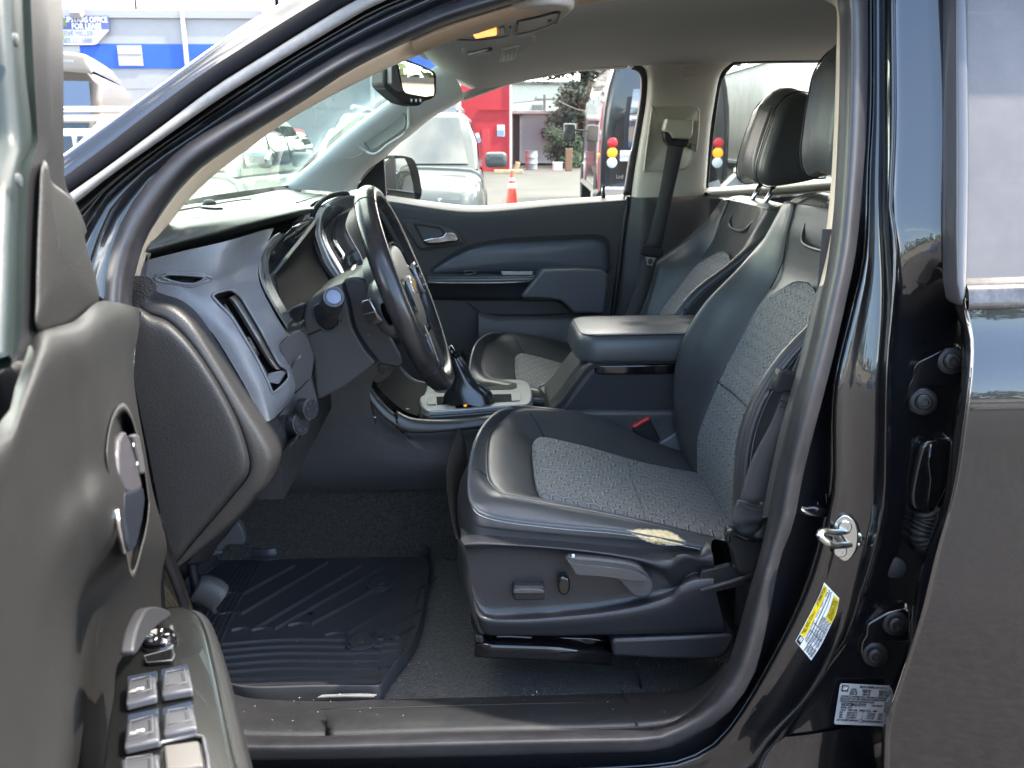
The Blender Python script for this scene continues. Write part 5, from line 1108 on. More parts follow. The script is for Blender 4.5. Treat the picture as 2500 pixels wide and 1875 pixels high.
SL = [[(356,636),(443,614),(556,588),(640,563),(669,557)],
      [(345,660),(430,640),(540,617),(610,606),(648,604)],
      [(345,690),(430,676),(530,660),(590,652),(633,643)],
      [(375,715),(440,700),(520,692),(590,686),(632,683)],
      [(432,735),(480,735),(540,735),(600,730),(646,720)],
      [(502,796),(540,790),(590,785),(640,778),(674,772)],
      [(529,827),(570,825),(620,820),(665,817),(698,815)],
      [(568,890),(600,882),(640,872),(672,860),(690,848)],
      [(602,949),(630,938),(665,925),(697,908),(711,903)],
      [(630,1003),(650,990),(675,975),(705,960),(721,946)],
      [(648,1030),(660,1026),(672,1018),(690,1000),(706,984)]]
SY = [.135, .140, .165, .20, .235]
def slY(i, j): return SY[j] + (.05 if i == 0 and j == 4 else 0) + (.03 * max(0, 3 - i) / 3 if j >= 3 else 0) + (.0 if i > 4 else 0) - .015 * math.sin(math.pi * min(i, 5) / 5) * (j == 2)
srows = [[P(x, y, slY(i, j)) for j, (x, y) in enumerate(r)] for i, r in enumerate(SL)]
dash = sheet('dashboard', srows, plasb, truck, fr=10, fc=14)
ventp = rs(T('g', (840,1068), (880,1035), (1000,1003), (1060,1012), (1110,1050)) + T('h', (400,115), (505,285), (605,455), (705,645), (805,825), (880,880), (908,945), (895,1005), (765,1132), (722,1118), (680,1010), (560,765), (430,545), (300,335), (170,195), (95,112)), 90, True)
slotp = rs(T('g', (285,870), (350,835), (560,845), (760,862), (735,905), (640,945), (520,940), (400,915)), 40, True, False)
def onslate(px, py, o=0):
    """point of the slate surface seen at that pixel"""
    best = None
    d = ray(px, py)
    bvh = onslate.bvh
    hit = bvh.ray_cast(CAM, d.normalized())
    if hit[0] is None: return P(px, py, .18 + o)
    return hit[0] + Vector((0, o, 0))
from mathutils.bvhtree import BVHTree
def bvh_of(o):
    me = o.data; return BVHTree.FromPolygons([v.co for v in me.vertices], [tuple(p.vertices) for p in me.polygons])
onslate.bvh = bvh_of(dash)
ventring = [onslate(p.x, p.y, -.002) for p in ventp]; slotring = [onslate(p.x, p.y, -.001) for p in slotp]
cut(dash, [(p.x, p.y) for p in ventp]); cut(dash, [(p.x, p.y) for p in slotp])
vd = Vector((-.30, .95, -.25)).normalized()
def deep(L_, d, s): c_ = sum(L_, Vector()) / len(L_); return [c_ + (p - c_) * s + vd * d for p in L_]
satd = mat('satin bronze grey', (.16, .15, .14), .26, .5)
vw = sheet('air_vent', [ventring, deep(ventring, .006, .985), deep(ventring, .028, .95), deep(ventring, .05, .90)], matte, dash, fr=2, cc=True)
sheet('vent_back', [deep(ventring, .048, .92), deep(ventring, .048, .02)], MT['deep black'], vw, fr=1, cc=True)
sweep('vent_ring', ventring, circ(.0022, 8), (0, -1, 0), plasb, vw, closed=True)
# barrel: rounded satin wall along the right of the opening
def inv(pts, d, n=24): return [onslate(p.x, p.y) + vd * d for p in rs(T('h', *pts), n)]
bar0 = ln('h', [(330,75), (420,165), (530,340), (640,520), (740,710), (862,880)], .236, 24); bar1 = ln('h', [(300,150), (360,225), (460,390), (570,570), (660,740), (750,870)], .243, 24)
bar0, bar1 = inv([(335,80),(420,165),(530,340),(640,520),(740,710),(858,875)], .007), inv([(250,110),(320,200),(440,400),(560,600),(660,760),(740,870)], .020)
sheet('vent_barrel', [[p + V3(.004, .03, 0) for p in bar0], [p + V3(.0, .006, 0) for p in bar0], mid(bar0, bar1, .35, (0, -.012, 0)), mid(bar0, bar1, .75, (0, -.006, 0)), bar1, [p + V3(0, .02, 0) for p in bar1]], satd, vw, fr=3)
sl0 = inv([(215,185), (320,340), (440,540), (560,750), (680,950)], .014, 16)
sweep('vent_slat', sl0, rect(.003, .018, .001), (.3, -.9, 0), plas, vw)
sl1 = inv([(160,190), (265,340), (385,540), (505,750), (640,960)], .022, 16)
sweep('vent_slat', sl1, rect(.003, .02, .001), (.3, -.9, 0), matte, vw)
prism('vent_knob', [onslate(p.x, p.y) + vd * .004 for p in rs(T('h', (440,545), (475,550), (520,620), (580,735), (560,755), (520,700), (465,600)), 24, True)], (0, .006, 0), chrome, vw, bev=.0012)
prism('vent_floor', [onslate(x, y) + vd * .008 for x, y in T('h', (670,950), (830,910), (880,935), (800,1060), (700,1040))], (0, .01, 0), plasb, vw, bev=.003)
sd_ = sheet('defrost_slot', [slotring, deep(slotring, .004, .96), deep(slotring, .03, .85)], plasb, dash, fr=2, cc=True)
sheet('slot_back', [deep(slotring, .028, .88), deep(slotring, .028, .02)], MT['deep black'], sd_, fr=1, cc=True)
sweep('slot_ring', slotring, circ(.002, 8), (0, -1, 0), plasb, sd_, closed=True)
so2 = rs(T('g', (205,880), (300,820), (560,825), (760,850), (825,895), (740,925), (600,970), (440,940), (290,920)), 50, True)
tube('slot_frame', [onslate(p.x, p.y, .0005) for p in so2], .0022, plasb, sd_, closed=True)
sweep('slot_vane', [P(x, y, .165) for x, y in T('g', (370,905), (500,925), (620,940))], rect(.002, .01), (0, -.5, 1), matte, sd_)
# ---- upper pad
UP0 = ln('g', [(110,640), (500,535), (1000,420), (1300,335), (1600,262), (1800,205), (1912,170)], [.20, .26, .34, .42, .50, .60], 30)
UP1 = ln('g', [(125,600), (500,500), (900,402), (1300,292), (1600,222), (1800,175), (1918,150)], [.12, .16, .24, .34, .46, .60], 30)
UP2 = ln('g', [(150,540), (500,430), (900,330), (1300,245), (1600,180), (1800,135), (1932,125)], [.115, .16, .24, .34, .46, .61], 30)
UP3 = ln('g', [(180,440), (500,320), (800,245), (1100,180), (1500,105), (1750,85), (1890,92)], [.13, .18, .28, .40, .54, .66], 30)
UP4 = ln(None, [(352,555), (400,542), (474,533), (570,514), (670,500), (735,492), (790,484)], [.14, .30, .50, .80, .95], 30)
UP5 = ln(None, [(380,520), (448,502), (500,494), (600,479), (688,464), (740,470), (848,478)], [.30, .66, .9, 1.10, 1.30, 1.33], 30)
dtop = mat('dash top soft grain', (.058, .064, .060), .38, bump=GR, var=(5, .05))
pad = sheet('dash_top', [UP0, UP1, UP2, UP3, UP4, UP5, [p + V3(-.03, .02, -.03) for p in UP5]], dtop, dash, fr=5, fc=2)
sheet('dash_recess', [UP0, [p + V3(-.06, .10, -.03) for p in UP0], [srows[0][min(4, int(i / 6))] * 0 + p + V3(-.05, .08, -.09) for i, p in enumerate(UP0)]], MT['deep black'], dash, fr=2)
pbv = bvh_of(pad)
def onpad(x, y, o=0):
    h = pbv.ray_cast(CAM, ray(x, y).normalized()); return (h[0] if h[0] is not None else P(x, y, .5)) + V3(0, 0, o)
tube('pad_crease', [onpad(p.x, p.y, -.0005) for p in rs(T('g', (640,236), (1000,170), (1400,95), (1700,40), (1990,-15)), 20)], .0016, dtop, pad)
lsn = onpad(512, 503)
lathe('light_sensor', [(.014, -.002), (.0135, .004), (.011, .009), (.006, .012), (.001, .013)], lsn, (0, 0, 1), matte, pad, 20)
prism('sensor_base', [onpad(x, y, .001) for x, y in T('g', (690,125), (800,118), (935,108), (950,140), (860,142), (760,135))], (0, 0, .003), dtop, pad, bev=.001)
tube('defroster_slit', [onpad(x, y, .0005) for x, y in T('g', (330,190), (440,160), (600,130), (760,105), (1000,60), (1250,30))], .0022, matte, pad, n=20)
tube('defroster_slit', [onpad(x, y, .0005) for x, y in T('d', (990,1090), (1100,1055), (1270,1005))], .0018, matte, pad, n=8)
# passenger side of the dash (mostly hidden)
pdp = [(-.60, 1.245), (-.48, 1.238), (-.38, 1.232), (-.33, 1.215), (-.305, 1.17), (-.30, 1.08), (-.27, .98), (-.30, .86), (-.42, .74)]
sheet('dash_passenger_side', [[V3(x + .02 * (y > 1.3), y, z) for y in (.96, 1.1, 1.25, 1.40)] for x, z in pdp], plasl, dash, fr=3, fc=2)
# lower lip: dark gap above the slate panel
gl0 = ln('g', [(112,668), (500,570), (1000,452), (1450,330)], (.16, .32), 16)
# ---- instrument binnacle
lensm = mat('instrument lens', (.008, .009, .012), .10, coat=.6)
sheet('binnacle_hood', [ln('g', [(1410,890), (1395,760), (1420,640), (1500,520), (1620,410)], [.25, .27, .30, .36, .42], 12), ln('g', [(1425,890), (1410,770), (1440,650), (1530,530), (1640,430)], [.34, .38, .42, .47, .50], 12)], matte, dash, fr=2)
cl = [P(x, y, yy) for (x, y), yy in zip(T('g', (1415,885), (1400,770), (1430,620), (1530,500), (1625,400), (1700,330), (1900,215), (1960,240), (1730,540), (1500,825)), (.36, .36, .38, .42, .45, .48, .60, .62, .50, .40))]
inst = mesh('instrument_cluster', cl, [tuple(range(10))], lensm, dash, smooth=False)
for pts in (((1620,480),(1680,400),(1780,310),(1880,265),(1875,310),(1800,400),(1700,460),(1625,490)), ((1420,880),(1500,780),(1560,650),(1600,520),(1625,400))):
    tube('gauge_rim', [P(p.x, p.y, .40 + (p.x - 640) * .0012) for p in rs(T('g', *pts), 24)], .0009, plas, inst, k=6)
sweep('cluster_edge', ln('g', [(1420,885), (1495,828), (1730,540), (1960,250)], [.36, .385, .49, .61], 20), circ(.0035, 8), (0, 0, 1), plasl, dash)
wallp = ln('g', [(1500,830), (1730,545), (1965,250)], [.40, .50, .63], 12)
wall2 = ln('g', [(1520,850), (1800,640), (1945,420)], [.44, .56, .64], 12)
wall3 = ln('g', [(1560,1180), (1830,1100), (2125,975)], [.36, .48, .60], 12)
wall4 = ln('g', [(1640,1330), (1830,1200), (2160,1060)], [.34, .44, .54], 12)
dkw = mat('binnacle black', (.012, .012, .013), .6, spec=.05)
sheet('binnacle_wall', [wallp, mid(wallp, wall3, .45, (-.02, .02, 0)), wall3, wall4], dkw, dash, fr=5, fc=2)
bw2 = [P(x, y, yy) for (x, y), yy in zip(T('g', (1945,400), (1950,470), (2030,680), (2125,975), (2000,1010), (1900,600)), (.64, .64, .63, .60, .6, .62))]
sheet('binnacle_wall', [ln('g', [(1960,250), (1938,340), (1945,430), (2020,650), (2125,980)], .635, 12), ln('g', [(1900,330), (1800,500), (1760,650), (1850,850), (2000,1050)], .60, 12)], dkw, dash, fr=3)
sheet('binnacle_wall', [ln('g', [(1420,890), (1450,1020), (1530,1190), (1620,1310)], .27, 10), ln('g', [(1495,830), (1530,930), (1560,1090), (1620,1250)], .36, 10)], dkw, dash, fr=3)
tube('wall_joint', ln('g', [(1515,850), (1530,950), (1560,1110), (1575,1180)], .352, 10), .0016, MT['deep black'], dash, k=6)
# bright trim strip along the binnacle opening
tro = ln('g', [(1560,392), (1480,440), (1400,545), (1345,680), (1338,820), (1370,950), (1450,1110), (1550,1280), (1640,1420)], [.30, .26, .245, .24, .24, .245], 40)
tri = ln('g', [(1622,402), (1520,490), (1435,590), (1400,700), (1398,800), (1425,940), (1495,1090), (1580,1240), (1660,1370)], [.32, .28, .262, .255, .255, .26], 40)
sheet('binnacle_trim', [[p + V3(0, .01, 0) for p in tro], tro, mid(tro, tri, .5, (0, -.006, 0)), tri, [p + V3(0, .03, 0) for p in tri]], mat('satin binnacle trim', (.14, .145, .155), .25, .5), dash, fr=3)
prism('column_gap_cover', [P(p.x, p.y, .27) for p in rs(T('h', (865,330), (900,395), (960,430), (1030,395), (1045,420), (1035,450), (985,505), (930,518), (895,495)), 24, True)], (0, .03, 0), matte, dash, bev=.003)
tube('column_gap_rim', ln('h', [(868,325), (900,270), (960,225), (1070,188)], .29, 12), .0018, plasl, dash)
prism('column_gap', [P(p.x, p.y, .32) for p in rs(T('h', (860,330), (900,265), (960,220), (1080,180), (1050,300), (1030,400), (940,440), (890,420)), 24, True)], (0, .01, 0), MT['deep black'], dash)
# ---- lower dash panel, knobs
ldp = T('h', (805,632), (900,540), (1040,470), (1110,560), (1180,760), (1150,1000), (1215,1240), (1225,1290), (1010,1659)) + T('D', (1830,1085), (1750,1200), (1680,1290), (1672,1240), (1620,1090), (1725,960), (1770,860), (1765,800), (1720,720))
ldq = rs(ldp, 90, True, False)
lowd = prism('lower_dash_panel', [P(p.x, p.y, .215 + max(0, p.x - 680) * .0008) for p in ldq], (-.02, .10, 0), plas, dash, bev=.004)
tube('card_slot', [P(x, y, .24) for x, y in T('h', (930,868), (985,800), (1040,742))], .0016, plasl, lowd)
tube('panel_joint', [P(x, y, .232) for x, y in T('h', (975,1150), (1040,1090), (1120,1005), (1160,1000))], .0012, matte, lowd)
for (ax, ay), (bx, by), r in (((950,1492),(1052,1482),.0175), ((1062,1310),(1158,1318),.0165)):
    a = P(*T('h', (ax, ay))[0], .232); b_ = P(*T('h', (bx, by))[0], .222)
    kb = lathe('dash_knob', [(r * .96, -.002), (r, .003), (r, (b_ - a).length * .85), (r * .9, (b_ - a).length), (r * .3, (b_ - a).length * 1.02)], a, b_ - a, MT['seat shield plastic'], dash, 28)
    lathe('knob_ring', [(r * 1.02, 0), (r * 1.04, .001), (r * 1.02, .002)], a + (b_ - a) * .8, b_ - a, plasl, kb, 28)
    d_ = (b_ - a).normalized(); o1 = d_.orthogonal().normalized()
    for k in range(6):
        ang = k * 1.05; e1 = Matrix.Rotation(ang, 3, d_) @ o1
        tube('knob_mark', [b_ + d_ * .0008 + e1 * r * .45, b_ + d_ * .0008 + e1 * r * .75], .0005, plasl, kb, k=5)
tube('dash_symbol', [P(x, y, .225) for x, y in T('h', (825,1535), (850,1560), (868,1590), (860,1610), (872,1640))], .0013, whitep, lowd, k=5)
tube('dash_symbol', [P(x, y, .225) for x, y in T('h', (818,1515), (845,1520))], .0013, whitep, lowd, k=5)
# ---- end cap
band_o = [(352,690),(378,716),(439,738),(488,783),(549,877),(610,978),(651,1043),(675,1088),(680,1121),(660,1175),(639,1200),(586,1261),(508,1326),(440,1378),(400,1410)]
band_i = [(335,742),(360,762),(407,780),(448,815),(488,864),(537,940),(582,1028),(606,1100),(611,1140),(600,1170),(578,1198),(525,1262),(470,1325),(432,1372),(395,1400)]
A_, B_ = ln(None, band_o, .125, 50), ln(None, band_i, .098, 50)
endc = sheet('dash_end_trim', [[p + V3(.0, .06, 0) for p in A_], A_, mid(A_, B_, .18, (0, -.018, 0)), mid(A_, B_, .6, (0, -.014, 0)), mid(A_, B_, .93, (0, -.006, 0)), B_], mat('end trim charcoal', (.022, .022, .023), .42, bump=GR), dash, fr=4, fc=2)
ip_ = band_i[:-1] + [(380,1410),(300,1400),(270,1000),(300,770)]
ipq = rs(ip_, 80, True)
ce = Vector((440, 1080, 0))
softb = mat('soft black side panel', (.014, .015, .017), .5, bump=GR)
sheet('dash_end_panel', [[P(ce.x + (p.x - ce.x) * s, ce.y + (p.y - ce.y) * s, y) for p in ipq] for s, y in ((1.0, .100), (.985, .092), (.93, .082), (.8, .078), (.4, .076), (.0005, .076))], softb, endc, fr=3, cc=True)
clip = rs(T('g', (-60,1190), (-20,900), (30,858), (110,862), (155,872), (205,915), (228,960), (215,1030), (130,1100), (60,1180)), 40, True)
prism('door_check_cover', [P(p.x, p.y, .060) for p in clip], (-.045, .03, 0), mat('textured black clip', (.016, .016, .017), .6, bump=[('vor', 500, .8, .001)]), truck, bev=.005, seg=3)
# knee side under the dash
sheet('kick_panel', [[P(x, y, .14) for x, y in ((300,1200),(420,1380),(500,1330),(640,1195),(680,1115),(720,1075))], [P(x, y, .35) for x, y in ((300,1200),(470,1380),(540,1320),(640,1180),(690,1080),(730,1040))]], matte, truck, fr=3, fc=2)
# ---- centre stack
def mirr(L_, c_=.80): return [V3(p.x, 2 * c_ - p.y, p.z) for p in reversed(L_)]
fo = ln(None, [(838,705),(816,674),(796,643),(779,602),(771,575),(772,548),(777,525),(788,505),(803,491),(823,481),(848,476),(862,479)], [.640, .640, .640, .645, .70], 40)
fi = ln(None, [(850,690),(834,655),(816,625),(803,600),(796,580),(794,562),(800,547),(812,534),(828,524),(848,511),(866,505)], [.665, .665, .665, .665, .71], 40)
FO, FI = fo + mirr(fo), fi + mirr(fi)
fm = mat('satin bezel', (.33, .34, .35), .24, .8)
st_ = sheet('center_stack_bezel', [[p + V3(-.03, -.004, -.01) for p in FO], FO, mid(FO, FI, .25, (.006, -.004, .004)), mid(FO, FI, .75, (.004, -.002, .002)), FI, [p + V3(-.02, .004, 0) for p in FI]], fm, dash, fr=4, cc=True)
sweep('bezel_gasket', [p + V3(-.008, -.006, .004) for p in fo], circ(.005, 8), (0, 0, 1), matte, st_)
tpz, btz = max(p.z for p in FI), min(p.z for p in FI)
def stackx(z): return itp(sorted([(p.z, p.x) for p in fi]), z)
sheet('center_stack_housing', [[V3(stackx(z) - .015, y, z) for y in (.655, .8, .945)] for z in (btz - .02, btz + .04, tpz - .06, tpz)], gloss, st_, fr=3)
scz0, scz1 = btz + .03, tpz - .018
sheet('display_screen', [[V3(stackx(z) - .004, y, z) for y in (.725, .80, .875)] for z in (scz0, (scz0 + scz1) / 2, scz1)], mat('display glass', (.03, .04, .045), .14, coat=1, coat_ior=1.6), st_, fr=3, thick=.004)
for y in (.674, .684, .694, .704): sweep('vent_slat', [V3(stackx(z) - .008, y, z) for z in (scz0, .5 * (scz0 + scz1), scz1 + .0)], rect(.0022, .014), (1, 0, 0), satd if y == .694 else plas, st_, n=12)
for y in (.895, .907, .919): sweep('vent_slat', [V3(stackx(z) - .008, y, z) for z in (scz0, .5 * (scz0 + scz1), scz1)], rect(.0022, .014), (1, 0, 0), plas, st_, n=12)
sheet('center_stack_lower', [[V3(x, y, z) for y in (.66, .68, .8, .92, .94)] for x, z in ((stackx(btz) - .01, btz + .01), (stackx(btz) - .015, 1.03), (-.20, .95), (-.22, .87), (-.21, .80))], plas, st_, fr=4, fc=2)
sheet('center_stack_side', [[V3(x - d_, .655, z) for d_ in (0, .15)] for x, z in ((stackx(btz) - .01, btz + .01), (stackx(btz) - .015, 1.03), (-.20, .95), (-.22, .87), (-.21, .80))], plas, st_, fr=3)
# socket cover near the knee
sk = T('h', (1745,940), (1880,830), (2030,790), (2065,795), (1990,980), (1890,1060), (1820,1030))
prism('socket_panel', [P(p.x, p.y, .67) for p in rs(sk, 30, True, False)], (0, .03, 0), MT['satin charcoal'], dash, bev=.004)
tube('socket_mark', [P(x, y, .665) for x, y in T('h', (1880,900), (1915,855), (1950,905), (1925,945), (1880,905))], .0011, plasl, dash, k=5)
tube('socket_mark', [P(x, y, .665) for x, y in T('h', (1980,900), (2028,795))], .0014, plasl, dash, k=5)
# firewall-side dark filler under the dash
box('dash_underside', (-.45, .42, .90), (.3, .5, .12), matte, dash)
box('dash_core', (-.56, .86, 1.02), (.22, 1.0, .26), matte, dash)
# ================================================================ STEERING COLUMN AND WHEEL
col_m = mat('column shroud plastic', (.042, .042, .042), .5, bump=GRF)
s1 = [(742,808),(738,775),(744,745),(762,724),(800,702),(835,690),(850,740),(862,800),(890,850),(921,886),(870,925),(832,951),(800,966),(774,979),(768,940),(764,880),(752,840)]
cs = prism('steering_column', [P(p.x, p.y, .335) for p in rs(s1, 60, True, False)], (0, .17, 0), col_m, truck, bev=.014, seg=5)
s2 = [(838,686),(872,676),(905,700),(935,780),(985,888),(945,893),(922,884),(892,846),(864,796),(852,738)]
prism('column_collar', [P(p.x, p.y, .345) for p in rs(s2, 40, True)], (0, .15, 0), MT['seat shield plastic'], cs, bev=.014, seg=4)
sheet('column_seam', [ln(None, [(836,690),(850,740),(862,798),(890,850),(920,886)], .334, 14), ln(None, [(842,688),(856,738),(868,794),(896,846),(926,882)], .340, 14)], MT['deep black'], cs, fr=1)
tube('shroud_joint', [P(x, y, .333) for x, y in T('h', (1095,532), (1250,465), (1480,360))], .0012, matte, cs, k=5)
prism('stalk_recess', [P(p.x, p.y, .331) for p in rs(T('h', (1165,250), (1190,210), (1240,185), (1400,250), (1450,340), (1440,420), (1360,475), (1290,470), (1210,390)), 30, True)], (0, .01, 0), MT['deep black'], cs, bev=.002)
tube('stalk_rim', [P(p.x, p.y, .330) for p in rs(T('h', (1240,185), (1165,235), (1200,380), (1290,472), (1380,470), (1450,390), (1440,310)), 30)], .0016, col_m, cs)
a, b_ = P(*T('h', (1310,400))[0], .36), P(*T('h', (1392,110))[0], .225)
L__ = (b_ - a).length
stalk = lathe('turn_signal_stalk', [(.0165, 0), (.0160, L__ * .55), (.0155, L__ * .66), (.0175, L__ * .68), (.0178, L__ * .76), (.0165, L__ * .78), (.0175, L__ * .80), (.0178, L__ * .97), (.0160, L__ * 1.0), (.0125, L__), (.012, L__ * .985)], a, b_ - a, MT['seat shield plastic'], cs, 32)
lathe('stalk_button', [(.0115, -.003), (.0115, .0005), (.009, .0018), (.001, .002)], b_, b_ - a, mat('stalk end blue grey', (.13, .16, .24), .4), stalk, 28)
tube('shift_stalk', [P(872, 655, .56), P(856, 682, .54), P(845, 705, .52)], .011, satin, cs, n=8)
# wheel -------------------------------------------------------------
WC = Vector((-.118, .42, 1.127)); WU = Vector((-.356, 0, .935)).normalized(); WN = Vector((WU.z, 0, -WU.x)); WY = Vector((0, 1, 0))
def wp(a, r, d=0): return WC + WY * (math.sin(a) * r) + WU * (math.cos(a) * r) + WN * d     # a=0 top, a>0 towards passenger
RW = .1735
def wheelprof(i, n): return circ(.0168, 16, .0185)
ringp = [wp(2 * math.pi * i / 96, RW) for i in range(96)]
wheel = sweep('steering_wheel', ringp, circ(.0190, 18, .0165), lambda p, t: (p - WC).normalized(), wheelm, truck, closed=True)
# leather joints and stitched inner seam
for a in (-.42, .42, 2.3, -2.3):
    c_ = wp(a, RW); t_ = (wp(a + .01, RW) - wp(a - .01, RW)).normalized(); rr_ = (c_ - WC).normalized(); s_ = t_.cross(rr_)
    tube('leather_joint', [c_ + rr_ * math.cos(2 * math.pi * k / 24) * .0168 + s_ * math.sin(2 * math.pi * k / 24) * .0192 for k in range(24)], .0006, matte, wheel, closed=True, k=5)
def innerline(a0, a1, n, rad=.0168, ang=0.0):
    return [wp(a0 + (a1 - a0) * i / n, RW - rad * math.cos(ang), .0188 * math.sin(ang)) for i in range(n + 1)]
stm = mat('wheel thread', (.05, .05, .05), .45)
for a0, a1 in ((.22, 1.25), (1.9, 2.55), (-.22, -1.25)):
    q = []; N_ = int(abs(a1 - a0) / .019)
    for i in range(N_):
        aa = a0 + (a1 - a0) * i / N_
        p0_, p1_ = wp(aa, RW - .0166, -.004), wp(aa + .009, RW - .0166, .004)
        q.append(sweep('x', [p0_ - (p0_ - WC).normalized() * .001, p1_ - (p1_ - WC).normalized() * .001], circ(.0011, 5), (0, 0, 1), None, raw=True))
    multi('wheel_stitching', q, stm, wheel, autosm=None)
    tube('wheel_seam', innerline(a0, a1, 20), .0009, MT['deep black'], wheel, k=5)
# airbag cover
hubp = [(-.098, .054), (-.062, .074), (0, .080), (.055, .074), (.082, .056), (.090, .0), (.078, -.045), (.048, -.078), (0, -.090), (-.048, -.078), (-.092, -.045), (-.106, 0)]
def w2(y, u, d): return WC + WY * y + WU * u + WN * d
hq = rs([V3(a, b_, 0) for a, b_ in hubp], 60, True)
hubm = mat('airbag cover', (.033, .033, .032), .42, bump=GR)
hub = sheet('airbag_cover', [[w2(p.x * s, p.y * s, d) for p in hq] for s, d in ((.96, -.045), (1.0, -.03), (1.02, -.006), (.985, .003), (.9, .008), (.6, .0105), (.3, .011), (.0005, .011))], hubm, wheel, fr=3, cc=True)
tube('cover_seam', [w2(p.x * 1.045, p.y * 1.045, .004) for p in hq], .0022, MT['deep black'], hub, closed=True, k=6)
# bow-tie emblem: gold centre in a chrome rim
def bow(s): return [(-.5, .02), (-.40, .16), (-.14, .16), (-.14, .28), (.16, .28), (.16, .16), (.5, .16), (.42, -.14), (.14, -.14), (.14, -.28), (-.16, -.28), (-.16, -.14), (-.5, -.14)]
bt = [(-.50, -.13), (-.40, .13), (-.15, .13), (-.15, .27), (.17, .27), (.17, .13), (.50, .13), (.40, -.13), (.15, -.13), (.15, -.27), (-.17, -.27), (-.17, -.13)]
em_ = prism('emblem', [w2(a * .060, b_ * .060 + .004, .0095) for a, b_ in bt], WN * .005, chrome, wheel, bev=.0008)
prism('emblem_face', [w2(a * .060 * .86, b_ * .060 * .78 + .004, .0146) for a, b_ in bt], WN * .0008, mat('gold emblem', (.62, .34, .05), .3, .5, bump=[('noise', 900, .3, .0004)]), em_)
# spokes
def spoke(name, a, r0, r1, w0, w1, d0, d1, th, m):
    rows = []
    for k in range(7):
        t = k / 6; r = r0 + (r1 - r0) * t; w_ = w0 + (w1 - w0) * t - .010 * math.sin(math.pi * t); d = d0 + (d1 - d0) * t
        c_ = wp(a, r, d); tn = (wp(a + .01, r) - wp(a - .01, r)).normalized()
        rows.append([c_ + tn * w_ * u + WN * th * v for u, v in ((-1, 0), (-.85, .7), (0, 1), (.85, .7), (1, 0), (.85, -.8), (0, -1.1), (-.85, -.8))])
    return sheet(name, rows, m, wheel, fr=3, fc=3, cc=True)
spoke('wheel_spoke', math.pi / 2 + .05, .06, .168, .034, .040, -.006, 0, .012, wheelm)
spoke('wheel_spoke', -math.pi / 2 - .05, .06, .168, .034, .040, -.006, 0, .012, wheelm)
shinyl = MT['shiny black leather']
spoke('wheel_spoke', math.pi + .30, .07, .170, .016, .026, .0, 0, .011, shinyl)
spoke('wheel_spoke', math.pi - .30, .07, .170, .016, .026, .0, 0, .011, shinyl)
sheet('spoke_insert', [[w2(y, u, d) for y, d in ((-.030, .0), (-.026, .010), (0, .013), (.026, .010), (.030, .0))] for u in (-.080, -.10, -.125, -.145)], mat('dark satin insert', (.075, .074, .072), .28, .5), wheel, fr=3, fc=2)
for s in (-1, 1):
    pod_ = [wp(math.pi / 2 * s + da, r, .011) for r, da in ((.100 if s > 0 else .112, -.24), (.100 if s > 0 else .112, .26), (.122, .24), (.145, .17), (.149, 0), (.145, -.17), (.122, -.22))]
    ps_ = prism('wheel_switch', rs(pod_, 36, True), WN * .006, mat('satin switch ring', (.30, .30, .31), .3, .7) if s > 0 else matte, wheel, bev=.0015)
    cc_ = sum(pod_, Vector()) / 7
    prism('switch_pad', [cc_ + (p - cc_) * .86 + WN * .0065 for p in rs(pod_, 36, True)], WN * .001, gloss, ps_)
    for dr, du in () if s < 0 else ((0, .018), (0, -.018), (.018, 0), (-.018, 0)):
        c2 = cc_ + WY * dr * 0.9 + WU * du
        tube('switch_mark', [c2 + WN * .009 + WY * -.003, c2 + WN * .009 + WY * .003], .0009, whitep, ps_, k=5)
# leather wrapped backs of the side spokes
for s in (-1, 1):
    rows = []
    for k, (r, w_, h_) in enumerate(((.172, .02, .006), (.16, .040, .020), (.135, .050, .030), (.105, .052, .034), (.07, .045, .03), (.05, .02, .01))):
        c_ = wp(s * (math.pi / 2 + .02), r, -.022); tn = (wp(s * math.pi / 2 + .01, r) - wp(s * math.pi / 2 - .01, r)).normalized()
        rows.append([c_ + tn * w_ * math.cos(2 * math.pi * j / 12) + WN * h_ * math.sin(2 * math.pi * j / 12) for j in range(12)])
    sp_b = sheet('spoke_back', rows, leather, wheel, fr=3, cc=True)
bs = T('h', (1680,185), (1700,160), (1780,140), (1810,165), (1830,230), (1920,370), (1880,400), (1790,415), (1740,360), (1700,260))
bk = prism('back_switch', [P(p.x, p.y, .245) for p in rs(bs, 30, True)], (0, .015, 0), gloss, wheel, bev=.003)
tube('switch_groove', [P(x, y, .2445) for x, y in T('h', (1720,300), (1850,265))], .001, plasl, bk, k=5)
tube('switch_groove', [P(x, y, .2445) for x, y in T('h', (1780,150), (1830,240), (1885,370))], .0016, satin, bk, k=5)
tube('column_pin', [P(*T('h', (1762,520))[0], .344), P(*T('h', (1762,520))[0], .35)], .003, plasl, cs)
# ================================================================ OPEN FRONT DOOR
TH = R_(77); DP0 = V3(-.37, -.10, 0); DD = V3(math.cos(TH), -math.sin(TH), 0); DN = V3(math.sin(TH), math.cos(TH), 0)
def PD(x, y, off=0): return PP(x, y, DP0 + DN * off, DN)
def dl(pts, off, n=24): return [PD(p.x, p.y, off(i / (n - 1)) if callable(off) else off) for i, p in enumerate(rs(pts, n))]
def D3(t, off, z): return DP0 + DD * t + DN * off + V3(0, 0, z)
def toD(p): q = p - DP0; return q.dot(DD), q.dot(DN), p.z
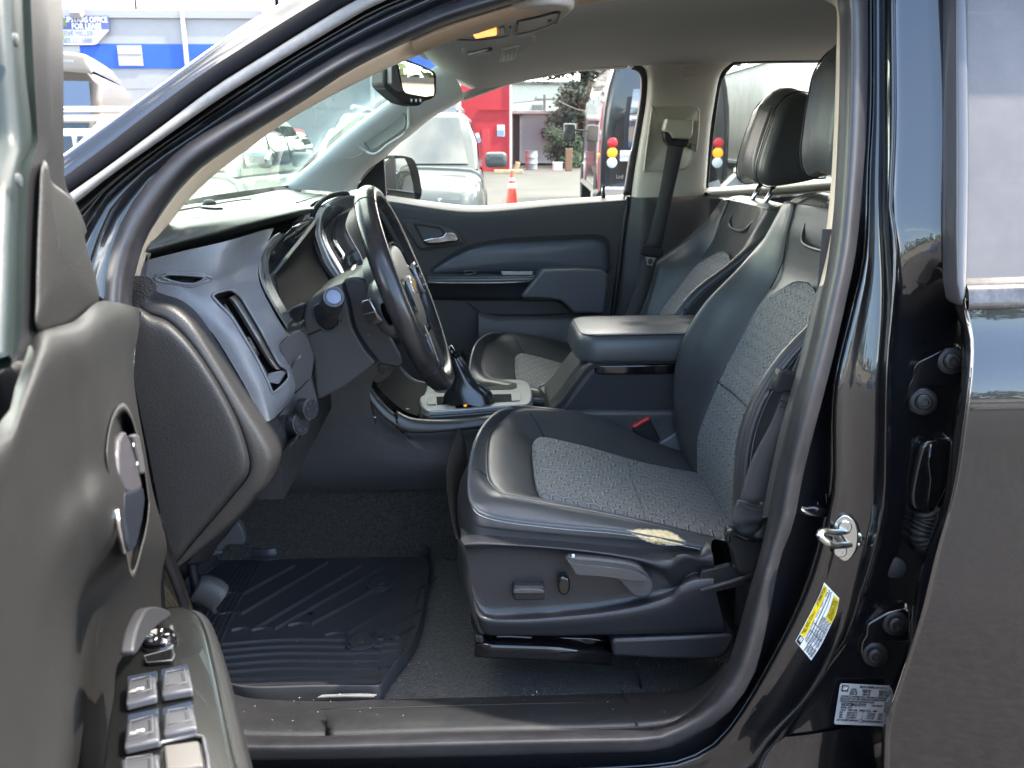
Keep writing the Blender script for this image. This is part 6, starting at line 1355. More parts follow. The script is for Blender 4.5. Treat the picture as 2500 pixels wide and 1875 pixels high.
# main moulded panel: rows top to bottom, columns from the free edge (near) to the hinge edge
top = [(-700,1560),(-300,1200),(0,1031),(37,946),(65,864),(87,805),(130,797),(175,787),(203,767),(241,736),(285,738),(318,746),(338,753),(345,765)]
R1 = [(-700,1640),(-300,1290),(0,1110),(50,1000),(90,905),(120,860),(160,840),(205,825),(240,800),(268,785),(295,780),(318,790),(330,800),(338,810)]
R2 = [(-700,1800),(-300,1450),(0,1240),(60,1130),(110,1050),(150,1000),(185,975),(215,955),(240,935),(262,920),(285,910),(305,905),(318,905),(326,912)]
R3 = [(-700,1950),(-300,1620),(0,1400),(70,1290),(125,1220),(165,1180),(200,1150),(230,1130),(255,1115),(280,1105),(305,1095),(325,1085),(342,1080),(352,1082)]
R4 = [(-700,2200),(-300,1850),(0,1600),(80,1480),(140,1400),(185,1360),(220,1330),(250,1310),(280,1300),(310,1290),(340,1285),(365,1282),(385,1280),(396,1284)]
R5 = [(-700,2500),(-300,2150),(0,1850),(100,1700),(160,1610),(210,1560),(250,1530),(290,1510),(330,1495),(365,1485),(400,1475),(430,1470),(455,1470),(466,1474)]
R6 = [(-700,2900),(-300,2600),(0,2350),(100,2250),(170,2150),(230,2050),(280,1980),(330,1930),(380,1900),(420,1880),(460,1870),(500,1865),(540,1865),(560,1868)]
OFF = [.0, .0, .0, .0, .002, .004, .006, .010, .012, .010, .004, -.004, -.012, -.022]
def offp(i, x, o): return o - (.012 if i == 0 else 0) - (.065 * sm(120, 230, x) if i == 5 else 0) - (.085 * sm(100, 220, x) if i == 6 else 0)
panel = sheet('front_door', [[PD(x, y, offp(i, x, o)) for (x, y), o in zip(r, OFF)] for i, r in enumerate((top, R1, R2, R3, R4, R5, R6))], doorp, truck, fr=5, fc=3)
# solid body of the door behind the panel, outer skin and hinge edge
def slab(name, t0, t1, z0, z1, o0, o1, m, bev=.01):
    q = [D3(t0, o0, z0), D3(t1, o0, z0), D3(t1, o1, z0), D3(t0, o1, z0)]
    return prism(name, q, (0, 0, z1 - z0), m, panel, bev=bev)
sheet('door_outer_skin', [[D3(t, -.10 - .02 * math.sin(math.pi * (z - .35) / .9), z) for t in (-.03, .3, .6, .98)] for z in (.36, .6, .9, 1.1, 1.2)], paint, panel, fr=3, fc=2, thick=.004)
he = dl([(345,762),(338,800),(326,900),(338,985),(360,1090),(402,1290),(468,1477),(520,1700),(580,1900)], -.024, 24)
sheet('door_edge', [[p - DN * 0 for p in he], [p - DN * .03 - DD * .004 for p in he], [p - DN * .055 + DD * .006 for p in he]], paint, panel, fr=2)
sweep('door_edge_seal', [p - DN * .012 + DD * -.004 for p in he], circ(.007, 8), (0, 0, 1), rubber, panel)
# window frame: channel strips rising from the sill
greeng = mat('glass run channel', (.016, .025, .024), .45, bump=[('noise', 300, .2, .0006)], var=(20, .2))
LA = [(14,-60),(16,0),(25,140),(38,290),(41,350),(28,400),(19,445),(16,502),(13,570),(12,631),(8,740),(2,860)]
LB = [(50,-60),(52,0),(58,180),(72,290),(75,350),(60,380),(42,396),(36,452),(33,519),(30,631),(28,803),(18,900)]
LC = [(73,-60),(75,0),(83,180),(90,300),(92,350),(78,390),(68,435),(66,480),(64,519),(61,631),(54,803),(45,860)]
LD = [(107,-60),(108,0),(115,200),(120,300),(121,350),(110,390),(99,435),(95,480),(92,519),(87,631),(84,720),(84,803)]
LE = [(145,-60),(145,0),(146,150),(147,300),(147,350),(148,380),(149,430),(158,462),(172,482),(190,515),(200,540),(206,560)]
def fl2(L_, o): return dl(L_, o, 40)
FO_ = -.020
a_, b2_, c2_, d2_, e2_ = fl2(LA, -.012), fl2(LB, -.020), fl2(LC, -.010), fl2(LD, -.018), fl2(LE, -.030)
sheet('window_channel', [[p - DN * .02 for p in a_], a_, mid(a_, b2_, .5, DN * .004), b2_, [p - DN * .010 for p in b2_], mid(b2_, c2_, .5, DN * -.012), c2_], greeng, panel, fr=3)
fr_m = mat('door frame plastic', (.013, .013, .014), .45, bump=GRF)
sheet('window_frame', [c2_, mid(c2_, d2_, .5, DN * .006), d2_, [p - DN * .012 for p in d2_], mid(d2_, e2_, .45, DN * -.004), mid(d2_, e2_, .85, DN * .002), e2_, [p - DN * .03 for p in e2_]], fr_m, panel, fr=3)
for (x, y) in ((34, 98), (41, 440)):
    lathe('frame_clip', [(.004, 0), (.004, .002), (.001, .003)], PD(x, y, -.006), DN, plasl, panel, 12)
# mirror-corner sail cover
sail = [(99,400),(112,392),(119,409),(122,435),(132,450),(166,475),(183,496),(195,528),(203,562),(210,596),(220,631),(234,681),(241,738),(203,769),(175,789),(130,799),(87,807),(86,720),(88,631),(92,519)]
sq = rs(sail, 60, True)
sc_ = Vector((150, 640, 0))
sheet('mirror_corner_cover', [[PD(sc_.x + (p.x - sc_.x) * s, sc_.y + (p.y - sc_.y) * s, o) for p in sq] for s, o in ((1.0, -.014), (.985, -.006), (.9, -.003), (.4, .0), (.02, .0))], mat('sail plastic', (.015, .0145, .014), .5, bump=GR), panel, fr=3, cc=True)
# glass of the door window
dgl = glass('door window glass', (.80, .90, .86), ior=1.5, dust=.04, dcol=(.4, .55, .5))
sheet('door_window', [[D3(t, -.03 - (.10 * (z - 1.2)), z) for t in (.40 if z < 1.4 else .46, .7, 1.0)] for z in (1.24, 1.45, 1.62)], dgl, panel, fr=1)
# inner handle pocket
pk_ = rs(T('D', (640,1200), (660,1080), (695,990), (740,955), (790,1025), (832,1180), (870,1350), (893,1520)) + T('G', (898,60), (885,200), (850,350), (795,520), (760,400), (730,250), (690,60)) + T('D', (660,1400), (640,1290)), 70, True)
pcx = Vector((sum(p.x for p in pk_) / 70, sum(p.y for p in pk_) / 70, 0))
def pkr(s, o): return [PD(pcx.x + (p.x - pcx.x) * s, pcx.y + (p.y - pcx.y) * s, o) for p in pk_]
rimc = pkr(1.0, .0135)
sheet('handle_pocket', [pkr(1.03, .006), rimc, pkr(.93, .012), pkr(.88, .004), pkr(.5, -.0), pkr(.02, -.0)], mat('pocket plastic', (.04, .039, .038), .4, bump=GRF), panel, fr=3, cc=True)
hd = rs(T('D', (672,1160), (705,1112), (735,1170), (770,1290), (800,1400), (812,1462), (760,1500), (700,1475), (668,1380), (665,1250)), 40, True, False)
lav = mat('lavender satin handle', (.05, .047, .054), .4, 0)
hnd_ = prism('door_handle', [PD(p.x, p.y, .007) for p in hd], DN * .006, lav, panel, bev=.004)
hd2 = rs(T('G', (700,10), (760,-10), (815,-35), (828,60), (812,180), (775,330), (750,370), (725,300), (700,160), (692,110)), 40, True, False)
prism('handle_lever', [PD(p.x, p.y, .008) for p in hd2], DN * .006, mat('dark chrome', (.06, .07, .095), .2, .7), hnd_, bev=.004)
tube('handle_edge', [PD(x, y, .016) for x, y in T('G', (696,112), (712,210), (745,362))], .0022, chrome, hnd_, k=8)
prism('lock_switch', [PD(p.x, p.y, .009) for p in rs(T('D', (758,1142), (775,1130), (792,1138), (815,1260), (832,1370), (806,1376), (790,1290)), 30, True, False)], DN * .006, plas, panel, bev=.002)
for x, y in T('D', (800,1195), (822,1308)):
    lathe('lock_mark', [(.0018, 0), (.001, .0006)], PD(x, y, .0155), DN, whitep, panel, 8)
# armrest pod with window switches
PZ_ = .92
def pz(x, y, o=0): return PZ(x, y, PZ_ + o)
pod_o = rs(T('G', (950,770), (985,715), (1040,700), (1110,705), (1180,742), (1225,840), (1260,980), (1300,1150), (1345,1370), (1400,1620), (1480,1900), (1500,2100), (560,2100), (630,1659), (655,1440), (690,1230), (705,1060), (780,960), (880,890)), 90, True)
pq = [pz(p.x, p.y) for p in pod_o]
podm = mat('switch pod plastic', (.0065, .007, .0068), .25, coat=.4, bump=GRF)
pcen = sum(pq, Vector()) / len(pq)
pod_ = sheet('armrest', [[V3(p.x, p.y, p.z - .10) + DN * -.02 for p in pq], [V3(p.x, p.y, p.z - .02) + DN * .010 for p in pq], [V3(p.x, p.y, p.z - .006) + DN * .006 for p in pq], pq, [pcen + (p - pcen) * .9 + V3(0, 0, .002) for p in pq], [pcen + (p - pcen) * .02 + V3(0, 0, .003) for p in pq]], podm, panel, fr=4, cc=True)
side_o = [PZ(p.x, p.y, PZ_ - .004) for p in rs(T('G', (1150,720), (1200,745), (1245,850), (1290,1000), (1335,1170), (1385,1380), (1450,1659), (1520,1900)), 40)]
sheet('armrest_side', [[p + DN * -.006 + V3(0, 0, .002) for p in side_o], [p + DN * .004 for p in side_o], [p + DN * .010 + V3(0, 0, -.02) for p in side_o], [p + DN * .004 + V3(0, 0, -.10) for p in side_o], [p + DN * -.03 + V3(0, 0, -.2) for p in side_o]], mat('armrest side black', (.012, .012, .013), .45, bump=GRF), panel, fr=3)
wedge = rs(T('G', (718,975), (735,860), (775,760), (815,708), (880,700), (950,722), (958,755), (880,810), (800,890), (740,980)), 40, True)
prism('pull_handle_end', [PD(p.x, p.y, .006) for p in wedge], DN * .010, mat('pull handle grey', (.03, .03, .034), .4), panel, bev=.004)
mk = pz(*T('G', (958,905))[0], .004)
rr_ = (pz(*T('G', (1060,900))[0]) - pz(*T('G', (860,900))[0])).length / 2
kn = lathe('mirror_knob', [(rr_ * 1.05, -.004), (rr_ * 1.05, .0), (rr_ * .95, .002), (rr_ * .9, .0), (rr_ * .85, .004), (rr_ * .92, .006), (rr_ * .8, .008), (rr_ * .4, .006), (rr_ * .001, .006)], mk, (0, 0, 1), gloss, pod_, 32)
for a in range(4):
    e_ = V3(math.cos(a * 1.57), math.sin(a * 1.57), 0)
    tube('knob_mark', [mk + e_ * rr_ * .35 + V3(0, 0, .008), mk + e_ * rr_ * .6 + V3(0, 0, .0085)], .0008, whitep, kn, k=5)
lr_ = [pz(x, y, .003) for x, y in T('G', (868,1010), (1035,965), (1050,1005), (1035,1035), (885,1050))]
ls_ = prism('mirror_select_switch', lr_, (0, 0, .004), gloss, pod_, bev=.0012)
tube('switch_frame', [p + V3(0, 0, .004) for p in lr_], .0006, plasl, ls_, closed=True, k=5)
fd_ = (pz(*T('G', (1050,965))[0]) - pz(*T('G', (880,1010))[0])).normalized()
for s, (x, y) in (('L', (915,1018)), ('R', (995,998))):
    text('switch_letter', s, pz(x, y, .0075), frame(fd_, (0, 0, 1)), .008, whitep, ls_)
sw_m = mat('window switch satin', (.06, .062, .07), .22, coat=.4); scoop_m = mat('switch scoop', (.02, .028, .045), .18, coat=.6)
def winsw(q, scoop, mark):
    """q: four corners of the key, scoop: four corners of the hollow before it"""
    prism('switch_scoop', [pz(x, y, .001) for x, y in T('G', *scoop)], (0, 0, .002), scoop_m, pod_, bev=.0006)
    c = [pz(x, y, .004) for x, y in T('G', *q)]
    k = prism('window_switch', c, (0, 0, .008), sw_m, pod_, bev=.0022, seg=3)
    cc = sum(c, Vector()) / 4
    tube('switch_rim', [cc + (p - cc) * .66 + V3(0, 0, .0122) for p in c], .0006, plasl, k, closed=True, k=5, smoothp=False)
    if mark: text('switch_mark', 'AUTO', cc.lerp((c[0] + c[3]) / 2, .30) + V3(0, 0, .0083), frame(c[1] - c[0], (0, 0, 1)), .0042, whitep, k)
winsw(((765,1190),(940,1150),(950,1275),(760,1325)), ((762,1120),(945,1085),(945,1150),(765,1190)), True)
winsw(((975,1140),(1140,1110),(1165,1235),(975,1270)), ((965,1080),(1125,1045),(1140,1110),(965,1145)), False)
winsw(((760,1440),(955,1390),(965,1540),(750,1590)), ((765,1350),(955,1310),(955,1388),(765,1435)), True)
winsw(((985,1375),(1165,1345),(1190,1465),(985,1510)), ((975,1310),(1150,1265),(1165,1340),(975,1372)), False)
c = [pz(x, y, .003) for x, y in T('G', (985,1560), (1195,1530), (1225,1680), (1000,1720))]
lk = prism('window_lock_switch', c, (0, 0, .006), mat('switch with painted reflection', (.10, .095, .09), .3), pod_, bev=.002)  # base colour lifted to stand in for the light this key reflects
tube('switch_frame', [p + V3(0, 0, .005) for p in [pz(x, y, .0) for x, y in T('G', (955,1560), (980,1535), (1180,1495), (1225,1510), (1250,1640), (1260,1760))]], .002, sw_m, lk, k=6)
winsw(((730,1660),(960,1625),(970,1800),(720,1840)), ((745,1620),(950,1585),(955,1622),(740,1655)), False)
# ================================================================ SURROUNDINGS
def bx(c, s, rot=(0, 0, 0)): return (c, s, rot)
conc = mat('worn pale asphalt', (.062, .059, .052), .92, bump=[('noise', 40, .5, .004)], var=(.5, .3), dust=((.10, .096, .088), 6, .6))
g_ = sheet('ground', [[V3(x, y, 0) for x in (-300, 0, 300)] for y in (-300, 0, 300)], conc, None, fr=1); g_['kind'] = 'structure'
asph = mat('dark asphalt', (.040, .034, .030), .85, bump=[('noise', 70, .8, .006)], var=(.7, .45), dust=((.15, .14, .13), 28, .6))
l_ = mesh('parking_lot', [V3(-60, -45, .004), V3(60, -45, .004), V3(60, 5.5, .004), V3(-60, 4.5, .004)], [(0, 1, 2, 3)], asph, None, smooth=False); l_['kind'] = 'structure'
tar = mat('tar seam', (.015, .014, .013), .6)
cr_ = boxes('painted_line', [((-9 + 3 * k, -12.5, .008), (.1, 5, .004)) for k in range(8)], mat('line paint', (.35, .34, .30), .8, var=(6, .3)), None); cr_['kind'] = 'structure'
# ---- vehicles
tyre = mat('tyre rubber', (.02, .02, .02), .8); rimm = mat('alloy', (.5, .5, .5), .3, .9)
cglass = mat('car glass', (.010, .016, .018), .04, coat=1, coat_ior=1.5)
headl = mat('headlamp', (.75, .73, .62), .15, coat=1)
def place(o, loc, rz): o.location = loc; o.rotation_euler = (0, 0, rz)
def vehicle(name, label, cat, L_, Wd, H_, belt, hoodz, gh, col, loc, rz, rack=False, win=3, rear='suv', base=.28, glassm=None, mirm=None, rough=.3, metal=.4, group=None, tail=True):
    """gh: (x at windshield base, x at windshield top, x at rear top, x at rear base), x forward of centre"""
    pm = mat(name + ' paint', col, .5, metal=0, spec=.2, coat=.6, coatr=.05, coat_ior=1.45, var=(1.5, .08)); gm_ = glassm or cglass
    r = thing(name, label, cat, loc, rz, group)
    h = L_ / 2; w = Wd / 2
    xs = [-h, -h + .06, -h + .25, gh[3], 0, gh[0], gh[0] + .15, h - .45, h - .12, h]
    def top(x):
        if x <= gh[0] + .02: return belt
        t = (x - gh[0]) / (h - gh[0]); return belt - .03 + (hoodz - belt + .03) * t ** .8 - .18 * max(0, (t - .85) / .15) ** 2
    rows = []
    for x in xs:
        e = max(0, (abs(x) - (h - .5)) / .5); ww = w * (1 - .13 * e ** 2); zt = top(x); zb = base + .08 * e ** 2
        rows.append([V3(x, -s_ * a * ww, z) for s_, a, z in ((1, 0, zt + .02), (1, .7, zt), (1, .9, zt - .03), (1, .97, zt - .12), (1, 1.0, zt - .3), (1, .99, (zt + zb) / 2 - .1), (1, .95, zb + .05), (1, .8, zb))] +
                    [V3(x, a * ww, z) for a, z in ((.8, zb), (.95, zb + .05), (.99, (zt + zb) / 2 - .1), (1.0, zt - .3), (.97, zt - .12), (.9, zt - .03), (.7, zt))])
    body = sheet('body', rows, pm, r, fr=3, fc=2, cc=True, cap=True)
    # greenhouse frustum
    b4 = [V3(gh[3], -w * .95, belt - .02), V3(gh[0], -w * .93, belt - .02), V3(gh[0], w * .93, belt - .02), V3(gh[3], w * .95, belt - .02)]
    t4 = [V3(gh[2], -w * .78, H_ - .03), V3(gh[1], -w * .76, H_ - .03), V3(gh[1], w * .76, H_ - .03), V3(gh[2], w * .78, H_ - .03)]
    ctr = [(a + b_) / 2 for a, b_ in zip(b4, t4)]
    vs = b4 + [p + V3(0, (.05 * w if p.y > 0 else -.05 * w), 0) for p in ctr] + t4
    rc = [V3(p.x * .82 + (gh[1] + gh[2]) / 2 * .18, p.y * .8, H_) for p in t4]
    vs += rc
    fs = []
    for k in (0, 4, 8): fs += [(k + i, k + (i + 1) % 4, k + 4 + (i + 1) % 4, k + 4 + i) for i in range(4)]
    fs.append((12, 13, 14, 15))
    g1 = mesh('cabin', vs, fs, pm, body, autosm=40); md = g1.modifiers.new('b', 'BEVEL'); md.width = .05; md.segments = 3; md.limit_method = 'ANGLE'; md.angle_limit = R_(25)
    def face(a, b_, c_, d_, u0, u1, v0, v1, nm, off=.012, m=gm_, bow=0):
        rr = []
        for v in (v0, (v0 + v1) / 2, v1):
            row = []
            for i in range(5):
                u = u0 + (u1 - u0) * i / 4; p = a.lerp(b_, u).lerp(d_.lerp(c_, u), v); n = (b_ - a).cross(d_ - a).normalized()
                row.append(p + n * (off + bow * (4 * v * (1 - v))))
            rr.append(row)
        return sheet(nm, rr, m, g1, fr=2)
    B_, T_ = b4, t4; bo = .05 * w
    face(B_[1], B_[2], T_[2], T_[1], .06, .94, .08, .92, 'windshield', .016)
    face(B_[3], B_[0], T_[0], T_[3], .08, .92, .12, .90, 'rear_window', .016)
    for (a, b_, c_, d_, fl) in ((B_[0], B_[1], T_[1], T_[0], 0), (B_[2], B_[3], T_[3], T_[2], 1)):
        us = [.04 + .92 * k / win for k in range(win + 1)]
        for k in range(win):
            u0, u1 = us[k] + .012, us[k + 1] - .012
            face(a, b_, c_, d_, u0, u1, .14, .88, 'side_window', .012, gm_, bo)
    for sx_ in (-1, 1):
        for xx in (h - .85, -h + .85):
            y = sx_ * (w - .09)
            lathe('wheel_arch', [(.36, -.1), (.37, .095), (.01, .095)], (xx, y, .33), (0, sx_, 0), tyre, body, 28)
            wh = lathe('wheel', [(.2, -.1), (.31, -.1), (.33, -.07), (.33, .08), (.31, .105), (.21, .105)], (xx, y, .33), (0, sx_, 0), tyre, r, 28)
            lathe('rim', [(.21, .10), (.19, .085), (.06, .10), (.01, .105)], (xx, y, .33), (0, sx_, 0), rimm, wh, 20)
        hl_ = sheet('headlight', [[V3(h - .05 - .42 * u, sx_ * w * (.52 + .38 * u ** .6), hoodz - .12 + dz + .05 * u) for u in (0, .3, .6, 1)] for dz in (-.17, -.08, .02)], headl, body, fr=2, fc=2, thick=.03, off=1)
        if tail: box('tail_light', (-h + .03, sx_ * w * .84, belt - .22), (.06, .17, .34), redm, body, bev=.02)
        mm = box('side_mirror', (gh[0] - .12, sx_ * (w + .13), belt + (.14 if mirm else .08)), (.14, .25, .17), mirm or pm, body, bev=.05, seg=3)
    box('grille', (h - .0, 0, hoodz - .22), (.06, w * .9, .16), matte, body, bev=.01)
    box('bumper', (h - .02, 0, base + .17), (.12, Wd * .88, .18), pm, body, bev=.05)
    box('bumper', (-h + .02, 0, base + .17), (.12, Wd * .88, .20), matte, body, bev=.05)
    box('license_plate', (-h - .03, 0, belt - .42), (.01, .31, .15), whitep, body)
    if rack:
        for s_ in (-1, 1): tube('roof_rack', [V3(gh[2] + .1, s_ * w * .66, H_ + .0), V3(gh[2] + .2, s_ * w * .66, H_ + .07), V3(gh[1] - .3, s_ * w * .66, H_ + .07), V3(gh[1] - .15, s_ * w * .66, H_ + .0)], .018, rimm, g1, n=20)
    return r
def onground(px, py): return PZ(px, py, 0)
def at(px, Y): p = P(px, 400, Y); return V3(p.x, p.y, 0)
# silver minivan facing us, through the passenger window
p_ = V3(-.80, 10.2, 0)
v = vehicle('minivan', 'silver minivan with hazed headlight parked nose towards the pickup, in front of the red building', 'minivan', 4.9, 1.92, 1.70, 1.08, .92, (1.10, .35, -2.2, -2.35), (.055, .065, .065), p_, R_(-91.2), rack=True, glassm=mat('bright windshield', (.02, .03, .03), .04, coat=1, coat_ior=1.5))
# grey SUV seen through the windshield with the chrome mirror
v = vehicle('suv_with_chrome_mirror', 'grey green sport utility car with chrome door mirror, seen through the windshield', 'suv', 4.7, 1.85, 1.62, 1.06, .96, (1.0, .30, -1.7, -2.2), (.20, .21, .18), V3(-3.05, 8.6, 0), R_(-93), win=3, mirm=chrome)
vehicle('white_car', 'white hatchback parked nose on beyond the chrome mirrored car', 'car', 4.2, 1.80, 1.58, 1.06, .92, (.95, .35, -1.6, -1.95), (.50, .52, .52), V3(-1.62, 14.2, 0), R_(-91))
vehicle('red_car', 'dark red estate car behind the chrome mirrored car', 'car', 4.5, 1.78, 1.60, 1.0, .9, (.9, .3, -1.8, -2.1), (.30, .02, .02), V3(-4.0, 15.0, 0), R_(-92))
# high top van (rear towards us)
van_c = (.12, .106, .088)
p_ = V3(-7.52, 16.4, 0)
van = thing('high_top_van', 'tan conversion van with raised roof and tinted rear window behind the roof rack car', 'van', p_, R_(104))
vp = mat('tan van paint', van_c, .4, metal=0, coat=.5, coat_ior=1.45)
h, w, Hb = 2.7, 1.0, 2.40
rows = []
for x, e in ((-h, .9), (-h + .05, .97), (-h + .5, 1), (0, 1), (1.2, 1), (1.6, .98)):
    rows.append([V3(x, s_ * w * e * a, z) for s_, a, z in ((-1, .8, .35), (-1, 1, .5), (-1, 1.0, 1.2), (-1, .95, 1.95), (-1, .86, Hb), (1, .86, Hb), (1, .95, 1.95), (1, 1.0, 1.2), (1, 1, .5), (1, .8, .35))])
vb = sheet('body', rows, vp, van, fr=2, fc=2, cc=True, cap=True)
tr_ = [[V3(x, y, z) for x, z in ((-h + .02, Hb - .03), (-h + .05, Hb + .02 + .22 * k), (-h + .45, Hb + .04 + .28 * k), (.6, Hb + .02 + .26 * k), (1.5, Hb - .05 + .12 * k), (1.8, Hb - .2))] for y, k in ((-.86, 0), (-.80, .75), (-.66, 1), (0, 1.06), (.66, 1), (.80, .75), (.86, 0))]
sheet('raised_roof', tr_, vp, van, fr=3, fc=3)
vg = mat('van rear glass', (.02, .03, .05), .03, coat=1, coat_ior=2.0)
sheet('roof_inset', [[V3(-h + .035 - .02, y, z) for y in (-.62, 0, .62)] for z in (Hb + .06, Hb + .20)], mat('roof grey', (.2, .23, .27), .4), vb, fr=2)
sheet('rear_window', [[V3(-h - .03 + dx, y, z) for y in (-.80, -.4, 0, .4, .80)] for z, dx in ((1.30, -.20), (1.8, -.09), (2.28, .03))], vg, vb, fr=2)
for y in (0.02,): box('door_seam', (-h - .02, y, 1.3), (.03, .012, 1.6), matte, vb)
box('brake_light', (-h - .02, .18, Hb - .06), (.06, .5, .06), redm, vb, bev=.01)
lathe('camera', [(.05, 0), (.06, .05), (.01, .1)], (-h - .03, .2, Hb + .04), (-1, 0, .3), mat('pale grey camera', (.5, .5, .5), .5), vb, 16)
for s_ in (-1, 1):
    sheet('side_window', [[V3(x, s_ * (w * .975 - (z - 1.5) * .12), z) for x in (-2.2, -1.2)] for z in (1.35, 1.8)], cglass, vb, fr=1)
    sheet('side_window', [[V3(x, s_ * (w * .975 - (z - 1.5) * .12), z) for x in (-1.0, .3)] for z in (1.35, 1.8)], cglass, vb, fr=1)
    box('side_stripe', (-.6, s_ * .90, Hb - .16), (3.6, .04, .05), vp, vb)
    for xx in (-1.8, 1.5): lathe('wheel', [(.1, -.12), (.36, -.12), (.38, .1), (.1, .12)], (xx, s_ * .88, .38), (0, s_, 0), tyre, van, 24)
# tan wagon with roof rack nearer to us
p_ = at(120, 11.2)
vehicle('roof_rack_wagon', 'tan estate car with silver roof rack in front of the tall van', 'estate car', 4.9, 1.85, 1.68, 1.05, .95, (1.2, .55, -2.0, -2.3), (.15, .13, .105), p_, R_(172), rack=True, win=3)
p_ = at(-40, 9.5)
vehicle('white_car', 'white car seen through the glass of the open door', 'car', 4.6, 1.8, 1.5, 1.0, .9, (.95, .3, -1.7, -2.1), (.3, .31, .3), p_, R_(200))
# ---- black shuttle bus, rear towards us
p_ = P(1622, 400, 14.0); p_ = V3(p_.x, p_.y, 0)
bus = thing('shuttle_bus', 'tall black shuttle bus with round red, amber and white rear lights', 'bus', p_, R_(86))
bp_m = mat('black bus paint', (.006, .007, .009), .3, coat=1, coatr=.03, coat_ior=1.45)
bw, bh = 1.06, 2.72
rows = []
for x, e, dz in ((0, .90, -.10), (.04, .96, -.03), (.25, 1, 0), (3, 1, 0), (6, 1, 0), (6.6, .9, -.5), (7.3, .85, -1.2)):
    rows.append([V3(x, s_ * bw * e * a, z + (dz if z > 1.5 else 0)) for s_, a, z in ((-1, .9, .45), (-1, 1, .55), (-1, 1.0, 1.3), (-1, .97, 1.9), (-1, .84, 2.5), (-1, .66, bh), (0, 0, bh + .03), (1, .66, bh), (1, .84, 2.5), (1, .97, 1.9), (1, 1.0, 1.3), (1, 1, .55), (1, .9, .45))])
bb = sheet('body', rows, bp_m, bus, fr=3, fc=2, cc=True, cap=True)
bgm = mat('bus glass', (.03, .04, .06), .04, coat=1, coat_ior=1.9)
sheet('rear_window', [[V3(-.02 + dx, y * k, z) for y in (-.62, -.3, 0, .3, .62)] for z, k, dx in ((1.25, 1, 0), (1.8, .98, .0), (2.42, .85, .035))], bgm, bb, fr=2)
sheet('rear_window_frame', [[V3(-.012 + dx, y * k, z) for y in (-.70, 0, .70)] for z, k, dx in ((1.17, 1, 0), (1.8, .98, .0), (2.5, .86, .035))], matte, bb, fr=2)
lamps = [(redm, 1.33), (mat('orange lens', (.85, .25, .02), .3, emit=(1, .3, .02), estr=.25), 1.17), (mat('white lens', (.65, .68, .68), .3), 1.01)]
for s_ in (-1, 1):
    for m_, z in lamps:
        lathe('rear_light', [(.085, -.01), (.085, .02), (.07, .032), (.02, .036), (.001, .037)], (.0, s_ * .88, z), (-1, 0, 0), m_, bb, 24)
box('license_plate', (-.02, .58, 1.12), (.02, .34, .17), whitep, bb, bev=.005)
text('plate_number', 'BVM-C902', (-.034, .58, 1.10), frame((0, -1, 0), (-1, 0, 0)), .095, mat('plate print', (.05, .07, .12), .6), bb)
text('rear_script', 'Ltd  STYLE', (-.03, .60, .78), frame((0, -1, 0), (-1, 0, 0)), .09, satin, bb)
for k in range(4):
    sheet('side_window', [[V3(.6 + k * 1.45 + u, bw * (.985 if z < 2 else .92) + .015, z) for u in (0, 1.3)] for z in (1.45, 2.2)], bgm, bb, fr=1)
box('bumper', (-.08, 0, .52), (.2, 2.1, .2), chrome, bb, bev=.04)
box('side_mirror', (6.9, 1.35, 1.55), (.12, .3, .42), bp_m, bb, bev=.04); tube('mirror_arm', [V3(6.9, .95, 1.6), V3(6.9, 1.3, 1.6)], .02, matte, bb)
for xx in (1.3, 6.2): lathe('wheel', [(.1, -.12), (.4, -.12), (.42, .1), (.1, .12)], (xx, .98, .42), (0, 1, 0), tyre, bus, 24)
lathe('marker_light', [(.04, 0), (.035, .03), (.001, .035)], (.55, bw * 1.0, 1.12), (0, 1, 0), lamps[1][0], bb, 12)
# ---- white box truck beyond, through the rear window
a, b_ = P(1742, 420, 17.5), P(2010, 420, 11.0)
d = (b_ - a); rz = math.atan2(d.y, d.x)
bt_ = thing('box_truck', 'white box truck with weathered flank seen through the rear side window', 'truck', V3(a.x, a.y, 0), rz)
wt_ = mat('weathered white panel', (.55, .58, .52), .6, var=(1.2, .12), dust=((.32, .32, .27), 3, .6))
L2_ = d.length + 3
bbx = box('cargo_box', (L2_ / 2 - 1, 1.2, 1.62), (L2_ + 2, 2.4, 2.1), wt_, bt_, bev=.02)
boxes('corner_rail', [((L2_ / 2 - 1, -.02, 2.64), (L2_ + 2.05, .05, .07)), ((L2_ / 2 - 1, -.02, .98), (L2_ + 2.05, .04, .06)), ((L2_ / 2 - 1, -.01, .62), (L2_ + 2.05, .04, .10))], mat('rail white', (.7, .72, .70), .4), bt_, bev=.005)
boxes('side_rail', [((L2_ / 2 - 1, .1, .45), (L2_ + 2, .1, .3))], plas, bt_)
for xx in (1.5, 2.6): lathe('wheel', [(.1, -.12), (.45, -.12), (.48, .1), (.1, .12)], (xx, .2, .48), (0, -1, 0), tyre, bt_, 24)
# scrap heap by the bus
random.seed(3); pr_ = []
cpos = P(1770, 452, 9.5)
for k in range(46):
    c_ = V3(cpos.x + random.uniform(-.5, 1.1), 9.5 + random.uniform(-.4, .6), max(.15, 1.02 - abs(random.gauss(0, .12)) - random.random() * .5))
    pr_.append(bx(c_, (random.uniform(.1, .5), random.uniform(.05, .3), random.uniform(.02, .12)), (random.uniform(-50, 50), random.uniform(-50, 50), random.uniform(0, 180))))
sc2 = boxes('scrap_heap', pr_, mat('scrap grey', (.16, .16, .15), .6, var=(3, .7)), None); tag(sc2, 'heap of crumpled grey scrap beneath the rear side window view', 'scrap heap'); sc2['kind'] = 'stuff'
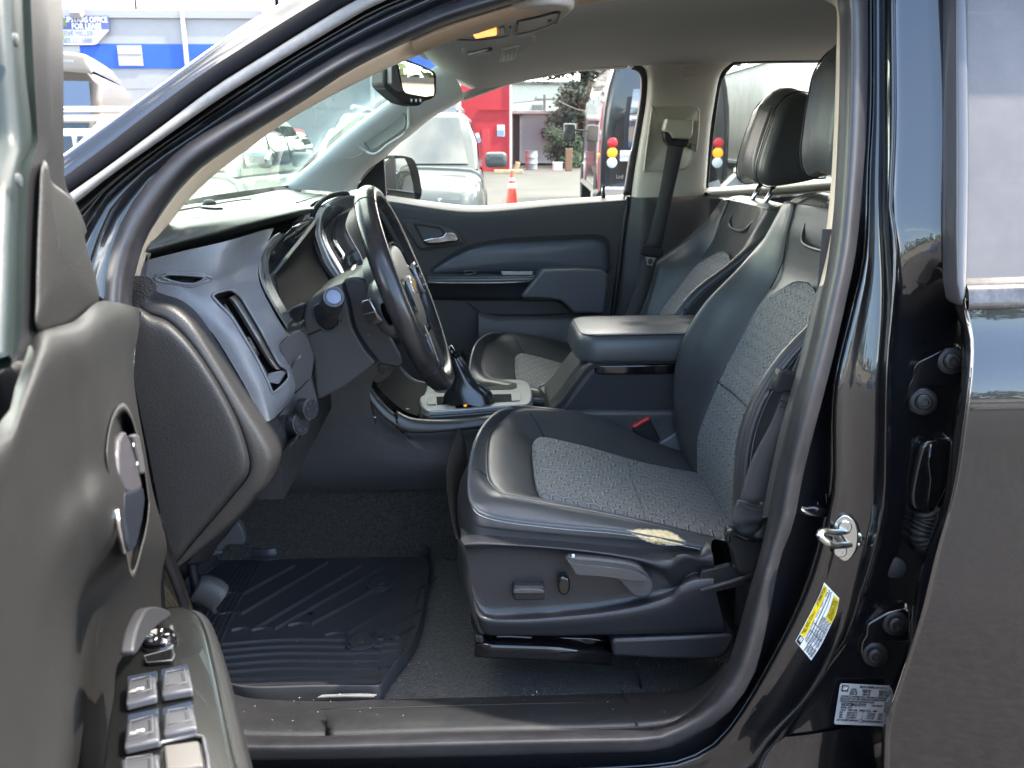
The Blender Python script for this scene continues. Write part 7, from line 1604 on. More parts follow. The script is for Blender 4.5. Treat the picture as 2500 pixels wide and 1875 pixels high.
# ---- long grey and blue building
Y1 = 30.0
def bp2(px, py): return P(px, py, Y1)
xl, xr_ = bp2(-900, 300).x, bp2(1118, 300).x
zt, zb1, zb2 = bp2(400, 25).z, bp2(300, 107).z, bp2(300, 167).z
bld = thing('grey_blue_building', 'long pale grey block building with a bright blue painted band', 'building', ((xl + xr_) / 2, Y1, 0))
ox, oy = (xl + xr_) / 2, Y1
blk = mat('pale grey block wall', (.31, .31, .315), .85, var=(.8, .08), bump=[('noise', 12, .2, .01)]); blu = mat('blue painted band', (.015, .09, .50), .6, var=(2, .08))
bwid = xr_ - xl
wallo = box('wall', (0, 5, zt / 2), (bwid, 10, zt), blk, bld)
box('blue_band', (0, -.01, (zb1 + zb2) / 2), (bwid + .01, .04, zb1 - zb2), blu, bld)
box('parapet', (0, -.03, zt - .12), (bwid + .05, .12, .26), mat('parapet grey', (.30, .30, .305), .7), bld, bev=.01)
for px in (453, -40, 905): box('downspout', (bp2(px, 100).x - ox, -.08, zt / 2), (.12, .1, zt), mat('downspout white', (.42, .43, .45), .6), bld)
boxes('mortar_line', [((0, -.003, zt - .6 * k), (bwid, .01, .02)) for k in range(2, int(zt / .6))], mat('mortar', (.31, .31, .31), .9), bld)
for x0, x1, y0, y1 in ((80, 200, 112, 150), (287, 351, 111, 161), (640, 700, 112, 160), (820, 880, 112, 160)):
    a, b_ = bp2(x0, y0), bp2(x1, y1)
    wn = box('boarded_window', ((a.x + b_.x) / 2 - ox, -.04, (a.z + b_.z) / 2), (abs(b_.x - a.x), .05, abs(a.z - b_.z)), mat('boarded pale', (.42, .40, .36), .7), bld)
    box('board_joint', ((a.x + b_.x) / 2 - ox, -.07, (a.z + b_.z) / 2 + .03), (abs(b_.x - a.x), .01, .03), mat('joint grey', (.2, .2, .2), .8), wn)
for px in (197, 656): box('wall_lamp', (bp2(px, 34).x - ox, -.25, bp2(px, 34).z), (.34, .45, .2), mat('lamp grey', (.28, .26, .26), .5), bld, rot=(25, 0, 0), bev=.02)
# roof structures above the parapet
ru_m = mat('roof unit white', (.45, .45, .46), .6)
for px_, w_, h_ in ((560, 2.4, 1.1), (700, 1.6, 1.3), (950, 2.5, .9)): box('roof_unit', (bp2(px_, 10).x - ox, 3, zt + h_ / 2 - .1), (w_, 2, h_), ru_m, bld, bev=.02)
tube('roof_pole', [V3(bp2(316, 20).x - ox, .6, zt - .1), V3(bp2(314, 0).x - ox, .6, zt + 2.2)], .05, mat('pole brown', (.10, .08, .06), .8), bld)
# banner sign
a, b_ = bp2(60, 40), bp2(270, 110); bm_ = bp2(270, 74); cz = bp2(238, 110)
sg = thing('lease_banner', 'blue and white office for lease banner hung on the grey wall', 'banner', (a.x, Y1 - .12, a.z))
def sgp(px, py, o=0): q = bp2(px, py); return V3(q.x - a.x, -o, q.z - a.z)
prism('banner_top', [sgp(60, 40), sgp(268, 40), sgp(271, 73), sgp(60, 73)], (0, -.02, 0), mat('banner navy', (.07, .09, .24), .5, var=(2, .3)), sg)
prism('banner_bottom', [sgp(60, 73.5), sgp(271, 73.5), sgp(262, 86), sgp(240, 109), sgp(225, 111), sgp(60, 110)], (0, -.018, 0), mat('banner white', (.52, .52, .55), .5), sg)
prism('folded_corner', [sgp(240, 78, .03), sgp(270, 75, .03), sgp(247, 100, .05)], (0, -.006, 0), mat('banner back', (.5, .5, .53), .5), sg)
fr_x = frame((1, 0, 0), (0, -1, 0)); navy = mat('sign letter grey', (.10, .12, .2), .6)
wsc = lambda px: px / 2150 * 31.6
text('banner_text', 'UPSTAIRS OFFICE', sgp(214, 50, .035), fr_x, wsc(15.5), whitep, sg, align='CENTER', bold=.006, sx=.78)
text('banner_text', 'FOR LEASE', sgp(216, 66, .035), fr_x, wsc(15.5), whitep, sg, align='CENTER', bold=.006, sx=.86)
text('banner_text', 'STEVE MILLER', sgp(190, 84, .035), fr_x, wsc(15), navy, sg, align='CENTER', sx=.84)
text('banner_text', '303.321.5888', sgp(194, 101, .035), fr_x, wsc(15), navy, sg, align='CENTER', sx=.80)
# ---- red building
Y2 = 40.0
def b3(px, py): return P(px, py, Y2)
x0, x1 = b3(1040, 300).x, b3(1250, 300).x; zt2 = b3(1200, 120).z
rdm = mat('red painted wall', (.40, .018, .03), .75, var=(.7, .12), bump=[('noise', 8, .3, .01)])
rb_ = thing('red_building', 'bright red painted building end wall behind the silver minivan', 'building', (x0, Y2, 0))
box('wall', ((x1 - x0) / 2, 5, zt2 / 2), (x1 - x0, 10, zt2), rdm, rb_, bev=.02)
box('corner_trim', (x1 - x0 - .06, -.06, zt2 / 2), (.10, .04, zt2), mat('pale trim', (.55, .5, .5), .6), rb_)
a, b_ = b3(1176, 315), b3(1196, 420)
dr = box('door', ((a.x + b_.x) / 2 - x0, -.04, a.z / 2), (b_.x - a.x, .05, a.z), mat('red door', (.42, .03, .04), .6), rb_, bev=.01)
boxes('ledge', [((b3(1205, 267).x - x0, -.05, b3(1205, 267).z), (1.3, .08, .04))], rdm, rb_)
a, b_ = b3(1214, 305), b3(1232, 333)
ns = box('wall_notice', ((a.x + b_.x) / 2, Y2 - .03, (a.z + b_.z) / 2), (b_.x - a.x, .03, a.z - b_.z), whitep, None); tag(ns, 'small white and blue notice on the red wall', 'notice')
box('notice_panel', ((a.x + b_.x) / 2, Y2 - .055, (a.z + b_.z) / 2 - .1), ((b_.x - a.x) * .86, .01, (a.z - b_.z) * .5), mat('notice blue', (.15, .28, .55), .5), ns)
# ---- cream warehouse far behind
Y3 = 85.0
a, b_ = P(1150, 205, Y3), P(2300, 205, Y3)
wh_ = thing('cream_warehouse', 'long cream corrugated metal warehouse behind the trailer and pine', 'warehouse', (a.x, Y3, 0))
hz = P(1300, 203, Y3).z
cm_ = mat('cream corrugated metal', (.50, .50, .43), .6, bump=[('wave', 1.6, .8, .05)])
box('wall', ((b_.x - a.x) / 2, 8, hz / 2), (b_.x - a.x, 16, hz), cm_, wh_)
box('roof_edge', ((b_.x - a.x) / 2, -.1, hz), (b_.x - a.x, .3, .3), mat('dark gutter', (.08, .09, .09), .6), wh_)
boxes('vent', [((P(1312, 263, Y3).x - a.x, -.2, P(1312, 263, Y3).z), (1.0, .5, .6))], mat('vent dark', (.12, .13, .13), .6), wh_, bev=.1)
# ---- white trailer
Y4 = 50.0
a, b_ = P(1270, 276, Y4), P(1378, 398, Y4)
trl = thing('white_trailer', 'white box trailer with its rear end towards us beside the red building', 'trailer', (a.x, Y4, 0))
wd, ht, zb_ = b_.x - a.x, a.z, b_.z
box('cargo_box', (wd / 2, 3, (ht + zb_) / 2), (wd, 6, ht - zb_), mat('trailer white', (.50, .56, .56), .5, var=(.5, .06)), trl, bev=.03)
boxes('door_frame', [((wd / 2, -.03, ht - .12), (wd, .06, .22)), ((.05, -.03, (ht + zb_) / 2), (.1, .06, ht - zb_)), ((wd - .05, -.03, (ht + zb_) / 2), (.1, .06, ht - zb_)), ((wd / 2, -.03, zb_ + .05), (wd, .06, .12))], mat('trailer frame', (.62, .63, .62), .5), trl, bev=.01)
box('undercarriage', (wd / 2, 3, zb_ * .6), (wd * .7, 5.6, zb_ * .6), matte, trl)
for s_ in (.25, wd - .25): lathe('wheel', [(.1, -.12), (.4, -.12), (.42, .1), (.1, .12)], (s_, .9, .42), (1, 0, 0), tyre, trl, 20)
cn = box('canopy_roof', (P(1325, 276, Y4 + 2).x, Y4 + 2, P(1325, 277, Y4 + 2).z), (4.4, 5, .18), mat('canopy white', (.7, .7, .7), .5), None, bev=.02); tag(cn, 'flat white canopy edge showing above the white trailer', 'canopy')
dg_ = box('dark_gap_block', (P(1260, 340, Y4 + 1).x, Y4 + 1.4, 1.4), (.45, 2, 2.8), mat('gap shade dark', (.06, .065, .07), .8), None, bev=.02); tag(dg_, 'narrow block painted dark as the shaded gap between the red wall and white trailer', 'shaded gap')  # dark block standing in for the shaded gap left of the trailer
# ---- barrel, white bin, wheel stop, post, cone
p_ = onground(1297, 414)
brl = lathe('steel_barrel', [(.27, 0), (.29, .02), (.29, .28), (.305, .30), (.29, .32), (.29, .56), (.305, .58), (.29, .60), (.29, .86), (.30, .88), (.27, .88), (.26, .84)], p_, (0, 0, 1), mat('barrel grey', (.30, .33, .33), .5, .3), None, 28); tag(brl, 'grey steel barrel standing before the white trailer', 'barrel')
p_ = onground(1361, 416)
bn_ = thing('white_bin', 'small white tub on the asphalt to the right of the barrel', 'tub', p_)
prism('tub_body', [V3(-.2, -.18, 0), V3(.2, -.18, 0), V3(.22, .18, 0), V3(-.22, .18, 0)], (0, 0, .34), whitep, bn_, bev=.02)
box('tub_rim', (0, 0, .35), (.48, .42, .03), whitep, bn_, bev=.01)
p_, q_ = onground(1206, 424), onground(1277, 424)
ws_ = prism('wheel_stop', [V3(p_.x, p_.y, 0), V3(q_.x, p_.y, 0), V3(q_.x, p_.y + .2, 0), V3(p_.x, p_.y + .2, 0)], (0, 0, .16), mat('yellow timber', (.45, .36, .20), .8, var=(3, .2)), None, bev=.03); tag(ws_, 'long yellowish timber wheel stop on the ground by the red wall', 'wheel stop')
p_ = onground(1263, 418)
ps_ = box('timber_stub', (p_.x, p_.y + .4, .20), (.22, .12, .42), MT['yellow timber'], None, rot=(0, 12, 0), bev=.02); tag(ps_, 'short timber stub leaning at the end of the wheel stop', 'timber')
p_ = onground(1388, 418)
bt2 = box('brown_post', (p_.x, p_.y, .5), (.30, .25, 1.0), mat('brown post', (.22, .12, .07), .8), None, bev=.02); tag(bt2, 'brown wooden post by the bushes left of the black bus', 'post')
p_ = onground(1250, 500)
cone = thing('traffic_cone', 'orange traffic cone with white collars on the lot', 'traffic cone', p_)
om = mat('cone orange', (.75, .07, .03), .5)
box('base', (0, 0, .02), (.38, .38, .04), om, cone, bev=.01)
lathe('cone_body', [(.14, .04), (.125, .06), (.032, .72), (.02, .74), (.001, .74)], (0, 0, 0), (0, 0, 1), om, cone, 24)
lathe('reflective_collar', [(.083, .36), (.088, .362), (.072, .46), (.068, .462)], (0, 0, 0), (0, 0, 1), whitep, cone, 24)
lathe('reflective_collar', [(.060, .52), (.064, .522), (.054, .58), (.05, .582)], (0, 0, 0), (0, 0, 1), whitep, cone, 24)
# ---- poles and wires
def pole(px, Y, ztop_px, label, arm=1.6):
    q = P(px, 400, Y); zt_ = P(px, ztop_px, Y).z
    o = thing('utility_pole', label, 'utility pole', (q.x, Y, 0))
    wm = mat('weathered pole', (.14, .13, .12), .85)
    lathe('pole', [(.16, 0), (.11, zt_)], (0, 0, 0), (0, 0, 1), wm, o, 12); box('crossarm', (0, -.15, zt_ - .35), (arm, .1, .12), wm, o)
    boxes('insulator', [((sx * arm * .42, -.15, zt_ - .22), (.08, .08, .16)) for sx in (-1, 0, 1)], wm, o)
    return V3(q.x, Y, zt_)
pole(1328, 70, 231, 'thin utility pole with crossarm in front of the cream warehouse')
pole(1790, 45, 150, 'tall pole seen at the left edge of the rear side window', .4)
pole(1858, 40, 152, 'slim pole above the box truck in the rear side window', .3)
def wire(pts, r, lab):
    o = tube('overhead_wire', pts, r, matte, None, n=30, k=5); tag(o, lab, 'wire')
wire([P(1252, 252, 68), P(1330, 244, 70), P(1450, 236, 72), P(1700, 236, 72)], .03, 'lower dark cable crossing the warehouse beside the pole')
wire([P(1365, 247, 40), P(1400, 264, 36), P(1440, 272, 32), P(1500, 262, 28)], .03, 'pale drooping cable passing in front of the pine')
# ---- trees and bushes
leafm = [mat('pine needles', (.055, .062, .045), .8, var=(.8, .4)), mat('bush leaves', (.030, .050, .028), .8, var=(1.5, .5)), mat('broad leaves', (.06, .085, .03), .8, var=(1.2, .4))]
bark = mat('bark', (.10, .075, .055), .9, bump=[('noise', 12, .8, .03)])
def leaves(name, clumps, n, size, m, parent, seed=1, flat=.5):
    rnd = random.Random(seed); vs = []; fs = []
    for k in range(n):
        c_, r_ = clumps[rnd.randrange(len(clumps))]
        d_ = V3(rnd.gauss(0, 1), rnd.gauss(0, 1), rnd.gauss(0, 1) * flat); d_ = d_ / max(d_.length, .1) * r_ * rnd.random() ** .45
        p = Vector(c_) + V3(d_.x, d_.y, d_.z); a = V3(rnd.gauss(0, 1), rnd.gauss(0, 1), rnd.gauss(0, .6)).normalized() * size * rnd.uniform(.5, 1.3); b2 = a.orthogonal().normalized() * size * rnd.uniform(.25, .6)
        o = len(vs); vs += [p - a, p + b2, p + a, p - b2]; fs.append((o, o + 1, o + 2, o + 3))
    me = bpy.data.meshes.new(name); me.from_pydata([tuple(v) for v in vs], [], fs); return link(name, me, m, parent, False)
p_ = P(1425, 400, 47)
pine = thing('pine_tree', 'large ragged grey green pine standing left of the black bus', 'tree', (p_.x, 47, 0))
lathe('trunk', [(.42, 0), (.32, 4), (.22, 9), (.06, 14)], (0, 0, 0), (0, 0, 1), bark, pine, 14)
cl2 = []; rnd = random.Random(5); limbs = []
for k in range(46):
    z = 1.6 + 11.5 * rnd.random(); r_ = (3.1 - .16 * z) * rnd.uniform(.55, 1.1); a = rnd.random() * 6.28
    e = V3(math.cos(a) * r_, math.sin(a) * r_, z + .3 - rnd.random() * .6); cl2 += [(e, .75), (e * .6 + V3(0, 0, z * .4), .6), (e * .8 + V3(0, 0, z * .2 - .1), .65)]
    limbs.append(sweep('x', rs([V3(0, 0, z), e * .5 + V3(0, 0, z * .5 + .1), e], 6), circ(.04, 5), (0, 0, 1), None, raw=True))
multi('limbs', limbs, bark, pine)
leaves('crown', cl2, 26000, .17, leafm[0], pine, 2)
def bush(px, Y, w_, h_, n, label, m=1, seed=3, nm='bush'):
    q = P(px, 400, Y); o = thing(nm, label, 'bush', (q.x, Y, 0)); rnd = random.Random(seed)
    cl = [(V3(rnd.uniform(-.5, .5) * w_, rnd.uniform(-.4, .4) * w_, h_ * rnd.uniform(.15, .85)), h_ * .28 * rnd.uniform(.6, 1.1)) for _ in range(16)]
    multi('stem', [sweep('x', rs([V3(0, 0, 0), c_ * .5 + V3(0, 0, .2), c_], 5), circ(.03, 5), (0, 1, 0), None, raw=True) for c_, _ in cl], bark, o)
    leaves('foliage', cl, n, .085, leafm[m], o, seed, .9)
bush(1368, 44.5, 1.6, 2.0, 5000, 'dense dark green bush before the white trailer', 1, 3)
bush(1404, 45.0, 1.5, 1.5, 3500, 'lower mixed bush between the dark bush and the bus', 2, 8)
def tree(px, Y, H_, R0, n, label, seed, m=2, size=.16, x=None):
    q = P(px, 400, Y) if x is None else V3(x, Y, 0); o = thing('tree', label, 'tree', (q.x, Y, 0)); rnd = random.Random(seed)
    lathe('trunk', [(.28, 0), (.2, H_ * .4), (.08, H_ * .8)], (0, 0, 0), (0, 0, 1), bark, o, 10)
    cl = []
    for k in range(22):
        a = rnd.random() * 6.28; r_ = R0 * rnd.random() ** .5; cl.append((V3(math.cos(a) * r_, math.sin(a) * r_, H_ * rnd.uniform(.35, .95)), R0 * .38 * rnd.uniform(.6, 1.1)))
    multi('limbs', [sweep('x', rs([V3(0, 0, H_ * .3), c_ * .5 + V3(0, 0, H_ * .2), c_], 5), circ(.05, 5), (0, 1, 0), None, raw=True) for c_, _ in cl], bark, o)
    leaves('crown', cl, n, size, leafm[m], o, seed, .9)
tree(8, 24, 5.0, 1.5, 4000, 'green tree glimpsed through the open door window', 11)
# signs glimpsed through the open door's window
a = P(20, 228, 20)
sg2 = thing('red_sign', 'red angular sign glimpsed through the open door window', 'sign', (a.x, 20, 0))
prism('sign_board', [V3(-.16, 0, a.z - .18), V3(.14, 0, a.z - .18), V3(.16, 0, a.z + .16), V3(.02, 0, a.z + .2), V3(-.18, 0, a.z + .02)], (0, .04, 0), redm, sg2)
box('sign_post', (0, .06, a.z / 2), (.06, .06, a.z), satin, sg2)
a = P(14, 262, 22)
sg3 = thing('blue_sign', 'blue sign with white lettering below the red sign', 'sign', (a.x, 22, 0))
box('sign_board', (0, 0, a.z), (.75, .05, .42), mat('sign blue', (.03, .08, .30), .5), sg3, bev=.01); text('sign_text', 'AMACHINE', (.0, -.04, a.z + .05), fr_x, .14, whitep, sg3); text('sign_text', 'INC', (.12, -.04, a.z - .12), fr_x, .12, whitep, sg3)
box('sign_post', (0, .06, a.z / 2), (.06, .06, a.z), satin, sg3)
# ---- what the paint mirrors: behind the camera
for k, (x, y, c_) in enumerate(((-6.5, -13, (.02, .07, .26)), (1.5, -13.5, (.03, .09, .26)), (8.5, -13, (.30, .32, .34)))):
    vehicle('parked_car', ('blue saloon mirrored in the rear door paint', 'second blue saloon mirrored low in the black paint', 'silver saloon mirrored in the black paint')[k], 'car', 4.6, 1.8, 1.46, .98, .88, (.9, .25, -1.3, -1.8), c_, V3(x, y, 0), R_((4, 176, 3)[k]))
rnd = random.Random(9); cl = []
for k in range(90):
    x = -70 + 140 * k / 89 + rnd.uniform(-1, 1); hh = 5.0 + 3.2 * rnd.random() + 2 * math.sin(x * .13) ** 2
    for j in range(5): cl.append((V3(x + rnd.uniform(-1, 1), -44 + rnd.uniform(-2, 2), hh * rnd.uniform(.15, .95)), 1.3))
tl_ = leaves('treeline', cl, 24000, .42, leafm[2], None, 21, .9); tag(tl_, 'far line of green trees across the lot', 'trees'); tl_['kind'] = 'stuff'
lb2 = thing('tan_warehouse', 'low tan warehouse across the lot mirrored in the paint', 'warehouse', (18, -36, 0)); box('wall', (0, 0, 1.6), (30, 6, 3.2), mat('tan wall', (.45, .40, .30), .8), lb2); box('roof_edge', (0, 0, 3.3), (30.4, 6.4, .25), matte, lb2)
a_p = lathe('communications_mast', [(.5, 0), (.3, 12), (.25, 12.1), (.5, 12.2), (.5, 13), (.2, 13.1), (.15, 15)], (24, -75, 0), (0, 0, 1), MT['weathered pole'], None, 10); tag(a_p, 'lone tall mast rising beyond the trees across the lot', 'mast')
# ================================================================ LATCH, HINGES, STICKERS on the pillar
def SBn(x, y, o): return SB(x, y, o)
BV3 = [bvh_of(o) for o in (bp, bpy.data.objects['pillar_recess_panel'], bpy.data.objects['rocker_corner_panel'])]
def onp(x, y, o=0):
    r_ = ray(x, y).normalized(); best = None
    for b_ in BV3:
        h = b_.ray_cast(CAM, r_)
        if h[0] is not None and (best is None or h[3] < best[3]): best = h
    return (best[0] if best else SB(x, y, .03)) - r_ * o
def flatp(pts, o):       # a flat plate resting on the surface: average depth
    ys = [onp(p.x, p.y).y for p in pts]; y_ = min(ys) - o; return [P(p.x, p.y, y_) for p in pts], y_
# striker
spl = rs(T('I', (1075,190), (1130,142), (1180,165), (1210,215), (1215,290), (1200,360), (1150,420), (1100,400), (1068,350), (1062,270)), 40, True)
sp, sy = flatp(spl, .001)
strk = prism('door_striker', sp, (.006, .006, 0), zinc, truck, bev=.0015)
lp = [P(x, y, yy) for (x, y), yy in zip(T('I', (1150,235), (1080,248), (1010,240), (985,255), (990,275), (1030,305), (1060,322), (1120,322), (1165,318)), [sy + q for q in (.004, -.018, -.036, -.042, -.044, -.042, -.034, -.016, .004)])]
tube('striker_loop', lp, .0052, zinc, strk, n=40, k=12)
tube('striker_loop', [P(x, y, yy) for (x, y), yy in zip(T('I', (1085,235), (1110,270), (1150,330)), (sy - .012, sy - .008, sy))], .004, zinc, strk, n=12)
for x, y in T('I', (1137,210), (1108,355)):
    c_ = P(x, y, sy - .001); n_ = (CAM - c_).normalized() * .3 + V3(-.2, -1, 0)
    bo_ = lathe('striker_bolt', [(.0095, 0), (.0095, .002), (.008, .0035), (.004, .0035), (.0038, .0022), (.001, .0022)], c_, n_, zinc, strk, 20)
tube('striker_lug', [P(x, y, sy + .004) for x, y in T('I', (1210,255), (1235,262), (1245,285), (1235,315), (1212,318))], .003, zinc, strk)
# latch bumper / bracket
prism('pillar_bracket', [P(p.x, p.y, onp(1985, 1250).y - .012) for p in rs(T('I', (855,78), (880,80), (900,95), (960,90), (1010,100), (1040,115), (1038,150), (1000,158), (920,150), (865,120)), 30, True)], (0, .02, 0), gloss, truck, bev=.004)
prism('pillar_bracket', [P(p.x, p.y, onp(2010, 1240).y - .008) for p in rs(T('I', (968,70), (985,65), (1000,90), (1025,100), (1020,20), (1035,25), (1040,115), (990,112)), 24, True)], (0, .01, 0), gloss, truck, bev=.002)
# hinges
def hinge(outer, bolts):
    o, hy = flatp([p for p in rs(outer, 60, True)], .0); cxm = sum(p.x for p in rs(outer, 60, True)) / 60; cym = sum(p.y for p in rs(outer, 60, True)) / 60; hy = onp(cxm, cym).y - .016; o = [P(p.x, p.y, hy) for p in rs(outer, 60, True)]
    hg = prism('rear_door_hinge', o, (.01, .02, 0), paint, truck, bev=.005, seg=3)
    for x, y in bolts:
        c_ = P(x, y, hy - .001)
        bb_ = lathe('hinge_bolt', [(.019, 0), (.019, .003), (.017, .0045), (.012, .0045), (.0115, .010), (.009, .012), (.006, .012), (.005, .008), (.001, .008)], c_, V3(-.25, -1, .15), hingem, hg, 24)
hinge(T('F', (1830,622), (1740,622), (1650,665), (1580,700), (1550,740), (1548,790), (1520,850), (1518,960), (1545,1000), (1600,1005), (1660,960), (1665,900), (1640,850), (1620,835), (1800,840), (1860,840)), T('F', (1605,935), (1775,690)))
hinge(T('I', (1520,722), (1430,718), (1340,755), (1270,800), (1262,860), (1235,910), (1235,990), (1280,1020), (1345,1010), (1360,960), (1340,910), (1480,905), (1520,900)), T('I', (1315,975), (1440,790)))
lathe('rubber_plug', [(.0165, 0), (.0165, .002), (.014, .004), (.001, .005)], onp(*T('I', (1432,455))[0]), V3(-.3, -1, .1), matte, truck, 28)
# wiring boot between pillar and rear door
cv = rs(T('F', (1640,1170), (1760,1165), (1790,1200), (1770,1400), (1700,1560), (1650,1610), (1560,1590), (1532,1520), (1545,1400), (1590,1220)), 40, True)
wy = onp(2280, 1160).y - .022
cov = prism('wiring_cover', [P(p.x, p.y, wy) for p in cv], (.01, .03, 0), gloss, truck, bev=.009, seg=4)
sweep('cover_ridge', [P(x, y, wy - .002) for x, y in T('F', (1655,1190), (1640,1300), (1655,1400), (1630,1600))], circ(.003, 8), (0, -1, 0), gloss, cov)
bpth = [P(x, y, wy + .01) for x, y in T('I', (1620,100), (1628,150), (1612,200), (1600,250), (1622,300), (1660,330))]
q = rs(bpth, 88); vs_ = [circ(1, 14) for _ in q]
rows = []
for i, p in enumerate(q):
    t_ = nrm_at(q, i, False); s_ = t_.cross(V3(0, 1, 0)).normalized(); u_ = s_.cross(t_)
    r_ = .0185 if (i // 4) % 2 else .0135
    rows.append([p + s_ * r_ * math.cos(2 * math.pi * k / 14) + u_ * r_ * math.sin(2 * math.pi * k / 14) for k in range(14)])
sheet('wiring_boot', rows, matte, truck, fr=1, cc=True)
# tyre placard (yellow and white)
bvp = bvh_of(bp); bvl = bvp
def onb(x, y, o=.0012):
    h = bvp.ray_cast(CAM, ray(x, y).normalized())
    if h[0] is None: return SB(x, y, .025)
    return h[0] - ray(x, y).normalized() * o
tyc = T('I', (1015,542), (1105,635), (1055,790), (985,945), (935,1015), (838,900), (890,790), (960,670))
def tq(u, v):      # placard coordinates: u along the long side (bottom to top), v across (left to right)
    l_ = rs(T('I', (840,898), (880,825), (935,720), (985,620), (1013,545)), 21); r_ = rs(T('I', (935,1013), (990,930), (1040,830), (1085,730), (1104,640)), 21)
    k = u * 20; i = min(int(k), 19); f = k - i
    a = l_[i].lerp(l_[i + 1], f); b2 = r_[i].lerp(r_[i + 1], f); return a.lerp(b2, v)
def patch(name, u0, u1, v0, v1, m, parent, o, nu=16, nv=6):
    return sheet(name, [[onb(tq(u0 + (u1 - u0) * i / nu, v0 + (v1 - v0) * j / nv).x, tq(u0 + (u1 - u0) * i / nu, v0 + (v1 - v0) * j / nv).y, o) for j in range(nv + 1)] for i in range(nu + 1)], m, parent, fr=1)
lblw = mat('label white', (.80, .80, .80), .35); lbly = mat('label yellow', (.80, .58, .01), .35); lblk = mat('label black', (.01, .01, .01), .4)
tp2 = patch('tire_placard', 0, 1, 0, 1, lblw, truck, .0015)
patch('placard_band', .14, .97, .03, .26, lbly, tp2, .0022)
patch('placard_band', .60, .97, .66, .99, lbly, tp2, .0022)
patch('placard_emblem', .01, .13, .03, .27, lblk, tp2, .0022, 4, 3)
def line_on(u0, u1, v, r=.0004, m=lblk):
    return tube('placard_rule', [onb(tq(u0 + (u1 - u0) * i / 8, v).x, tq(u0 + (u1 - u0) * i / 8, v).y, .0024) for i in range(9)], r, m, tp2, k=4)
for v, u0, u1 in ((.40, .12, .98), (.52, .0, .98), (.64, .02, .60), (.76, .02, .58), (.88, .02, .58)): line_on(u0, u1, v)
def tri(u): return [onb(tq(u, v).x, tq(u, v).y, .0024) for v in (.30, .95)]
for u in (.14, .30, .42): tube('placard_rule', tri(u), .0004, lblk, tp2, k=4)
def ptext(s, u0, u1, v, size, m=lblk, parent=None, bold=.0002):
    a, b2 = onb(tq(u0, v).x, tq(u0, v).y, .0026), onb(tq(u1, v).x, tq(u1, v).y, .0026); c_, d2 = onb(tq((u0 + u1) / 2, v - .05).x, tq((u0 + u1) / 2, v - .05).y, .0026), onb(tq((u0 + u1) / 2, v + .05).x, tq((u0 + u1) / 2, v + .05).y, .0026)
    x_ = (b2 - a).normalized(); nz_ = x_.cross(c_ - d2).normalized()
    if nz_.dot(CAM - a) < 0: nz_ = -nz_
    o = text('placard_text', s, (a + b2) / 2, frame(x_, nz_), size, m, parent or tp2, ext=.0001, bold=bold)
    w_ = max((v_.co - (a + b2) / 2).dot(x_) for v_ in o.data.vertices) * 2; k_ = (b2 - a).length / max(w_, 1e-6)
    mid_ = (a + b2) / 2
    for v_ in o.data.vertices:
        d_ = (v_.co - mid_).dot(x_); v_.co += x_ * d_ * (k_ - 1)
    return o
ptext('TIRE AND LOADING INFORMATION', .18, .95, .145, .0085)
ptext('SEATING CAPACITY   TOTAL 5   FRONT 2   REAR 3', .16, .96, .34, .0042, bold=0)
ptext('THE COMBINED WEIGHT OF OCCUPANTS AND CARGO', .16, .96, .46, .0034, bold=0)
ptext('TIRE', .03, .12, .58, .0045, bold=0); ptext('ORIGINAL SIZE', .16, .38, .58, .0042, bold=0); ptext('COLD TIRE PRESSURE', .42, .60, .58, .0036, bold=0)
ptext('FRONT  255/65R17', .03, .40, .70, .0045, bold=0); ptext('REAR   255/65R17', .03, .40, .82, .0045, bold=0); ptext('SPARE  265/70R16', .03, .40, .94, .0045, bold=0)
for v in (.70, .82, .94): ptext('240 KPA, 35 PSI', .42, .60, v, .0036, bold=0)
ptext('SEE OWNER\'S', .64, .93, .74, .0052, bold=0); ptext('MANUAL FOR', .64, .93, .83, .0052, bold=0); ptext('INFORMATION', .64, .93, .92, .0052, bold=0)
for k in range(4):
    a = onb(tq(.07 + .022 * math.cos(k * 1.57 + .8), .15 + .05 * math.sin(k * 1.57 + .8)).x, tq(.07 + .022 * math.cos(k * 1.57 + .8), .15 + .05 * math.sin(k * 1.57 + .8)).y, .0028)
    tube('emblem_mark', [a, a + V3(.002, 0, .002)], .0012, lblw, tp2, k=5)
# silver certification label
q0_, q1_, q2_, q3_ = T('I', (1100,1140), (1425,1158), (1370,1398), (1062,1385))
ly0 = min(onp(*q).y - t * .0 for q, t in ((q0_, 0), (q3_, 0))) - .001; ly1 = min(onp(2140, 1680).y, onp(2120, 1760).y) - .001
lpn = [P(*q0_, ly0), P(*q1_, max(ly1, ly0)), P(*q2_, max(ly1, ly0)), P(*q3_, ly0)]
def lq(u, v): return lpn[0].lerp(lpn[1], u).lerp(lpn[3].lerp(lpn[2], u), v)
lx, ly = (lpn[1] - lpn[0]).normalized(), (lpn[0] - lpn[3]).normalized(); ln2 = lx.cross(ly).normalized()
if ln2.dot(CAM - lpn[0]) < 0: ln2 = -ln2
cert = prism('certification_label', [lq(u, v) + ln2 * .004 for u, v in ((.02, 0), (.98, 0), (1, .06), (1, .94), (.98, 1), (.02, 1), (0, .95), (0, .05))], ln2 * .0006, mat('silver label', (.40, .40, .41), .35, 0, var=(30, .15)), truck)
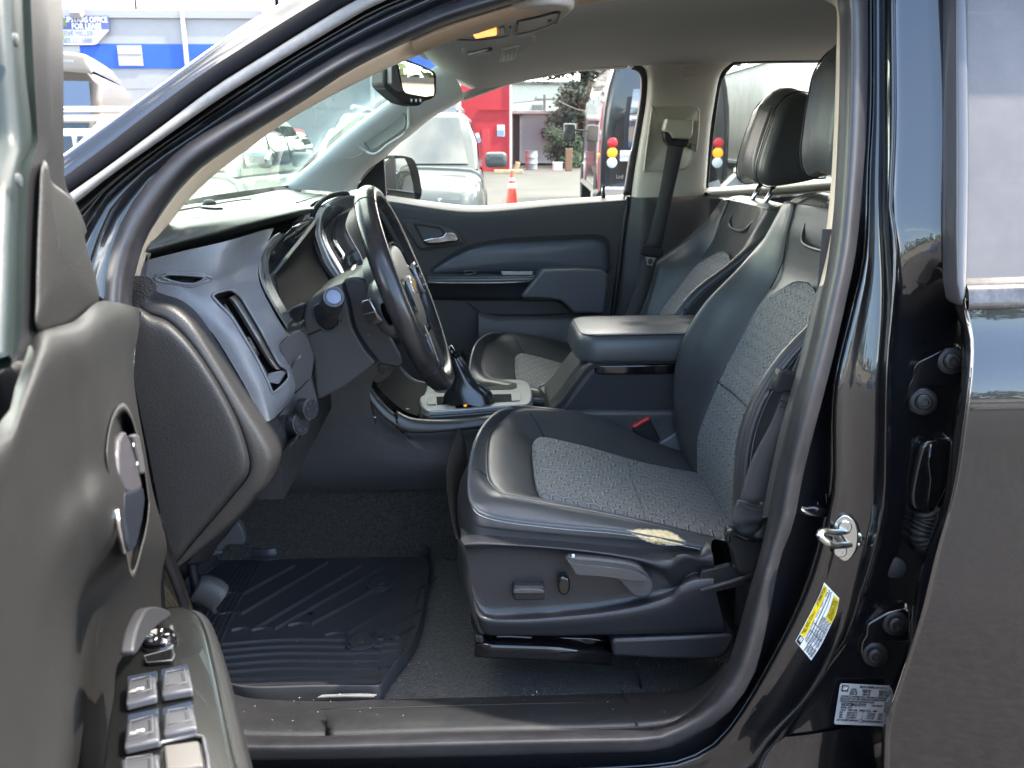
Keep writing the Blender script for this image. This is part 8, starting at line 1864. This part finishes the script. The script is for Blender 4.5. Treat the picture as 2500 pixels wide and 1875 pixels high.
def ctext(s, u, v, size, w_=None, parent=None, m=None, bold=.0001):
    c_ = lq(u, v) + ln2 * .0052; o = text('label_text', s, c_, frame(lx, ln2), size, m or lblk, parent or cert, ext=.00008, align='CENTER', bold=bold)
    if w_:
        ws2 = max((x.co - c_).dot(lx) for x in o.data.vertices) * 2; k_ = (lpn[1] - lpn[0]).length * w_ / max(ws2, 1e-6)
        for x in o.data.vertices: x.co += lx * (x.co - c_).dot(lx) * (k_ - 1)
prism('label_emblem', [lq(u, v) + ln2 * .0049 for u, v in ((.035, .04), (.155, .04), (.155, .19), (.035, .19))], ln2 * .0003, lblk, cert)
ctext('GM', .095, .115, .0085, .08, m=lblw, bold=.0003)
ctext('MFD BY GENERAL MOTORS LLC', .62, .06, .0052, .52)
for k, (s, u, w_) in enumerate((('GVWR', .26, .10), ('GAWR FRT', .50, .17), ('GAWR RR', .80, .16))): ctext(s, u, .13 + .01 * (k > 0), .0048, w_)
for k, (s, t_, u) in enumerate((('2722 KG', '6000 LB', .26), ('1497 KG', '3300 LB', .50), ('1588 KG', '3500 LB', .80))): ctext(s, u, .185, .0048, .14); ctext(t_, u, .24, .0048, .14)
for k, s in enumerate(('THIS VEHICLE CONFORMS TO ALL APPLICABLE U.S. FEDERAL MOTOR', 'VEHICLE SAFETY AND THEFT PREVENTION STANDARDS IN EFFECT ON', 'THE DATE OF MANUFACTURE SHOWN ABOVE.')): ctext(s, .50 if k < 2 else .36, .305 + .06 * k, .0045, .92 if k < 2 else .64)
ctext('1GCGTDEN1J1126560', .30, .50, .0075, .46, bold=.0003); ctext('TYPE: TRUCK', .74, .505, .005, .20)
ctext('MODEL: 2WC2', .18, .575, .0045, .22); ctext('2018   TIRE SIZE   SPEED RTG   RIM', .42, .635, .0045, .66)
for k, (a, b_, c_) in enumerate((('FRT', '255/65R17', '17X8.5J'), ('RR', '255/65R17', '17X8.5J'), ('SPA', '265/70R16', '16X7 SD'))):
    v = .70 + .06 * k; ctext(a, .10, v, .0042, .07); ctext(b_, .30, v, .0042, .19); ctext('T', .50, v, .0042, .012); ctext(c_, .66, v, .0042, .15); ctext('240 KPA', .88, v, .0042, .15)
ctext("SEE OWNER'S MANUAL", .24, .885, .0048, .40); ctext('FOR MORE INFORMATION', .74, .895, .0048, .42)
tube('manual_symbol', [lq(u, v) + ln2 * .0052 for u, v in ((.47, .86), (.53, .86), (.53, .92), (.47, .92))], .0004, lblk, cert, closed=True, k=4, smoothp=False)
